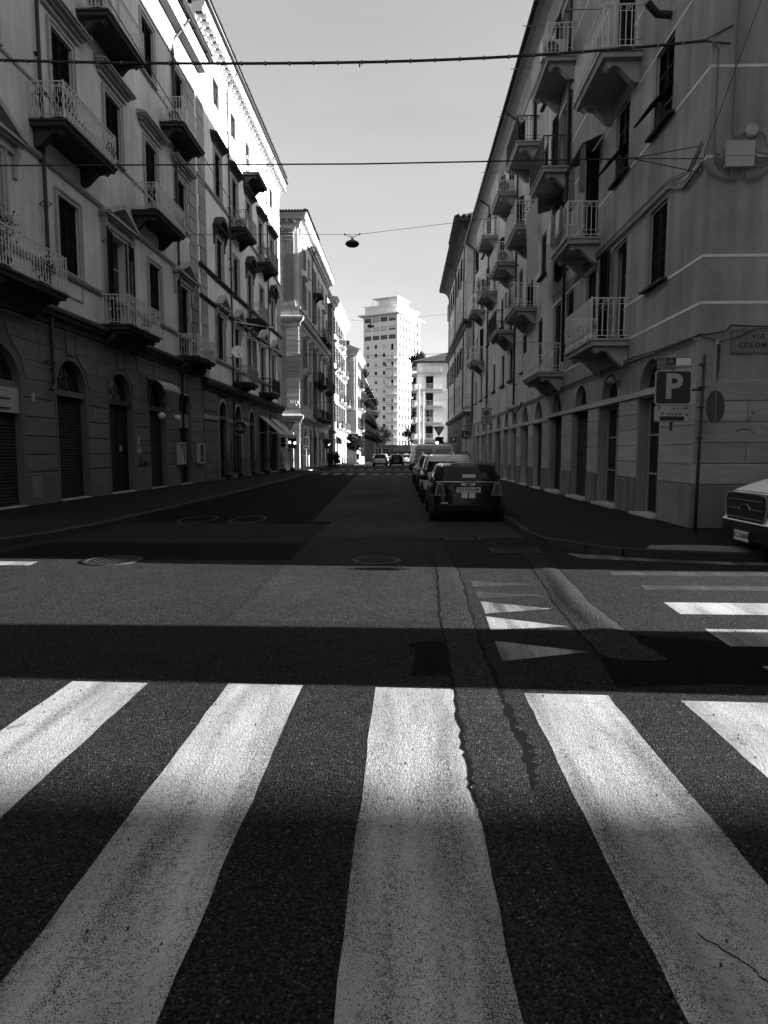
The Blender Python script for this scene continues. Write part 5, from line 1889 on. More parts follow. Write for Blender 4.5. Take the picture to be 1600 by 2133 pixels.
RB5 = empty('apartment_building', (2.5, 0, 0), -PI / 2, 'dark shaded house behind the cream block, hung with balconies', 'building')
b = RB5
cols = [134 + 3.8 * k for k in range(13)]
lv = ((4.5, 6.5), (7.6, 9.6), (10.7, 12.7), (13.6, 15.3))
mb = MB()
wall_mesh(mb, -184, -132, -1, 17, [(-u - .5, -u + .5, a, c, 0) for u in cols for a, c in lv])
put('wall', mb.mesh('wall', 'stucco_right'), b)
shell(b, -184, -132, 10, -1, 17, 'stucco_right')
for i, u in enumerate(cols):
    for k, (a, c) in enumerate(lv):
        window(b, -u, a, 1.0, c - a, 'none', 'trim_right', None, 1, .2, 'closed', False, False)
        if (i + k) % 2:
            balcony(b, -u, a - .1, 2.6, .95, 'bars', 'trim_dark', 'iron_dark')
tiled_roof(b, -184.3, -131.7, -.7, 17.1, 5, 19.3, 10.5, 17.1)

# ------------------------------------------------------------------ the tower block that closes the street
TA = math.radians(-26)
TW = empty('tower_block', (-2.35, 235, zg(235)), TA, 'white tower block closing the end of the street', 'tower block')
b = TW
W_, D_ = 14.0, 18.5
FH = 3.15
NF = 15
fl = [3.4 + FH * k for k in range(NF)]
TOP = 3.4 + FH * NF
wl, wr = [], []
for k, z in enumerate(fl):
    if k >= NF - 3:
        for x in (-12.2, -8.9, -5.6, -2.3):
            wl.append((x - 1.35, x + 1.35, z + .8, z + 2.4, 0))
    else:
        for x in (-12.2, -8.9, -5.6):
            wl.append((x - .5, x + .5, z + .9, z + 2.3, 0))
        wl.append((-2.75, -1.75, z + .1, z + 2.3, 0))
    for j in range(7):
        y = 1.7 + j * 2.5
        wr.append((y - .85, y + .85, z + .7, z + 2.5, 0))
mb = MB()
wall_mesh(mb, -W_, 0, -1, TOP, wl, .2)
put('wall', mb.mesh('wall', 'stucco_tower'), b)
mb = MB()
mb.X = Matrix.Rotation(PI / 2, 4, 'Z')
wall_mesh(mb, 0, D_, -1, TOP, wr, .2)
put('wall', mb.mesh('wall', 'stucco_tower'), b)
mb = MB()
mb.add([(-W_, 0, -1), (-W_, D_, -1), (-W_, D_, TOP), (-W_, 0, TOP)], [(0, 1, 2, 3)])
mb.add([(-W_, D_, -1), (0, D_, -1), (0, D_, TOP), (-W_, D_, TOP)], [(0, 1, 2, 3)])
mb.add([(-W_, 0, TOP - .01), (0, 0, TOP - .01), (0, D_, TOP - .01), (-W_, D_, TOP - .01)], [(0, 1, 2, 3)])
put('back_wall', mb.mesh('back_wall', 'stucco_tower'), b)


def tower_window(w_, h_):
    def f():
        mb = MB()
        mb.box(-w_ / 2, w_ / 2, .1, .16, 0, h_)
        mb.cur = 1
        for x0, x1, z0, z1 in ((-w_ / 2, -w_ / 2 + .07, 0, h_), (w_ / 2 - .07, w_ / 2, 0, h_), (-w_ / 2 + .07, w_ / 2 - .07, h_ - .07, h_), (-w_ / 2 + .07, w_ / 2 - .07, 0, .07)):
            mb.box(x0, x1, .05, .1, z0, z1)
        if w_ > 2:
            for q in (-.68, 0, .68):
                mb.box(q - .04, q + .04, .05, .1, .07, h_ - .07)
        return mb.mesh('window', 'shutter_green' if w_ < 2 else 'glass_dark', 'frame_white' if w_ != 1.7 else 'shutter_green')
    return cached(('tw', w_, h_), f)


def tower_blind(w_, h_):
    return cached(('tb', w_, h_), lambda: MB().box(-w_ / 2 + .07, w_ / 2 - .07, .06, .09, 0, h_).mesh('blind', 'stucco_cream'))


rr = random.Random(21)
for h in wl:
    w1, h1 = round(h[1] - h[0], 2), round(h[3] - h[2], 2)
    o = put('window', tower_window(w1, h1), b, ((h[0] + h[1]) / 2, 0, h[2]))
    if rr.random() < .45:
        bh = round(rr.choice((.35, .6, .85)) * h1, 2)
        put('blind', tower_blind(w1, bh), o, (0, 0, h1 - bh - .03))
for h in wr:
    w1, h1 = round(h[1] - h[0], 2), round(h[3] - h[2], 2)
    put('window', tower_window(w1, h1), b, (0, (h[0] + h[1]) / 2, h[2]), PI / 2)
for k in range(0, NF - 4):
    z = fl[k]
    mb = MB()
    mb.box(-4.6, .0, -1.1, 0, z - .12, z + .06)
    mb.box(.0, 1.1, -1.1, 4.2, z - .12, z + .06)
    o = put('balcony', mb.mesh('balcony', 'stucco_tower'), b)
    mb = MB()
    path = [(-4.55, 0), (-4.55, -1.05), (1.05, -1.05), (1.05, 4.15), (0, 4.15)]
    for zz in (.95, .5):
        mb.tube([(x, y, z + zz) for x, y in path], .03, 4)
    for (xa, ya), (xb, yb) in zip(path[:-1], path[1:]):
        n = max(2, int(math.hypot(xb - xa, yb - ya) / .35))
        for q in range(n):
            x, y = xa + (xb - xa) * q / n, ya + (yb - ya) * q / n
            mb.tube([(x, y, z + .05), (x, y, z + .95)], .02, 3)
    put('railing', mb.mesh('railing', 'iron_mid'), o)
mb = MB()
mb.box(-W_ - 1.5, 1.5, -1.5, D_ + 1.5, TOP, TOP + .45)
put('cornice_slab', mb.mesh('cornice_slab', 'stucco_tower'), b)
mb = MB()
mb.box(-W_ + .3, -.6, .6, D_ - .6, TOP + .45, TOP + 3.3)
put('penthouse', mb.mesh('penthouse', 'stucco_tower'), b)
for x in (-11.2, -8.4, -5.6, -2.6):
    put('window', tower_window(1.6, 1.4), b, (x, .53, TOP + 1.3))
for y in (2.4, 4.6, 6.8, 9.2, 11.4, 13.6):
    put('window', tower_window(.9, 1.4), b, (-.53, y, TOP + 1.3), PI / 2)
mb = MB()
mb.box(-W_, -.2, -.05, .25, TOP + 3.3, TOP + 3.55)
mb.box(-.5, -.2, .25, D_, TOP + 3.3, TOP + 3.55)
put('parapet', mb.mesh('parapet', 'stucco_tower'), b)
mb = MB()
mb.box(-W_ + 5.6, -.6, 1.2, 9, TOP + 3.3, TOP + 6.0)
put('roof_room', mb.mesh('roof_room', 'stucco_tower'), b)
mb = MB()
mb.box(-W_ + 3.4, -.3, .4, 11, TOP + 6.0, TOP + 6.2)
for x in (-W_ + 3.6, -W_ + 5.4):
    mb.box(x - .08, x + .08, .5, .66, TOP + 3.55, TOP + 6.0)
for y in (5, 9):
    mb.box(-.46, -.3, y, y + .16, TOP + 3.55, TOP + 6.0)
put('pergola', mb.mesh('pergola', 'stucco_tower'), b)
mb = MB()
mb.box(-W_ - .6, .8, -.8, 0, 3.0, 3.4)
put('ground_canopy', mb.mesh('ground_canopy', 'trim_dark'), b)
for k in range(5):
    put('shop_window', pane_mesh(2.2, 3.2, 'wood_dark'), b, (-12.4 + 2.6 * k, -.1, -.3))

# low dark shops under the tower and the far trees
mb = MB()
mb.box(-18, 8, 0, 10, -.5, 4.2)
o = put('shop_row', mb.mesh('shop_row', 'trim_dark'), None, (-1, 222, zg(222)), label='low dark row of shops at the foot of the white tower', cat='shops')
for k in range(9):
    put('shop_window', pane_mesh(2.2, 3.0, 'iron_mid'), o, (-16 + 2.7 * k, -.1, 0))

# buildings on the near corners, beside and behind the camera: they shade the crossing
for loc, rz_, sx, lab in (((9.0, 1.2, 0), 0, 1, 'tall plain corner building on the near right, seen only by its shade'), ((48.0, 1.6, 0), 0, 1, 'plain building at the far right end of the side street, opposite side'), ((36.0, 8.84, 0), PI, 1, 'tall plain building farther along the right side street'), ((-24.0, -1.0, 0), 0, 1, 'tall plain corner building on the near left behind the camera')):
    o = empty('apartment_building', loc, rz_, lab, 'building')
    D_ = 14
    mb = MB()
    mb.X = Matrix.Translation((0, 0, 0)) @ Matrix.Scale(-1, 4, (0, 1, 0))
    hl = [(1.5 + 3 * k, 2.6 + 3 * k, 5 + 4 * j, 7 + 4 * j, 0) for k in range(4) for j in range(4)]
    mb.X = None
    mb.add([(0, 0, -.5), (D_, 0, -.5), (D_, 0, 21), (0, 0, 21)], [(0, 1, 2, 3)])
    mb.add([(0, 0, -.5), (0, -50, -.5), (0, -50, 21), (0, 0, 21)], [(0, 1, 2, 3)])
    mb.add([(D_, 0, -.5), (D_, -50, -.5), (D_, -50, 21), (D_, 0, 21)], [(0, 1, 2, 3)])
    put('wall', mb.mesh('wall', 'stucco_right'), o)
    mb = MB()
    mb.add([(-.6, .0, 21), (D_ + .6, .0, 21), (D_ + .6, -50, 21), (-.6, -50, 21), (D_ / 2, 0, 23.5), (D_ / 2, -50, 23.5)], [(0, 1, 4), (1, 2, 5, 4), (3, 0, 4, 5)])
    put('roof', mb.mesh('roof', 'roof_tile'), o)
# ------------------------------------------------------------------ cables and hanging lamps
def cable(name, pts, r, label, mat='cable_black', sag=0.0, cat='overhead wire', group='wires strung over the street', n=4, parent=None):
    out = []
    for p, q in zip(pts[:-1], pts[1:]):
        for k in range(8):
            f_ = k / 8
            out.append((p[0] + (q[0] - p[0]) * f_, p[1] + (q[1] - p[1]) * f_, p[2] + (q[2] - p[2]) * f_ - sag * 4 * f_ * (1 - f_)))
    out.append(pts[-1])
    me = MB().tube(out, r, n).mesh(name, mat)
    if parent is not None:
        return put(name, me, parent)
    return put(name, me, label=label, cat=cat, group=group)


o = cable('street_wire', [(x_, 12.7, 8.77 + .0052 * (x_ + .84) ** 2 * (.65 if x_ < 0 else 1.25)) for x_ in [-10.38 + 15.84 * k / 24 for k in range(25)]], .024, 'thickest black cable bundle, highest across the near end of the street')
cable('strand', [(5.4, 12.7, 9.02), (5.95, 12.74, 9.31)], .012, '', parent=o)
cable('strand', [(5.4, 12.7, 9.02), (5.92, 12.74, 9.0)], .012, '', parent=o)
mb = MB()
for k in range(34):
    x = -9.8 + k * .45
    z = 8.77 + .0052 * (x + .84) ** 2 * (.65 if x < 0 else 1.25)
    mb.box(x - .015, x + .015, 12.674, 12.726, z - .0255, z + .0255)
mb.box(-.86, -.83, 12.69, 12.71, 8.69, 8.77)
put('cable_tie', mb.mesh('cable_tie', 'cable_grey'), o)
o = cable('street_wire', [(-10.38, 12.8, 7.1), (-7.73, 12.7, 7.03), (-.84, 12.7, 6.97), (4.2, 12.7, 7.0)], .014, 'thin black wire, second from the top, crossing the street near the camera')
for q in ((5.4, 12.7, 7.2), (5.5, 12.72, 6.99), (5.45, 12.73, 6.75)):
    cable('strand', [(4.2, 12.7, 7.0), q], .009, '', parent=o)
cable('street_wire', [(6.42, 12.5, 9.9), (5.5, 12.6, 7.1), (5.42, 12.62, 6.6)], .007, 'thin wire slanting down the corner from the top right edge')
cable('street_wire', [(-10.0, -1.0, 15.7), (-8.69, 20, 14.73), (-8.8, 45, 13.57), (-9.7, 62.0, 12.78)], .016, 'slack black wire slanting down along the near left facade to the corner pilaster')
cable('street_wire', [(-9.75, 33.3, 20.1), (-9.66, 36, 19.88), (-9.6, 86.0, 15.8)], .016, 'second slanting wire, running along the second left palazzo')


def hanging_lamp(x, y, z, zl, zr, xl, xr, label, wlabel):
    o = cable('street_wire', [(xl, y, zl), (x - .35, y, z + .42), (x + .35, y, z + .42), (xr, y, zr)], .011, wlabel)
    l_ = empty('street_lamp', (x, y, z), 0, label, 'street lamp', 'lamps hung over the street')
    mb = MB()
    mb.smooth = True
    mb.lathe([(.02, .24), (.06, .24), (.08, .14), (.2, .11), (.30, .05), (.34, -.02), (.33, -.05), (.25, -.13), (.1, -.15), (.0, -.15)], 18)
    put('lamp_body', mb.mesh('lamp_body', 'iron_dark'), l_)
    mb = MB()
    for q in (-1, 1):
        mb.tube([(0, 0, .28), (q * .36, 0, .42)], .014, 4)
        mb.tube([(q * .12, 0, .26), (-q * .36, 0, .42)], .008, 4)
        mb.box(q * .36 - .03, q * .36 + .03, -.02, .02, .38, .46)
    put('hanger', mb.mesh('hanger', 'iron_dark'), l_)


hanging_lamp(-2.51, 32, 11.5, 12.0, 12.75, XL, XR, 'nearest dark street lamp, hung over the road against open sky', 'wire that carries the nearest hanging street lamp')
hanging_lamp(-3.18, 62, 13.3, 14.3, 14.5, -9.9, X6, 'second hanging street lamp, in front of the top of the white tower', 'wire that carries the hanging lamp at the tower top')
hanging_lamp(-2.67, 95, 14.0, 14.6, 14.6, -9.3, 9.0, 'smallest hanging street lamp, in front of the middle of the white tower', 'wire that carries the smallest hanging lamp')
for k, (a, c, r) in enumerate((((-9.9, 57.5, 10.1), (5.6, 53.4, 9.6), .02), ((-9.9, 75, 10.4), (5.75, 75, 10.2), .016), ((-9.9, 80, 7.7), (5.75, 80, 7.9), .022), ((-9.3, 90, 12.4), (5.75, 86, 14.0), .014), ((-9.3, 98, 8.0), (4.0, 120, 9.0), .02), ((-9.9, 68, 6.6), (5.75, 66, 7.8), .012), ((-8.0, 112, 10.6), (4.0, 120, 11.8), .02))):
    cable('street_wire', [a, c], r, ('upper thick wire over the far crossing', 'thin wire in front of the upper tower floors', 'lower thick wire in front of the lower tower floors', 'wire rising to the right end of the wide eaves', 'wire that ends at the cream block by its second floor', 'lowest thin wire at the far crossing', 'wire that ends high on the cream block')[k], sag=.25)

# cables, boxes and plate on the near right corner
o = cable('wall_cable', [(5.53, 12.8, 6.95), (5.53, 13.6, 6.82), (5.53, 14.3, 7.1), (5.53, 17, 7.12), (5.53, 22, 7.2)], .04, 'thick grey cable bundle clipped under the second row of windows', 'cable_grey', cat='cable', group='cables on the right corner building')
for k, dz in enumerate((.05, .1, -.06)):
    cable('strand', [(5.5 - .02 * k, 12.72, 7.2 + dz), (5.52, 13.4, 6.95 + dz), (5.52, 14.4, 7.16 + dz), (5.52, 25, 7.2 + dz)], .012, '', 'cable_black', parent=o)
o = cable('wall_cable', [(12, 12.7, 3.97), (7.4, 12.7, 3.95), (6.15, 12.69, 3.97), (6.05, 12.69, 3.86), (5.56, 12.7, 3.8), (5.54, 12.76, 3.78), (5.53, 16, 3.85), (5.53, 25.3, 3.85), (5.53, 40, 3.8), (5.53, 53, 3.75)], .017, 'black cable sagging over the street name plate and along the shop arches', sag=.02, cat='cable', group='cables on the right corner building')
cable('strand', [(5.56, 12.69, 3.78), (5.95, 12.68, 3.66), (6.3, 12.68, 3.75), (6.6, 12.68, 3.9), (7.4, 12.68, 3.9)], .01, '', parent=o)
cable('strand', [(5.53, 12.9, 3.74), (5.53, 20, 3.8), (5.53, 30, 3.76), (5.53, 53, 3.7)], .02, '', parent=o)
jb = empty('junction_box', (6.135, 12.74, 6.8), 0, 'pale junction box with looping cables on the right corner wall', 'junction box')
mb = MB()
mb.box(-.25, .25, -.14, 0, 0, .45)
mb.box(-.262, .262, -.15, -.14, .19, .235)
put('box_body', mb.mesh('box_body', 'box_grey'), jb)
for q in (-1, 1):
    for k in range(4):
        z = .12 + .06 * k
        cable('cable_loop', [(q * .25, -.06, z), (q * (.33 + .02 * k), -.05, z - .1 + .02 * k), (q * (.45 + .05 * k), -.04, z - .06), (q * (.8 + .04 * k), -.03, z + .06 + .05 * k), (1.4, -.03, z + .1)] if q > 0 else [(q * .25, -.06, z), (q * .33, -.05, z - .08), (q * (.40 + .01 * k), -.04, z + .0), (q * .43, -.03, z + .25), (q * .43 - .0, -.03, 2.1), (q * .43 - .15, -.03, 2.24), (-.75, -.03, 2.25)], .016, '', 'cable_grey', parent=jb)
for k in range(5):
    x = -.12 + .06 * k
    cable('cable_loop', [(x, -.07, 0), (x + .01, -.07, -.12), (x + (.05 if k > 2 else -.06), -.06, -.2), (x + (.3 if k > 2 else -.35), -.05, -.1 - .02 * k), ((.75 if k > 2 else -.62), -.04, .1)], .016, '', 'cable_grey', parent=jb)
rb = empty('junction_box', (6.36, 12.74, 7.46), 0, 'small round junction box above the square one', 'junction box')
mb = MB()
mb.lathe([(.11, 0), (.115, -.06), (.09, -.09), (.0, -.09)], 14, (0, 0, 0), 'y')
put('box_body', mb.mesh('box_body', 'box_grey'), rb)
cable('cable_loop', [(.1, -.03, 0), (.2, -.03, -.02), (.26, -.03, -.12), (.3, -.03, -.3)], .012, '', 'cable_grey', parent=rb)
cable('cable_loop', [(-.1, -.03, 0), (-.2, -.03, -.08), (-.3, -.03, -.1), (-.34, -.03, 0), (-.34, -.03, 1.4), (-.3, -.03, 3.0)], .014, '', 'cable_grey', parent=rb)
cable('cable_loop', [(0, -.03, -.11), (0, -.03, -.24)], .014, '', 'cable_grey', parent=rb)

plq = empty('street_name_plate', (6.68, 12.72, 3.67), 0, 'stone street name plate reading VIA COLOMBO on the corner wall', 'street sign')
mb = MB()
mb.box(-.5, .5, -.02, 0, -.2, .2)
for x0, x1, z0, z1 in ((-.51, .51, -.215, -.2), (-.51, .51, .2, .212)):
    mb.box(x0, x1, -.03, 0, z0, z1)
put('plate', mb.mesh('plate', 'plate_stone'), plq)
put('lettering', text_mesh('VIA', .13, 'print_black', .002, space=1.25), plq, (0, -.022, .085), rot=(PI / 2, 0, 0))
put('lettering', text_mesh('COLOMBO', .13, 'print_black', .002, space=1.2), plq, (0, -.022, -.075), rot=(PI / 2, 0, 0))
fl_ = empty('flood_lamp', (5.5, 17.3, 3.42), 0, 'small round spotlight above a shop arch on the right', 'spotlight')
mb = MB()
mb.tube([(.1, .0, .02), (-.1, -.05, .0)], .02, 6)
mb.smooth = True
mb.lathe([(.05, .1), (.09, .05), (.1, -.1), (.0, -.11)], 12, (-.14, -.08, 0), 'y')
put('lamp_body', mb.mesh('lamp_body', 'sign_grey'), fl_)


# ------------------------------------------------------------------ signs
def rounded(w_, h_, r, n=5):
    pts = []
    for cx, cz, a0 in ((w_ / 2 - r, h_ / 2 - r, 0), (-w_ / 2 + r, h_ / 2 - r, PI / 2), (-w_ / 2 + r, -h_ / 2 + r, PI), (w_ / 2 - r, -h_ / 2 + r, 1.5 * PI)):
        pts += arc(cx, cz, r, a0, a0 + PI / 2, n)
    return pts


def plate(name, par, poly, mat, y0=0.0, th=.006, x=0, z=0):
    return put(name, MB().prism(poly, y0 - th, y0, 'y').mesh(name, mat), par, (x, 0, z))


def lab(par, s, size, mat, x, z, y=-.02, bold=0.0, space=1.0):
    return put('lettering', text_mesh(s, size, mat, bold, space=space), par, (x, y, z), rot=(PI / 2, 0, 0))


PS = empty('parking_sign', (5.28, 11.85, .11), 0, 'large white on blue P parking sign with panels above and below', 'parking sign')
mb = MB()
mb.smooth = True
mb.tube([(0, 0, 0), (.01, 0, 1.6), (.03, 0, 3.2)], .03, 10)
mb.smooth = False
for z in (1.7, 2.25, 2.6, 3.0):
    mb.box(-.045, .05, -.045, .045, z, z + .04)
mb.box(-.52, .0, .01, .04, 2.56, 2.6)
mb.box(-.515, -.475, .01, .05, 1.86, 3.12)
put('pole', mb.mesh('pole', 'iron_dark'), PS)
pp = plate('panel', PS, rounded(.645, .61, .06), 'sign_white', -.01, .01, -.5, 2.62)
plate('panel_face', pp, rounded(.6, .565, .045), 'sign_blue', -.021, .003)
lab(pp, 'P', .60, 'sign_white', .0, .0, -.026, .018)
up = plate('panel', PS, [(-.31, -.1), (-.02, -.1), (-.02, -.075), (.31, -.06), (.31, .11), (-.31, .09)], 'print_black', -.01, .01, -.5, 3.04)
plate('panel_face', up, [(.03, -.055), (.295, -.045), (.295, .1), (.03, .09)], 'sticker_white', -.021, .003)
plate('panel_face', up, [(-.3, -.095), (.01, -.09), (.01, -.025), (-.3, -.03)], 'sign_grey', -.021, .003)
plate('panel_face', up, [(-.3, -.02), (-.14, -.018), (-.14, .075), (-.3, .07)], 'sign_grey', -.021, .003)
lab(up, '80%', .075, 'print_grey', -.22, .027, -.026)
plate('panel_face', up, [(-.12, .0), (.0, .0), (-.02, .05), (-.045, .075), (-.1, .075), (-.115, .045)], 'print_grey', -.021, .004)
for z in (-.045, -.062, -.078):
    plate('print_line', up, [(-.28 + (.08 if z < -.05 else 0), z - .004), (-.02, z - .003), (-.02, z + .004), (-.28 + (.08 if z < -.05 else 0), z + .003)], 'print_black', -.0245, .001)
plate('print_line', up, [(.05, -.04), (.27, -.03), (.27, -.022), (.05, -.032)], 'print_black', -.0245, .001)
lp = plate('panel', PS, rounded(.64, .3, .04), 'print_black', -.01, .01, -.51, 2.16)
plate('panel_face', lp, rounded(.62, .28, .035), 'sign_white', -.021, .003)
lab(lp, '8.30-20.00', .062, 'print_black', .05, -.01, -.026, .001)
plate('print_bar', lp, [(-.21, -.125), (.22, -.125), (.22, -.05), (-.21, -.05)], 'print_black', -.0245, .001)
for x in (-.23, .02, .13, .24):
    fr = rounded(.085, .085, .015)
    plate('pictogram', lp, fr, 'print_grey', -.0245, .001, x, .09)
    plate('pictogram', lp, rounded(.075, .075, .012), 'sign_white', -.0258, .001, x, .09)
plate('pictogram', lp, [(-.25, .12), (-.21, .12), (-.218, .085), (-.226, .078), (-.226, .06), (-.234, .06), (-.234, .078), (-.242, .085)], 'print_black', -.027, .001)
plate('pictogram', lp, [(-.008, .08), (.035, .08), (.048, .085), (.048, .108), (.025, .108), (.022, .095), (-.008, .09)], 'print_black', -.027, .001)
plate('pictogram', lp, [(.095, .088), (.165, .088), (.165, .095), (.147, .096), (.143, .104), (.135, .096), (.095, .095)], 'print_black', -.027, .001)
plate('pictogram', lp, [(.205, .078), (.262, .078), (.275, .088), (.275, .11), (.225, .11), (.22, .1), (.205, .094)], 'print_black', -.027, .001)
for q in (-1, 1):
    plate('pictogram', lp, [(-.17 - q * .025, -.015), (-.17 - q * .015, -.022), (-.17 + q * .02, .018), (-.17 + q * .012, .026)], 'print_black', -.027, .001)
plate('pictogram', lp, [(.235, -.03), (.25, .0), (.262, -.012), (.275, .0), (.287, -.03), (.268, -.042), (.255, -.042)], 'print_black', -.027, .001)

bs_ = empty('road_sign', (5.62, 12.05, 0.1), math.radians(35), 'round road sign seen from behind, with a triangle above, on the corner', 'road sign')
mb = MB()
mb.tube([(0, .0, 1.9), (0, .0, 3.5)], .024, 8)
mb.box(-.34, .0, -.015, .015, 2.1, 2.13)
put('pole', mb.mesh('pole', 'iron_mid'), bs_)
mb = MB()
mb.lathe([(.3, -.02), (.3, -.012), (.285, -.012), (.28, -.016)], 28, (0, 0, 2.3), 'y')
put('sign_disc', mb.mesh('sign_disc', 'sign_back'), bs_)
mb = MB()
mb.X = Matrix.Rotation(math.radians(24), 4, 'Z')
mb.prism([(-.26, 3.38), (.26, 3.45), (.2, 3.0), (.0, 2.75)], -.03, -.022, 'y')
put('sign_triangle', mb.mesh('sign_triangle', 'iron_dark'), bs_)


def sign_pole(loc, h, label, cat='road sign', mat='iron_mid', r=.03, group=None, rz=0):
    o = empty('road_sign', loc, rz, label, cat, group)
    put('pole', MB().tube([(0, .035, 0), (0, .035, h)], r, 8).mesh('pole', mat), o)
    return o


s_ = sign_pole((3.5, 28, zg(28) + .1), 3.5, 'tall white no-parking sign with printed lines on the right pavement')
q = plate('panel', s_, rounded(.42, .7, .02), 'print_black', 0, .01, 0, 3.05)
plate('panel_face', q, rounded(.39, .67, .015), 'sign_white', -.011, .003)
plate('emblem', q, arc(0, .14, .115, 0, 2 * PI, 24)[:-1], 'print_grey', -.0145, .001)
plate('emblem', q, arc(0, .14, .09, 0, 2 * PI, 24)[:-1], 'sign_blue', -.016, .001)
plate('emblem', q, [(-.075, .2), (-.06, .215), (.075, .08), (.06, .065)], 'sign_white', -.0175, .001)
for z, x0, x1 in ((-.06, -.06, .16), (-.12, -.07, .1), (-.18, -.07, .14), (-.26, -.06, .14)):
    plate('print_line', q, [(x0, z - .012), (x1, z - .012), (x1, z + .012), (x0, z + .012)], 'print_black', -.0145, .001)
for z in (-.06, -.26):
    plate('print_line', q, [(-.16, z - .025), (-.12, z - .025), (-.12, z + .025), (-.16, z + .025)], 'print_black', -.0145, .001)

s_ = sign_pole((4.2, 45, zg(45) + .1), 3.2, 'round blue sign with straight and right arrows on the right pavement')
mb = MB()
mb.lathe([(.3, 0), (.3, -.012), (0, -.012)], 28, (0, 0, 2.75), 'y')
q = put('sign_disc', mb.mesh('sign_disc', 'sign_blue'), s_)
plate('arrow', q, [(-.1, 2.55), (-.04, 2.55), (-.04, 2.85), (.02, 2.85), (-.07, 2.98), (-.16, 2.85), (-.1, 2.85)], 'sign_white', -.013, .002)
plate('arrow', q, [(-.04, 2.66), (.1, 2.66), (.1, 2.6), (.22, 2.7), (.1, 2.8), (.1, 2.73), (-.04, 2.73)], 'sign_white', -.013, .002)


def give_way(loc, z, label, h, sz=.85):
    s_ = sign_pole(loc, h, label)
    a = sz / 2
    q = plate('triangle', s_, [(-a, .38 * sz), (a, .38 * sz), (0, -.49 * sz)], 'print_black', 0, .012, 0, z)
    plate('triangle_face', q, [(-a * .68, .27 * sz), (a * .68, .27 * sz), (0, -.32 * sz)], 'sign_white', -.013, .003)
    return s_


def traffic_light(par, x, z, rz=0, lit=2, mat='iron_dark'):
    mb = MB()
    mb.box(-.15, .15, 0, .18, -.45, .45)
    for k in range(3):
        zc = .3 - .3 * k
        pts = arc(0, zc, .125, math.radians(-20), math.radians(200), 8)
        for p, q in zip(pts[:-1], pts[1:]):
            mb.add([(p[0], 0, p[1]), (q[0], 0, q[1]), (q[0], -.16, q[1]), (p[0], -.16, p[1])], [(0, 1, 2, 3)])
    h_ = put('signal_head', mb.mesh('signal_head', mat), par, (x, 0, z), rz)
    for k in range(3):
        zc = .3 - .3 * k
        me = cached(('lens', k == lit), lambda: MB().lathe([(.1, 0), (.1, -.01), (0, -.02)], 14, (0, 0, 0), 'y').mesh('signal_lens', 'lamp_lit' if k == lit else 'lens_dark'))
        put('signal_lens', me, h_, (0, -.005, zc))
    return h_


s_ = give_way((2.65, 50, zg(50) + .1), 3.2, 'give-way triangle over a traffic light, right of the grey van', 3.6)
traffic_light(s_, -.12, 2.3, math.radians(-15), 1)
traffic_light(s_, .2, 2.3, math.radians(30), 3)
s_ = give_way((-9.42, 53.5, zg(53) + .1), 3.75, 'give-way triangle over a traffic light at the left corner', 4.1)
traffic_light(s_, -.5, 2.45, math.radians(55), 3)
traffic_light(s_, .0, 2.4, math.radians(-10), 1)
traffic_light(s_, .38, 2.35, math.radians(35), 1)
put('signal_arm', MB().box(-.6, .5, .05, .1, 2.8, 2.9).mesh('signal_arm', 'iron_dark'), s_)
s_ = empty('traffic_light', (-7.55, 63, zg(63) + .1), 0, 'traffic light on a dark pole by the group of walkers', 'traffic light')
put('pole', MB().tube([(0, .2, 0), (0, .2, 2.9)], .05, 8).mesh('pole', 'iron_dark'), s_)
traffic_light(s_, 0, 2.45, 0, 3)
traffic_light(s_, .25, 2.4, math.radians(60), 1)
s_ = sign_pole((-9.25, 61.2, zg(61) + .1), 3.1, 'white lane sign with two black up arrows by the left corner')
q = plate('panel', s_, rounded(.58, .84, .02), 'sign_white', 0, .01, 0, 2.62)
for x in (-.15, .15):
    plate('arrow', q, [(x - .035, -.34), (x + .035, -.34), (x + .035, .16), (x + .09, .14), (x, .34), (x - .09, .14), (x - .035, .16)], 'print_black', -.011, .002)
plate('divider', q, [(-.01, -.38), (.01, -.38), (.01, .38), (-.01, .38)], 'print_black', -.011, .002)
q = plate('panel', s_, rounded(.58, .26, .02), 'sign_white', 0, .01, 0, 2.02)
plate('print_line', q, [(-.22, .02), (.22, .02), (.22, .07), (-.22, .07)], 'print_black', -.011, .002)
s_ = sign_pole((-8.1, 64.5, zg(64) + .1), 3.5, 'plain grey sign plate on the left pavement near the walkers')
plate('panel', s_, rounded(.55, .7, .03), 'sign_grey', 0, .01, 0, 3.2)
s_ = sign_pole((4.75, 63.0, zg(62) + .1), 3.3, 'small P parking sign far up the right pavement')
q = plate('panel', s_, rounded(.6, .6, .05), 'sign_blue', 0, .01, 0, 2.8)
lab(q, 'P', .5, 'sign_white', 0, 0, -.014, .012)
for z in (3.22, 2.37):
    plate('panel', s_, rounded(.6, .2, .03), 'sign_grey', 0, .01, 0, z)
for x, h, r, l_ in ((-10.3, 3.55, .055, 'taller pale bollard post at the left corner, catching the sun'), (-9.72, 2.55, .04, 'shorter pale post right of the taller one')):
    put('post', MB().lathe([(r, 0), (r, h - .1), (r * .6, h - .08), (r * .8, h), (0, h + .02)], 10).mesh('post', 'iron_pale'), None, (x, 60.3, zg(60)), label=l_, cat='post')
cb = empty('utility_cabinet', (-9.3, 61.5, zg(61) + .1), 0, 'grey utility cabinet against the left corner', 'cabinet')
put('cabinet_body', MB().box(-.28, .28, -.2, .2, .06, 1.3).box(-.31, .31, -.23, .23, 1.3, 1.36).box(-.3, .3, -.22, .22, 0, .06).mesh('cabinet_body', 'box_grey'), cb)
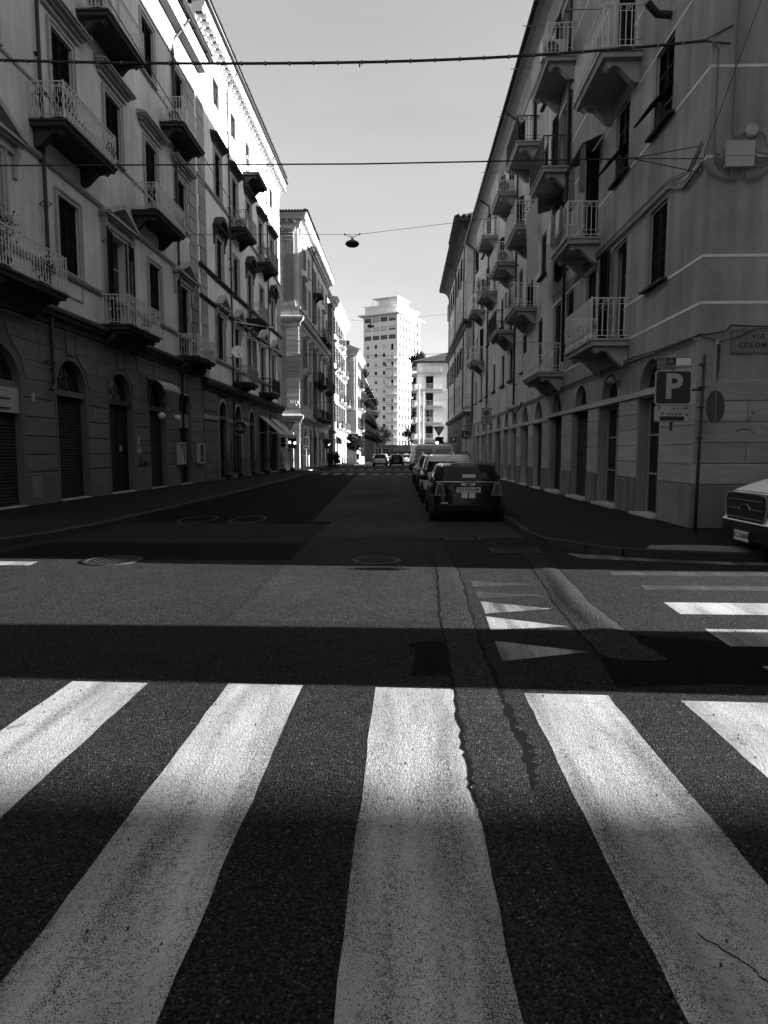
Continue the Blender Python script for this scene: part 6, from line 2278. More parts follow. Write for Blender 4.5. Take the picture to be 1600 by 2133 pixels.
put('cabinet_door', MB().box(-.24, .24, -.215, -.2, .12, 1.24).mesh('cabinet_door', 'sign_grey'), cb)
up_ = empty('utility_pole', (2.3, 104, zg(104)), 0, 'pale utility pole with a bus stop board in front of the cream block', 'utility pole')
put('pole', MB().tube([(0, 0, 0), (0, 0, 12.4)], .2, 10, .13).mesh('pole', 'trim'), up_)
put('pole', MB().tube([(.75, .5, 0), (.75, .5, 11.4)], .12, 8).mesh('pole', 'iron_mid'), up_)
q = plate('stop_board', up_, rounded(.9, 1.35, .08), 'sign_grey', -.25, .05, -.42, 3.0)
plate('stop_face', q, rounded(.5, .6, .02), 'sign_white', -.305, .005, 0, -.12)
plate('emblem', q, [(-.12, -.22), (.12, -.22), (.12, -.02), (-.12, -.02)], 'print_black', -.315, .004)

# ------------------------------------------------------------------ shop pieces on the left
ov = empty('hanging_sign', (-9.55, 37.7, 2.95), 0, 'round hanging sign with a pale rim and script lettering outside the restaurant', 'shop sign')
mb = MB()
mb.lathe([(.40, .03), (.40, -.03), (0, -.03)], 30, (0, 0, 0), 'y')
put('sign_disc', mb.mesh('sign_disc', 'print_black'), ov)
mb = MB()
mb.tube([(.4 * math.cos(2 * PI * k / 32), -.02, .4 * math.sin(2 * PI * k / 32)) for k in range(33)], .022, 6, cap=False)
put('sign_rim', mb.mesh('sign_rim', 'sign_white'), ov)
lab(ov, 'El', .16, 'sign_white', .0, .14, -.035, .004)
lab(ov, 'TeKa', .27, 'sign_white', .0, -.04, -.035, .004)
put('sign_arm', MB().box(-.85, -.4, -.02, .02, .1, .14).mesh('sign_arm', 'iron_dark'), ov)
mb = MB()
mb.box(0, .03, -.2, .2, 1.2, 2.2)
ms = put('menu_board', mb.mesh('menu_board', 'print_black'), None, (-10.34, 38.8, 0), label='narrow dark sign board with four pale panels beside the restaurant arch', cat='sign board')
for z, h_ in ((2.0, .13), (1.72, .16), (1.5, .07), (1.38, .07)):
    put('sign_letter', MB().box(.03, .035, -.14, .14, z - h_ / 2, z + h_ / 2).mesh('sign_letter', 'sign_grey'), ms)
for y, l_ in ((29.75, 'glazed notice case left of the last shop of the near left palazzo'), (32.6, 'pale framed notice case right of the last shop of the near left palazzo')):
    nb = empty('notice_case', (-10.36, y, 1.5), PI / 2, l_, 'notice board', 'notice cases on the left wall')
    mb = MB()
    for x0, x1, z0, z1 in ((-.42, -.35, -.5, .5), (.35, .42, -.5, .5), (-.35, .35, .43, .5), (-.35, .35, -.5, -.43)):
        mb.box(x0, x1, -.16, 0, z0, z1)
    put('case_frame', mb.mesh('case_frame', 'trim_pale'), nb)
    put('case_pane', MB().box(-.35, .35, -.13, -.01, -.43, .43).mesh('case_pane', 'glass_dark'), nb)
for y, l_ in ((26.55, 'white globe lamp left of the fourth shop arch'), (28.35, 'white globe lamp right of the fourth shop arch')):
    g = empty('globe_lamp', (-9.95, y, 3.05), 0, l_, 'wall lamp', 'globe lamps on the left wall')
    mb = MB()
    mb.smooth = True
    mb.ball((0, 0, 0), .15, n=14, k=10)
    put('globe', mb.mesh('globe', 'opal_glass'), g)
    mb = MB()
    mb.tube([(-.45, 0, .2), (-.2, 0, .34), (0, 0, .28), (0, 0, .14)], .018, 6)
    mb.lathe([(.06, .12), (.04, .17)], 8)
    put('lamp_arm', mb.mesh('lamp_arm', 'iron_dark'), g)
# small curved canopy over the fourth arch
mb = MB()
for k in range(6):
    a0, a1 = k / 6, (k + 1) / 6
    f_ = lambda a: (-.05 - .62 * math.sin(a * PI / 2), 4.55 - .42 * (1 - math.cos(a * PI / 2)))
    p, q = f_(a0), f_(a1)
    mb.add([(26.2, p[0], p[1]), (28.25, p[0], p[1]), (28.25, q[0], q[1]), (26.2, q[0], q[1]), (26.2, p[0], p[1] - .02), (28.25, p[0], p[1] - .02), (28.25, q[0], q[1] - .02), (26.2, q[0], q[1] - .02)], [(0, 1, 2, 3), (4, 5, 6, 7), (0, 3, 7, 4), (1, 2, 6, 5), (2, 3, 7, 6)])
put('shop_canopy', mb.mesh('shop_canopy', 'awning_cloth'), LB1)
for (y0, y1), l_ in (((46.35, 49.0), 'nearer of the two sloping shop awnings at the left corner'), ((50.0, 53.1), 'farther of the two sloping shop awnings at the left corner')):
    aw = empty('shop_awning', (-10.38, (y0 + y1) / 2, 0), PI / 2, l_, 'awning', 'awnings at the left corner')
    w2 = (y1 - y0) / 2
    mb = MB()
    mb.prism([(0, 4.18), (-1.5, 2.86), (-1.5, 2.83), (0, 4.15)], -w2, w2, 'x')
    for k in range(int(w2 * 8)):
        x = -w2 + k * .25
        mb.box(x + .01, x + .24, -1.5, -1.49, 2.62, 2.83)
    put('awning_cloth', mb.mesh('awning_cloth', 'awning_cloth'), aw)
    mb = MB()
    mb.tube([(-w2, -1.5, 2.84), (w2, -1.5, 2.84)], .025, 6)
    for q in (-1, 1):
        mb.tube([(q * w2, 0, 2.9), (q * w2, -.75, 3.0), (q * w2, -1.5, 2.84)], .018, 5)
    put('awning_frame', mb.mesh('awning_frame', 'iron_pale'), aw)
# dish and booms on the second palazzo
ds = empty('satellite_dish', (-9.25, 36.5, 7.1), 0, 'round grey satellite dish on the second left palazzo', 'satellite dish')
mb = MB()
mb.smooth = True
mb.lathe([(0, .06), (.15, .05), (.28, .02), (.38, -.04), (.385, -.03), (.28, .035), (.0, .075)], 28, (0, 0, 0), 'y')
put('dish', mb.mesh('dish', 'dish_grey'), ds, rot=(math.radians(-24), 0, math.radians(24)))
mb = MB()
mb.tube([(-1.1, .05, -.3), (-.3, .1, -.3), (0, .1, 0)], .02, 6)
mb.tube([(0, .05, -.36), (.15, -.4, -.2)], .012, 5)
mb.box(.11, .19, -.45, -.38, -.24, -.16)
put('dish_arm', mb.mesh('dish_arm', 'iron_mid'), ds)
for k, (p, q, l_) in enumerate((((-10.35, 39.5, 9.35), (-9.25, 46.6, 10.3), 'upper pale awning boom jutting from the second left palazzo'), ((-10.3, 42.0, 9.0), (-9.1, 47.8, 8.8), 'lower pale awning boom jutting from the second left palazzo'))):
    put('awning_boom', MB().tube([p, q], .05, 6).mesh('awning_boom', 'iron_pale'), None, label=l_, cat='awning boom', group='rolled awnings on the second left palazzo')
# bracket rosettes and lantern hooks on the left wall
for y, z in ((18.85, 11.6), (18.85, 8.6), (18.7, 4.15), (39.2, 12.3)):
    mb = MB()
    for k in range(6):
        a = 2 * PI * k / 6
        mb.tube([(-10.4, y, z), (-10.2, y + .12 * math.cos(a), z + .12 * math.sin(a)), (-10.02, y, z)], .01, 3)
    put('wire_anchor', mb.mesh('wire_anchor', 'iron_dark'), None, label={11.6: 'iron wire anchor beside the upper near drainpipe', 8.6: 'iron wire anchor below the first long scrolled balcony', 4.15: 'iron wire anchor beside the bent foot of the near drainpipe', 12.3: 'iron wire anchor by the drainpipe of the second palazzo'}[z], cat='wire anchor')
# laundry
mb = MB()
for k in range(4):
    x = k * .22
    mb.add([(x, 0, 0), (x + .18, 0, .03), (x + .17, .03, -.35 - .25 * (k == 2)), (x + .02, -.02, -.3)], [(0, 1, 2, 3)])
put('laundry', mb.mesh('laundry', 'cloth_white'), None, (-10.6, 60.8, 6.35), label='white cloths drying on a line at the left corner building', cat='laundry')
cl = MB()
rr = random.Random(9)
for k in range(13):
    x = k * .55
    cl.add([(x, 0, -.35 * math.sin(PI * k / 12)), (x + .42, 0, -.35 * math.sin(PI * k / 12)), (x + .4, .05, -1.0 - rr.random() * .4 - .35 * math.sin(PI * k / 12)), (x + .03, -.05, -1.0 - rr.random() * .4 - .35 * math.sin(PI * k / 12))], [(0, 1, 2, 3)])
put('laundry', cl.mesh('laundry', 'cloth_white'), None, (-7.4, 132, 10.4), math.radians(70), label='long line of washing on the far shaded house at left', cat='laundry')

for k, (y0, z, n_, l_) in enumerate(((19.45, 8.6, 4, 'dark and pale clothes drying on the second-floor corner balcony rail'), (28.6, 8.55, 3, 'cloths drying on a mid balcony of the long right building'), (40.8, 12.15, 4, 'washing on a far high balcony of the long right building'), (47.0, 8.8, 3, 'washing on a far low balcony of the long right building'))):
    mb = MB()
    rr = random.Random(60 + k)
    y = y0
    for j in range(n_):
        w_, h_ = rr.uniform(.25, .45), rr.uniform(.5, .85)
        mb.cur = j % 2
        for i in range(4):
            q0, q1 = i / 4, (i + 1) / 4
            d0, d1 = .03 * math.sin(i * 2.1 + j), .03 * math.sin((i + 1) * 2.1 + j)
            mb.add([(d0, y + w_ * q0, .05), (d1, y + w_ * q1, .05), (d1 * 2, y + w_ * q1, -h_), (d0 * 2, y + w_ * q0, -h_ + .04)], [(0, 1, 2, 3)])
        y += w_ + rr.uniform(.02, .1)
    put('laundry', mb.mesh('laundry', 'cloth_stripe', 'cloth_white'), None, (4.5, 0, z), label=l_, cat='laundry', group='washing on the right balconies')
for k, (y, z) in enumerate(((16.5, 12.0), (22.8, 15.5), (25.2, 15.5), (28.3, 15.35), (33.8, 15.4), (23.3, 5.4), (33.8, 12.0), (28.3, 8.65))):
    put('drying_rod', MB().tube([(-y, -.9, z), (-y - .03, -1.75, z + .02)], .014, 5).mesh('drying_rod', 'iron_mid'), RB1 if y < 25.4 else RB2)
put('flue', MB().tube([(-14.75, 0, 10.75), (-14.75, -.3, 10.78), (-14.65, -.55, 10.95)], .075, 10).mesh('flue', 'iron_dark'), RB1)
mb = MB()                                                        # scribbled spray marks on the travertine
rr = random.Random(3)
for cx, cz, pts in ((1.05, 2.25, [(-.12, -.1), (.02, .03), (-.03, .12), (.06, .06)]), (.95, 1.98, [(-.2, .0), (-.08, .05), (.08, .02), (.16, -.04)]), (1.5, 1.98, [(0, .05), (.06, -.03), (.09, -.09)]), (1.3, 1.98, [(0, 0), (.02, .01)])):
    p = [(cx + x, -.034, cz + z) for x, z in pts]
    for a, c in zip(p[:-1], p[1:]):
        mb.add([(a[0], a[1], a[2] - .018), (c[0], c[1], c[2] - .012), (c[0], c[1], c[2] + .014), (a[0], a[1], a[2] + .016)], [(0, 1, 2, 3)])
put('graffiti', mb.mesh('graffiti', 'print_grey'), RB1, (-12.75, 0, 0), PI / 2)
put('graffiti', text_mesh('9,', .75, 'print_black', .01), LB3, (61.9 - .1, .95, 1.55), rot=(PI / 2, 0, -PI / 2))
cable('wall_cable', [(-10.28, 13, 5.22), (-10.28, 22, 5.16), (-10.28, 28, 5.2), (-10.25, 33.3, 5.1), (-10.25, 40, 4.65), (-10.25, 55, 4.6)], .02, 'dark cable running along the top of the left shop fronts', sag=.04, cat='cable', group=None)
cable('wall_cable', [(-10.26, 24.9, 5.2), (-10.26, 24.95, 4.7), (-10.3, 26.1, 4.6), (-10.3, 26.2, 3.1)], .016, 'dark cable dropping beside the fourth left shop arch', cat='cable', group=None)
cable('wall_cable', [(5.5, 31.0, 3.9), (5.45, 32.0, 3.5), (5.45, 33.2, 3.75), (5.5, 35.0, 3.9)], .04, 'tangle of cables sagging by a drainpipe on the long right building', sag=.12, cat='cable', group=None)
# ------------------------------------------------------------------ plants
for k, (x, y, h, r, l_) in enumerate(((-9.85, 36.0, 1.5, .38, 'tall potted shrub before the first restaurant arch'), (-9.8, 38.6, 1.2, .36, 'round potted shrub between the first two restaurant arches'), (-9.8, 42.2, 1.4, .4, 'potted shrub between the last two restaurant arches'), (-9.7, 45.6, 1.5, .42, 'potted shrub right of the third restaurant arch'), (-9.3, 49.6, 1.6, .5, 'large dark potted shrub between the two awnings'), (-9.2, 53.2, 1.5, .45, 'potted shrub at the end of the left pavement'))):
    potted_plant((x, y, zg(y) + .12), h, r, l_, 100 + k)
for k, (x, y, z, h, r, l_) in enumerate(((-9.75, 15.9, 5.95, 1.55, .42, 'wispy plant on the lowest left balcony'), (-9.55, 17.4, 5.95, .75, .3, 'trailing plant inside the lowest left balcony rail'), (-9.7, 19.2, 10.77, 1.15, .25, 'plant peeping over the long scrolled balcony'), (-9.55, 21.6, 10.77, .6, .22, 'small plant at the far end of the long scrolled balcony'), (-9.7, 47.1, 14.85, 1.5, .5, 'bushy plant on the scrolled balcony of the second palazzo'), (-9.7, 48.6, 14.85, 1.1, .4, 'second plant on the scrolled balcony of the second palazzo'), (-9.2, 71.6, 9.2, 1.4, .4, 'dark plant on a balcony of the corner palazzo'), (4.9, 28.9, 11.05, 1.3, .4, 'dark plant on a high balcony of the right building'), (-8.5, 89.7, 4.9, 1.2, .6, 'plants along a low sunlit balcony'), (-9.7, 24.6, 5.95, .6, .22, 'small plant on the balcony by the open shutters'), (4.85, 18.8, 4.42, .7, .25, 'plant on the lowest near right balcony'), (4.85, 41.0, 11.25, .8, .3, 'plant on a far balcony of the long right building'), (4.85, 36.4, 7.75, .8, .3, 'plant inside a dark railed balcony at right'), (-9.6, 32.0, 5.95, .6, .25, 'plant on the balcony beside the party wall quoins'), (-9.6, 28.2, 10.77, .5, .22, 'plant at the end of the second scrolled balcony'), (-9.6, 45.3, 10.3, .9, .3, 'plant behind the screened balcony of the second palazzo'), (-9.6, 41.6, 5.85, .9, .3, 'dark plant on the low balcony beside the satellite dish'), (-9.2, 75.9, 14.7, 1.0, .4, 'plant high on the corner palazzo'))):
    potted_plant((x, y, z), h, r, l_, 140 + k, 'plants on the balconies')


def tree(loc, h, r, label, seed, mat='leaf_dark'):
    o = empty('tree', loc, 0, label, 'tree', 'trees at the end of the street')
    rr = random.Random(seed)
    mb = MB()
    mb.tube([(0, 0, 0), (.05, .02, h * .4), (0, 0, h * .75)], .16, 8, .06)
    for k in range(8):
        a = rr.uniform(0, 2 * PI)
        mb.tube([(0, 0, h * rr.uniform(.35, .6)), (r * .4 * math.cos(a), r * .4 * math.sin(a), h * .72), (r * .85 * math.cos(a), r * .85 * math.sin(a), h * rr.uniform(.7, .95))], .06, 5, .02)
    put('trunk', mb.mesh('trunk', 'bark'), o)
    mb = MB()
    for _ in range(34):
        a, e = rr.uniform(0, 2 * PI), rr.uniform(-.9, .9)
        c = (r * .62 * math.cos(a) * math.sqrt(1 - e * e), r * .62 * math.sin(a) * math.sqrt(1 - e * e), h * .72 + h * .26 * e)
        s_ = r * rr.uniform(.25, .45)
        for _ in range(150):
            d = Vector((rr.gauss(0, 1), rr.gauss(0, 1), rr.gauss(0, 1))).normalized() * s_ * rr.random() ** .4
            p = Vector(c) + d
            u = Vector((rr.gauss(0, 1), rr.gauss(0, 1), rr.gauss(0, .6))).normalized()
            v = u.cross(Vector((rr.gauss(0, 1), rr.gauss(0, 1), rr.gauss(0, 1)))).normalized()
            L_ = (.2 + .03 * r) * rr.uniform(.6, 1.4)
            mb.add([p, p + u * L_ * .5 + v * L_ * .3, p + u * L_, p + u * L_ * .5 - v * L_ * .3], [(0, 1, 2, 3)])
    put('crown', mb.mesh('crown', mat), o)
    return o


tree((-8.0, 106.5, zg(106)), 4.6, 1.6, 'small dark street tree before the left corner house', 1)
tree((-6.6, 188, zg(188)), 9, 3.2, 'dark tree at the far left end of the street', 2)
tree((1.6, 190, zg(190)), 9, 3.0, 'dark tree at the far right end of the street', 3)
tree((2.75, 131.2, 16.6), 4.2, 1.9, 'roof garden tree between the tower and the cream block', 4)

# ------------------------------------------------------------------ air conditioners
for loc, rz_, l_ in (((-9.75, 21.9, 15.51), 0, 'air conditioner on the highest near left balcony'), ((4.95, 23.1, 14.56), 0, 'air conditioner on the top balcony of the near right building'), ((5.05, 34.1, 14.51), 0, 'air conditioner on the highest balcony of the long right building'), ((5.05, 34.1, 11.11), 0, 'air conditioner one balcony below the highest, long right building'), ((-9.8, 39.9, 14.81), 0, 'dark sided air conditioner on the second left palazzo'), ((-9.75, 28.9, 15.51), 0, 'air conditioner on the second high balcony of the near left palazzo'), ((-8.75, 91.5, 17.0), 0, 'air conditioner high on the sunlit white palazzo')):
    ac_unit(loc, rz_, l_)
# ------------------------------------------------------------------ vehicles (front towards +y, origin on the ground under the middle)
def ring_pts(hw, yr, yf, n_, N=64):
    out = []
    yc, hl = (yr + yf) / 2, (yf - yr) / 2
    for k in range(N):
        t = 2 * PI * (k + .5) / N
        c, s_ = math.cos(t), math.sin(t)
        # even spacing along the outline: start from a square walk
        x = math.copysign(abs(c) ** (2.0 / n_), c)
        y = math.copysign(abs(s_) ** (2.0 / n_), s_)
        out.append((hw * x, yc + hl * y))
    return out


def vehicle(name, loc, rz, label, cat, group, L, Wd, levels, cabin, paint_, clad=.42, wheel=.31, wb=None, n_=4.5, glass_rear=True, cab_n=4.0, rear_top=9.0):
    """levels/cabin: [(z, inset front, inset rear, half width factor)]"""
    o = empty(name, loc, rz, label, cat, group)
    hl, hw = L / 2, Wd / 2
    low, body = MB(), MB()
    low.smooth = body.smooth = True
    rings = [[(x, y, z) for x, y in ring_pts(hw * f_, -hl + ir, hl - if_, n_)] for z, if_, ir, f_ in levels]
    N_ = len(rings[0])
    for (a, b_), (za, zb) in zip(zip(rings[:-1], rings[1:]), zip([v[0] for v in levels][:-1], [v[0] for v in levels][1:])):
        tgt = low if zb <= clad + 1e-6 else body
        tgt.add(a + b_, [(k, (k + 1) % N_, N_ + (k + 1) % N_, N_ + k) for k in range(N_)])
    low.add(rings[0], [tuple(range(N_ - 1, -1, -1))])
    body.add(rings[-1], [tuple(range(N_))])
    put('body', body.mesh('body', paint_), o)
    put('bumper', low.mesh('bumper', 'car_plastic'), o)
    # cabin
    cr = [[(x, y, z) for x, y in ring_pts(hw * f_, -hl + ir, hl - if_, cab_n)] for z, if_, ir, f_ in cabin]
    parts = {k: MB() for k in ('cabin', 'rear_window', 'windscreen', 'side_window_l', 'side_window_r')}
    for v in parts.values():
        v.smooth = True
    for i in range(len(cr) - 1):
        z0, z1 = cabin[i][0], cabin[i + 1][0]
        gl = i < len(cr) - 2
        for k in range(N_):
            q = [cr[i][k], cr[i][(k + 1) % N_], cr[i + 1][(k + 1) % N_], cr[i + 1][k]]
            mx, my = sum(p[0] for p in q) / 4, sum(p[1] for p in q) / 4
            hwz = max(abs(p[0]) for p in cr[i])
            yf, yr = max(p[1] for p in cr[i]), min(p[1] for p in cr[i])
            key = 'cabin'
            if gl:
                if my > yf - .35 and abs(mx) < hwz * .86:
                    key = 'windscreen'
                elif my < yr + .3 and abs(mx) < hwz * .84 and glass_rear and z1 <= rear_top:
                    key = 'rear_window'
                elif abs(mx) > hwz * .9 and yr + .35 < my < yf - .35 and not (-.12 < my - (yr + yf) / 2 < .0):
                    key = 'side_window_r' if mx > 0 else 'side_window_l'
            parts[key].add(q, [(0, 1, 2, 3)])
    parts['cabin'].add(cr[-1], [tuple(range(N_))])
    for k, v in parts.items():
        if v.v:
            nm = 'side_window' if k.startswith('side') else k
            put(nm, v.mesh(nm, paint_ if k == 'cabin' else 'glass_dark'), o)
    # wheels
    wb = wb or L * .6
    for sx in (-1, 1):
        for sy in (-1, 1):
            tw = cached(('tyre', wheel), lambda: (lambda m_: (setattr(m_, 'smooth', True), m_.lathe([(wheel * .62, -.1), (wheel * .95, -.1), (wheel, -.07), (wheel, .07), (wheel * .95, .1), (wheel * .62, .1)], 24, (0, 0, 0), 'x'))[1])(MB()).mesh('wheel', 'tyre'))
            w_ = put('wheel', tw, o, (sx * (hw - .085), sy * wb / 2 - .02, wheel))

            def rimf():
                m_ = MB()
                m_.lathe([(wheel * .6, .07), (wheel * .6, .085), (wheel * .5, .06), (.05, .075), (0, .08)], 20, (0, 0, 0), 'x')
                for k in range(5):
                    a = 2 * PI * k / 5
                    m_.prism([(wheel * .12 * math.cos(a + 1.57) + 0, wheel * .12 * math.sin(a + 1.57)), (wheel * .58 * math.cos(a + .16), wheel * .58 * math.sin(a + .16)), (wheel * .58 * math.cos(a - .16), wheel * .58 * math.sin(a - .16)), (wheel * .12 * math.cos(a - 1.57), wheel * .12 * math.sin(a - 1.57))], .07, .1, 'x')
                return m_.mesh('rim', 'rim_metal')
            put('rim', cached(('rim', wheel), rimf), w_, (0, 0, 0), PI if sx < 0 else 0)
            arch = MB()
            pa = arc(0, 0, wheel * 1.2, -.25, PI + .25, 14)
            arch.prism(pa, hw * .93 - .02 if sx > 0 else -hw * .975, hw * .975 if sx > 0 else -hw * .93 + .02, 'x')
            put('wheel_arch', arch.mesh('wheel_arch', 'car_plastic'), o, (0, sy * wb / 2 - .02, wheel))
    return o, hl, hw


def light_piece(o, name, poly, y, mat, th=.03, front=False):
    return put(name, MB().prism(poly, y, y + th, 'y').mesh(name, mat), o)


def mirrors(o, hw, y, z, mat):
    for q in (-1, 1):
        mb = MB()
        mb.smooth = True
        mb.ball((q * (hw + .1), y, z), .12, .07, .085, 10, 6)
        mb.smooth = False
        mb.box(min(q * (hw - .05), q * (hw + .05)), max(q * (hw - .05), q * (hw + .05)), y - .02, y + .02, z - .06, z - .02)
        put('mirror', mb.mesh('mirror', mat), o)


def plate_on(o, s, x, y, z, rot=(PI / 2, 0, 0), w_=.52, h_=.11, size=.1, flip=1):
    p = put('number_plate', cached(('np', w_, h_), lambda: MB().box(-w_ / 2, w_ / 2, -.004, .004, -h_ / 2, h_ / 2).mesh('number_plate', 'plate_white')), o, (x, y, z), 0 if flip > 0 else PI)
    put('lettering', text_mesh(s, size, 'print_black', .002, space=1.05), p, (0, -.008, 0), rot=(PI / 2, 0, 0))
    bd = MB()
    for x0, x1, z0, z1 in ((-w_ / 2 - .015, w_ / 2 + .015, -h_ / 2 - .015, -h_ / 2), (-w_ / 2 - .015, w_ / 2 + .015, h_ / 2, h_ / 2 + .01), (-w_ / 2 - .015, -w_ / 2, -h_ / 2, h_ / 2), (w_ / 2, w_ / 2 + .015, -h_ / 2, h_ / 2)):
        bd.box(x0, x1, -.008, .004, z0, z1)
    put('plate_frame', bd.mesh('plate_frame', 'rim_metal'), p)
    return p


PK = 'cars parked along the right kerb'
HATCH = [(.2, .12, .14, .9), (.28, .03, .04, .97), (.42, .0, .0, .99), (.44, .01, .02, 1.0), (.62, .02, .03, 1.0), (.80, .06, .05, .995), (.9, .16, .08, .97), (.95, .34, .11, .93), (.975, .6, .2, .86)]
CABH = [(.93, .95, .1, .95), (1.06, 1.12, .16, .915), (1.20, 1.32, .25, .87), (1.33, 1.52, .36, .815), (1.37, 1.6, .42, .78), (1.405, 1.85, .62, .66), (1.415, 2.05, .9, .4)]
Y_M = 14.6 + 1.85
o, hl, hw = vehicle('parked_car', (1.45, Y_M, zg(Y_M)), 0, 'small black hatchback with two pale stripes, parked nearest the camera', 'car', PK, 3.7, 1.69, HATCH, CABH, 'car_black', .42, .31, 2.47, 4.2, True, 4.0)
o.scale = (1.0, 1, .945)
# rear details (rear face at y = -hl)
for q in (-1, 1):
    x = q * .64
    tl = [(x - .1, .68), (x + .1, .68), (x + .085, .78), (x + .045, .93), (x - .045, .93), (x - .085, .78)] if q < 0 else [(x - .1, .68), (x + .1, .68), (x + .085, .78), (x + .045, .93), (x - .045, .93), (x - .085, .78)]
    a = -hl + .028 + .0
    rimp = put('light_rim', MB().prism([(px_ * 1 + (px_ - x) * .16, pz + (pz - .8) * .14) for px_, pz in tl], -.02, .05, 'y').mesh('light_rim', 'rim_metal'), o, (0, a + .03, 0))
    put('taillight', MB().prism(tl, -.028, .03, 'y').mesh('taillight', 'lens_dark'), o, (0, a + .03, 0))
for x in (-.085, .085):
    put('stripe', MB().box(x - .065, x + .065, -.012, .03, .60, .725).mesh('stripe', 'sticker_white'), o, (0, -hl + .01, 0))
    put('stripe', MB().box(x - .065, x + .065, -.012, .03, .895, .955).mesh('stripe', 'sticker_white'), o, (0, -hl + .075, 0))
    put('stripe', MB().prism([(-1.0, 1.424), (-.2, 1.43), (-.2, 1.435), (-1.0, 1.429)], x - .075, x + .075, 'x').mesh('stripe', 'sticker_white'), o)
mb = MB()
mb.lathe([(.04, 0), (.04, -.015), (0, -.02)], 12, (0, 0, 0), 'y')
for q in (-1, 1):
    mb.prism([(q * .03, .012), (q * .1, .02), (q * .085, .004), (q * .03, -.014)], -.012, 0, 'y')
put('emblem', mb.mesh('emblem', 'print_grey'), o, (0, -hl + .06, .925))
put('beltline_trim', MB().tube([(-.73, -hl + .16, .975), (-.4, -hl + .115, .98), (0, -hl + .105, .982), (.4, -hl + .115, .98), (.73, -hl + .16, .975)], .011, 6).mesh('beltline_trim', 'chrome'), o)
plate_on(o, 'DS 565AM', 0, -hl - .005, .80)
put('boot_handle', MB().box(-.34, .34, -.03, .02, .87, .895).mesh('boot_handle', 'car_plastic'), o, (0, -hl + .02, 0))
put('window_sticker', MB().box(-.15, .15, -.006, .0, 1.08, 1.16).mesh('window_sticker', 'sticker_white'), o, (.02, -hl + .175, 0), rot=(math.radians(-0), 0, 0))
put('wiper', MB().tube([(0, -hl + .14, 1.0), (-.12, -hl + .19, 1.05), (.32, -hl + .2, 1.07)], .01, 4).mesh('wiper', 'car_plastic'), o)
put('aerial', MB().tube([(.0, -.95, 1.41), (.0, -1.35, 1.75)], .005, 4).mesh('aerial', 'car_plastic'), o)
put('fog_lamp', MB().box(-.62, -.46, -.012, .02, .47, .5).mesh('fog_lamp', 'lens_clear'), o, (0, -hl + .005, 0))
mirrors(o, hw, .62, 1.0, 'car_black')

WAG = [(.22, .14, .12, .9), (.3, .03, .04, .97), (.46, .0, .0, .99), (.48, .01, .01, 1.0), (.7, .03, .02, 1.0), (.9, .1, .05, .99), (1.0, .25, .07, .96), (1.04, .5, .12, .9)]
CABW = [(1.0, 1.0, .06, .96), (1.15, 1.2, .12, .92), (1.33, 1.42, .2, .87), (1.42, 1.65, .26, .83), (1.49, 1.75, .34, .79), (1.53, 2.0, .55, .66), (1.54, 2.2, .9, .4)]
YB = 19.9 + 2.1
o, hl, hw = vehicle('parked_car', (1.42, YB, zg(YB)), 0, 'white estate car with roof rails parked ahead of the black hatchback', 'car', PK, 4.2, 1.76, WAG, CABW, 'car_silver', .46, .33, 2.6, rear_top=1.4)
for q in (-1, 1):
    put('roof_rail', MB().tube([(q * .62, -1.7, 1.5), (q * .62, -1.5, 1.6), (q * .62, .2, 1.61), (q * .62, .4, 1.52)], .022, 6).mesh('roof_rail', 'car_plastic'), o)
    light_piece(o, 'taillight', [(q * .68, .75), (q * .82, .75), (q * .8, 1.08), (q * .7, 1.08)], -hl + .04, 'lens_dark')
plate_on(o, 'FB 213KT', 0, -hl - .006, .62)
mirrors(o, hw, .7, 1.08, 'car_silver')
YC = 26.2 + 2.1
o, hl, hw = vehicle('parked_car', (1.4, YC, zg(YC)), 0, 'dark car with pale roof rails parked just behind the grey van', 'car', PK, 4.2, 1.76, WAG, CABW, 'car_dark', .46, .33, 2.6, rear_top=1.4)
for q in (-1, 1):
    put('roof_rail', MB().tube([(q * .62, -1.7, 1.5), (q * .62, -1.5, 1.6), (q * .62, .2, 1.61), (q * .62, .4, 1.52)], .025, 6).mesh('roof_rail', 'car_silver'), o)
    light_piece(o, 'taillight', [(q * .68, .75), (q * .82, .75), (q * .8, 1.08), (q * .7, 1.08)], -hl + .04, 'lens_dark')
mirrors(o, hw, .7, 1.08, 'car_dark')

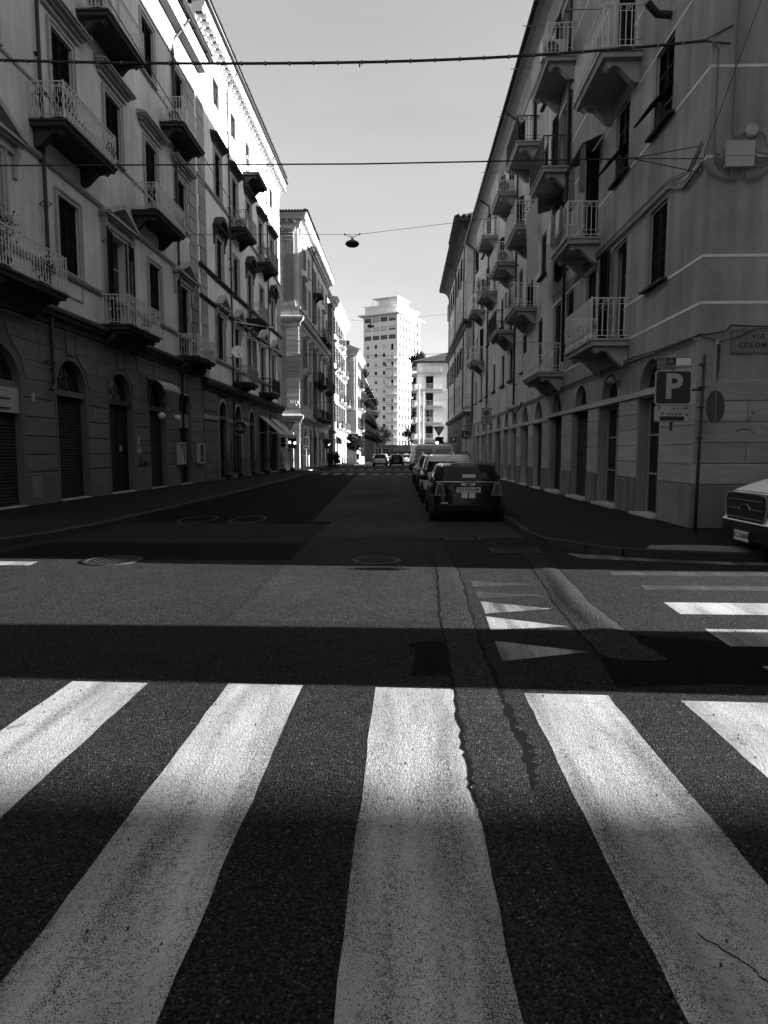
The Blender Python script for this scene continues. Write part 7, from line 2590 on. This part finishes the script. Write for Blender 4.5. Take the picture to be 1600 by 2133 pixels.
VANL = [(.25, .1, .08, .93), (.35, .02, .02, .98), (.5, .0, .0, 1.0), (.52, .0, .0, 1.0), (.8, .05, .0, 1.0), (1.0, .15, .0, 1.0), (1.15, .5, .01, .99)]
VANC = [(1.13, .55, .01, .99), (1.35, .85, .02, .975), (1.6, 1.2, .03, .955), (1.85, 1.55, .05, .93), (1.95, 1.7, .07, .915), (2.03, 1.85, .14, .86), (2.06, 2.2, .4, .7)]
YV = 32.6 + 2.4
o, hl, hw = vehicle('parked_van', (1.5, YV, zg(YV)), 0, 'grey panel van with two blind rear doors, parked with its back to the camera', 'van', None, 4.9, 2.02, VANL, VANC, 'van_grey', .5, .33, 3.1, 9.0, False, 9.0)
for q in (-1, 1):
    pr_ = [(q * .49 + x, 1.42 + z) for x, z in rounded(.74, .68, .1)]
    d_ = put('rear_door', MB().prism([(q * .485 + x, 1.2 + z) for x, z in rounded(.93, 1.5, .08)], -.012, .03, 'y').mesh('rear_door', 'van_grey'), o, (0, -hl + .03, 0))
    put('door_panel', MB().prism(pr_, -.022, -.012, 'y').mesh('door_panel', 'box_grey'), d_)
    sl_ = [(q * .49 + x, 1.42 + z) for x, z in rounded(.79, .73, .12)]
    put('panel_seam', MB().prism(sl_, -.016, -.010, 'y').mesh('panel_seam', 'print_black'), d_)
    light_piece(o, 'taillight', [(q * .93, .8), (q * 1.0, .8), (q * 1.0, 1.25), (q * .94, 1.25)], -hl + .03, 'lens_dark')
    put('hinge', MB().box(q * .97 - .03, q * .97 + .03, -.03, .03, 1.38, 1.46).mesh('hinge', 'car_plastic'), o, (0, -hl + .03, 0))
plate_on(o, 'EK 940LD', 0, -hl - .02, .62)

# white van nosing in from the right, one front corner in view
NV = [(.2, .2, .1, .94), (.3, .03, .03, .99), (.45, .0, .0, 1.0), (.56, .0, .0, 1.0), (.58, .04, .0, .99), (.75, .06, .0, .985), (.92, .09, .0, .98), (1.0, .16, .0, .965), (1.08, .36, .01, .95), (1.18, .68, .01, .94), (1.26, .95, .01, .93)]
NC = [(1.2, .9, .01, .93), (1.5, 1.25, .01, .92), (1.8, 1.6, .01, .9), (2.1, 1.9, .02, .88), (2.2, 2.05, .03, .87), (2.38, 2.4, .06, .83), (2.42, 2.7, .2, .7)]
o, hl, hw = vehicle('parked_van', (5.0 + 2.7, 9.68, .0), PI / 2 + math.radians(0), 'white van nosing in from the right edge beside the corner', 'van', None, 5.4, 2.0, NV, NC, 'car_white', .57, .34, 3.2, 6.5, False, 6.0)
fy = hl
gr = [(x, .76 + z) for x, z in ((-.50, .21), (-.3, .225), (.3, .225), (.50, .21), (.56, .17), (.575, .04), (.54, -.12), (.46, -.21), (.36, -.235), (-.36, -.235), (-.46, -.21), (-.54, -.12), (-.575, .04), (-.56, .17))]
g_ = put('grille', MB().prism(gr, fy - .14, fy - .03, 'y').mesh('grille', 'print_black'), o)
mb = MB()
mb.tube([(x, fy - .03, z) for x, z in gr + gr[:1]], .012, 6)
put('grille_frame', mb.mesh('grille_frame', 'sign_grey'), g_)
for z, gaps in ((.88, False), (.75, True), (.615, False)):
    mb = MB()
    for x0, x1 in (((-.48, -.2), (.2, .48)) if gaps else ((-.46, .46),)):
        mb.prism([(fy - .03, z - .012), (fy - .01, z), (fy - .03, z + .012)], x0, x1, 'x')
    put('grille_bar', mb.mesh('grille_bar', 'sign_back'), g_)
mb = MB()
mb.tube([(.15 * math.cos(2 * PI * k / 20), fy - .015, .76 + .065 * math.sin(2 * PI * k / 20)) for k in range(-1, 12)], .012, 5, cap=False)
put('emblem', mb.mesh('emblem', 'rim_metal'), g_)
for q in (-1, 1):
    vs = []
    for d in (0, .12):
        for x, z, yy in ((.66, .70, .07), (.86, .74, .26), (.88, .93, .29), (.8, .96, .24), (.68, .92, .12)):
            vs.append((q * x, fy - yy - d + .015, z))
    put('headlight', MB().add(vs, [(0, 1, 2, 3, 4), (9, 8, 7, 6, 5)] + [(k, (k + 1) % 5, 5 + (k + 1) % 5, 5 + k) for k in range(5)]).mesh('headlight', 'lens_clear'), o)
plate_on(o, 'ZC 526DE', 0, fy + .008, .36, flip=-1, w_=.4, h_=.14, size=.1)
put('bonnet_seam', MB().tube([(-.8, fy - .17, 1.0), (0, fy - .155, 1.005), (.8, fy - .17, 1.0)], .006, 5).mesh('bonnet_seam', 'print_black'), o)
put('bonnet_vent', MB().prism([(-.75, 1.19), (-.3, 1.21), (-.3, 1.225), (-.75, 1.205)], fy - .78, fy - .62, 'y').mesh('bonnet_vent', 'print_black'), o)
mirrors(o, hw, fy - 1.5, 1.4, 'car_plastic')

# unseen van added out of frame, sized to shade a strip of the crossing
VT = [(.25, .1, .08, .93), (.5, .0, .0, 1.0), (.52, .0, .0, 1.0), (1.0, .15, .0, 1.0), (1.15, .4, .01, .99)]
o, hl, hw = vehicle('parked_van', (8.2, 4.86, 0), PI / 2, 'unseen narrow grey van added at right to shade a strip of the crossing', 'van', None, 4.0, 1.52, [(.22, .1, .08, .93), (.4, .0, .0, 1.0), (.42, .0, .0, 1.0), (.9, .1, .0, 1.0), (1.05, .3, .01, .99)], [(1.0, .35, .01, .99), (1.4, .7, .02, .97), (1.95, 1.0, .03, .95), (2.3, 1.2, .05, .93), (2.45, 1.35, .1, .88), (2.5, 1.6, .3, .7)], 'van_grey', .4, .29, 2.4, 9, False, 9)

# traffic and parked cars far up the street
FARC = 'cars far up the street'
for x, y, rz_, mt_, lb_, wag in ((-3.0, 82, 0, 'car_white', 'white hatchback driving away in the left lane', False), (-3.3, 99, 0, 'car_silver', 'pale car just ahead of the white hatchback', False), (-.95, 84, 0, 'car_black', 'dark estate car driving away in the right lane', True), (.35, 96, PI, 'car_silver', 'pale car on the right beyond the dark estate', False), (1.5, 78, 0, 'car_dark', 'dark car parked under the white delivery van', False)):
    o, hl, hw = vehicle('car', (x, y, zg(y)), rz_, lb_, 'car', FARC, 4.1 if wag else 3.9, 1.76, WAG, CABW, mt_, .46, .32, 2.5)
    for q in (-1, 1):
        light_piece(o, 'taillight', [(q * .66, .75), (q * .82, .75), (q * .8, 1.05), (q * .68, 1.05)], -hl + .04, 'lens_dark')
    plate_on(o, 'CT 308EA', 0, -hl - .006, .66)
    mirrors(o, hw, .7, 1.08, mt_)
    if wag:
        for q in (-1, 1):
            put('roof_rail', MB().tube([(q * .62, -1.7, 1.5), (q * .62, -1.5, 1.58), (q * .62, .2, 1.59)], .022, 5).mesh('roof_rail', 'car_plastic'), o)
o, hl, hw = vehicle('parked_van', (1.55, 62.5, zg(62)), 0, 'white delivery van with a rounded roof beyond the grey van', 'van', None, 5.2, 2.0, NV, NC, 'car_white', .57, .34, 3.2, 5, False, 6.0)
for q in (-1, 1):
    light_piece(o, 'taillight', [(q * .9, .8), (q * .98, .8), (q * .98, 1.3), (q * .92, 1.3)], -hl + .0, 'lens_dark')

# ------------------------------------------------------------------ market gazebo, sandwich board, bicycles
gz = empty('market_gazebo', (-.8, 150, zg(150)), math.radians(10), 'pale market gazebo with a pointed roof at the end of the street', 'gazebo')
mb = MB()
mb.add([(-1.9, -1.9, 2.2), (1.9, -1.9, 2.2), (1.9, 1.9, 2.2), (-1.9, 1.9, 2.2), (0, 0, 3.5)], [(0, 1, 4), (1, 2, 4), (2, 3, 4), (3, 0, 4)])
for a, c in (((-1.9, -1.9), (1.9, -1.9)), ((1.9, -1.9), (1.9, 1.9)), ((1.9, 1.9), (-1.9, 1.9)), ((-1.9, 1.9), (-1.9, -1.9))):
    mb.add([(a[0], a[1], 2.2), (c[0], c[1], 2.2), (c[0], c[1], 1.95), (a[0], a[1], 1.95)], [(0, 1, 2, 3)])
put('canopy', mb.mesh('canopy', 'awning_cloth'), gz)
for x in (-1.85, 1.85):
    for y in (-1.85, 1.85):
        put('leg', MB().box(x - .04, x + .04, y - .04, y + .04, 0, 2.2).mesh('leg', 'iron_mid'), gz)
sb = empty('sandwich_board', (-6.0, 92, zg(92) + .1), math.radians(10), 'white sandwich board standing on the left pavement', 'sandwich board')
for q in (-1, 1):
    put('board', MB().prism([(q * .28, 0), (q * .3, 0), (q * .03, 1.1), (q * .01, 1.1)], -.36, .36, 'x').mesh('board', 'sticker_white'), sb)
    put('print_line', MB().box(-.22, .22, -.235, -.225, .42, .5).mesh('print_line', 'print_grey'), sb) if q < 0 else None


def bicycle(loc, rz, label):
    o = empty('bicycle', loc, rz, label, 'bicycle', 'bicycles against the left wall')
    for y in (-.52, .52):
        mb = MB()
        mb.tube([(0, y + .33 * math.cos(2 * PI * k / 24), .34 + .33 * math.sin(2 * PI * k / 24)) for k in range(25)], .018, 5, cap=False)
        for k in range(8):
            a = PI * k / 8
            mb.tube([(0, y - .32 * math.cos(a), .34 - .32 * math.sin(a)), (0, y + .32 * math.cos(a), .34 + .32 * math.sin(a))], .003, 3)
        put('wheel', mb.mesh('wheel', 'iron_dark'), o)
    mb = MB()
    for p, q in (((0, -.52, .34), (0, -.1, .3)), ((0, -.1, .3), (0, -.22, .85)), ((0, -.22, .8), (0, .36, .78)), ((0, -.1, .3), (0, .38, .72)), ((0, -.52, .34), (0, -.2, .78)), ((0, .36, .9), (0, .52, .34))):
        mb.tube([p, q], .016, 5)
    put('frame', mb.mesh('frame', 'iron_dark'), o)
    put('saddle', MB().prism([(-.34, .86), (-.1, .88), (-.1, .92), (-.34, .94)], -.07, .07, 'x').mesh('saddle', 'print_black'), o)
    put('handlebar', MB().tube([(-.26, .3, 1.0), (-.08, .36, .98), (.08, .36, .98), (.26, .3, 1.0)], .013, 5).mesh('handlebar', 'iron_mid'), o)


bicycle((-7.3, 88.0, zg(88) + .12), math.radians(80), 'bicycle leaning by the sunlit palazzo')
bicycle((-7.4, 76.0, zg(76) + .12), math.radians(70), 'bicycle behind the group of walkers')


# ------------------------------------------------------------------ people on the left pavement
def person(loc, rz, h, label, stride=.16, arm=.08, mat='coat_dark', long_coat=True, bag=False):
    o = empty('person', loc, rz, label, 'person', 'people walking on the left pavement')
    s_ = h / 1.75
    P = {'pel': (0, 0, .95), 'wai': (0, .01, 1.12), 'che': (0, .02, 1.36), 'nek': (0, .02, 1.5), 'hed': (0, .035, 1.58), 'top': (0, .04, 1.72)}
    V, E_, Rr = [], [], []

    def add(p, r, par=None):
        V.append((p[0] * s_, p[1] * s_, p[2] * s_))
        Rr.append(r if isinstance(r, tuple) else (r, r))
        if par is not None:
            E_.append((par, len(V) - 1))
        return len(V) - 1
    pel = add(P['pel'], (.15, .11))
    wai = add(P['wai'], (.14, .1), pel)
    che = add(P['che'], (.165, .11), wai)
    nek = add(P['nek'], (.055, .055), che)
    hed = add(P['hed'], (.075, .085), nek)
    top = add((0, .035, 1.68), (.075, .085), hed)
    for q in (-1, 1):
        f_ = stride * q
        hp = add((q * .09, 0, .88), (.085, .09), pel)
        kn = add((q * .1, f_ * .6 + .03, .5), (.058, .06), hp)
        an = add((q * .1, f_ - (.05 if f_ < 0 else 0), .09), (.038, .04), kn)
        add((q * .11, f_ + .14, .035), (.036, .032), an)
        sh = add((q * .18, .01, 1.42), (.06, .06), che)
        el = add((q * .23, -f_ * .4 * 1 - .02, 1.14), (.045, .045), sh)
        wr_ = add((q * .23, -f_ * .7 + .08, .9), (.032, .032), el)
        add((q * .22, -f_ * .7 + .1, .82), (.03, .02), wr_)
    me = bpy.data.meshes.new('body')
    me.from_pydata(V, E_, [])
    ob = bpy.data.objects.new('body', me)
    COL.objects.link(ob)
    sk = ob.modifiers.new('skin', 'SKIN')
    for i, sv in enumerate(me.skin_vertices[0].data):
        sv.radius = (Rr[i][0] * s_, Rr[i][1] * s_)
        sv.use_root = i == 0
    sd = ob.modifiers.new('sub', 'SUBSURF')
    sd.levels = sd.render_levels = 1
    dg = bpy.context.evaluated_depsgraph_get()
    nm = bpy.data.meshes.new_from_object(ob.evaluated_get(dg))
    bpy.data.objects.remove(ob)
    nm.materials.clear()
    nm.materials.append(M[mat])
    nm.materials.append(M['skin'])
    for p in nm.polygons:
        p.use_smooth = True
        c = p.center
        p.material_index = 1 if c.z > 1.51 * s_ or (abs(c.x) > .17 * s_ and c.z < .87 * s_ and c.z > .7 * s_) else 0
    put('body', nm, o)
    mb = MB()
    mb.smooth = True
    mb.ball((0, .015 * s_, 1.665 * s_), .1 * s_, .115 * s_, .1 * s_, 12, 8)
    put('hair', mb.mesh('hair', 'hair_dark'), o, (0, -.015, .0))
    if long_coat:
        mb = MB()
        mb.smooth = True
        pr_ = [(.17, 1.44), (.2, 1.3), (.18, 1.1), (.2, .9), (.23, .6)]
        n = 16
        vs = [(r * s_ * 1.08 * math.cos(2 * PI * k / n), r * s_ * .78 * math.sin(2 * PI * k / n) + .01, z * s_) for r, z in pr_ for k in range(n)]
        mb.add(vs, [(i * n + k, i * n + (k + 1) % n, (i + 1) * n + (k + 1) % n, (i + 1) * n + k) for i in range(len(pr_) - 1) for k in range(n)])
        put('coat', mb.mesh('coat', mat), o)
    if bag:
        put('bag', MB().box(-.1, .1, -.14, .14, .45, .8).mesh('bag', 'coat_dark'), o, (.32 * s_, .05, 0))
    return o


for x, y, rz_, h, l_, st, lc, bg_ in ((-7.55, 66.5, 2.9, 1.72, 'person in a dark coat facing the camera, left end of the group', .12, True, False), (-7.85, 68.0, 3.3, 1.78, 'person in a dark jacket in the middle of the group', .2, False, False), (-7.3, 69.5, .2, 1.66, 'person in a long coat walking away beside the group', .18, True, True), (-6.95, 67.2, 3.0, 1.74, 'tall dark figure in a long coat nearest the kerb', .2, True, False), (-7.9, 72.5, .1, 1.7, 'person walking away along the shop fronts', .22, False, False), (-6.9, 97.0, 0, 1.72, 'person standing by the sunlit shops', .06, True, False)):
    person((x, y, zg(y) + .12), rz_, h, l_, st, long_coat=lc, bag=bg_)
person((1.0, 73.5, zg(73)), .3, 1.74, 'person in dark clothes beside the parked cars on the right', .1, long_coat=False)
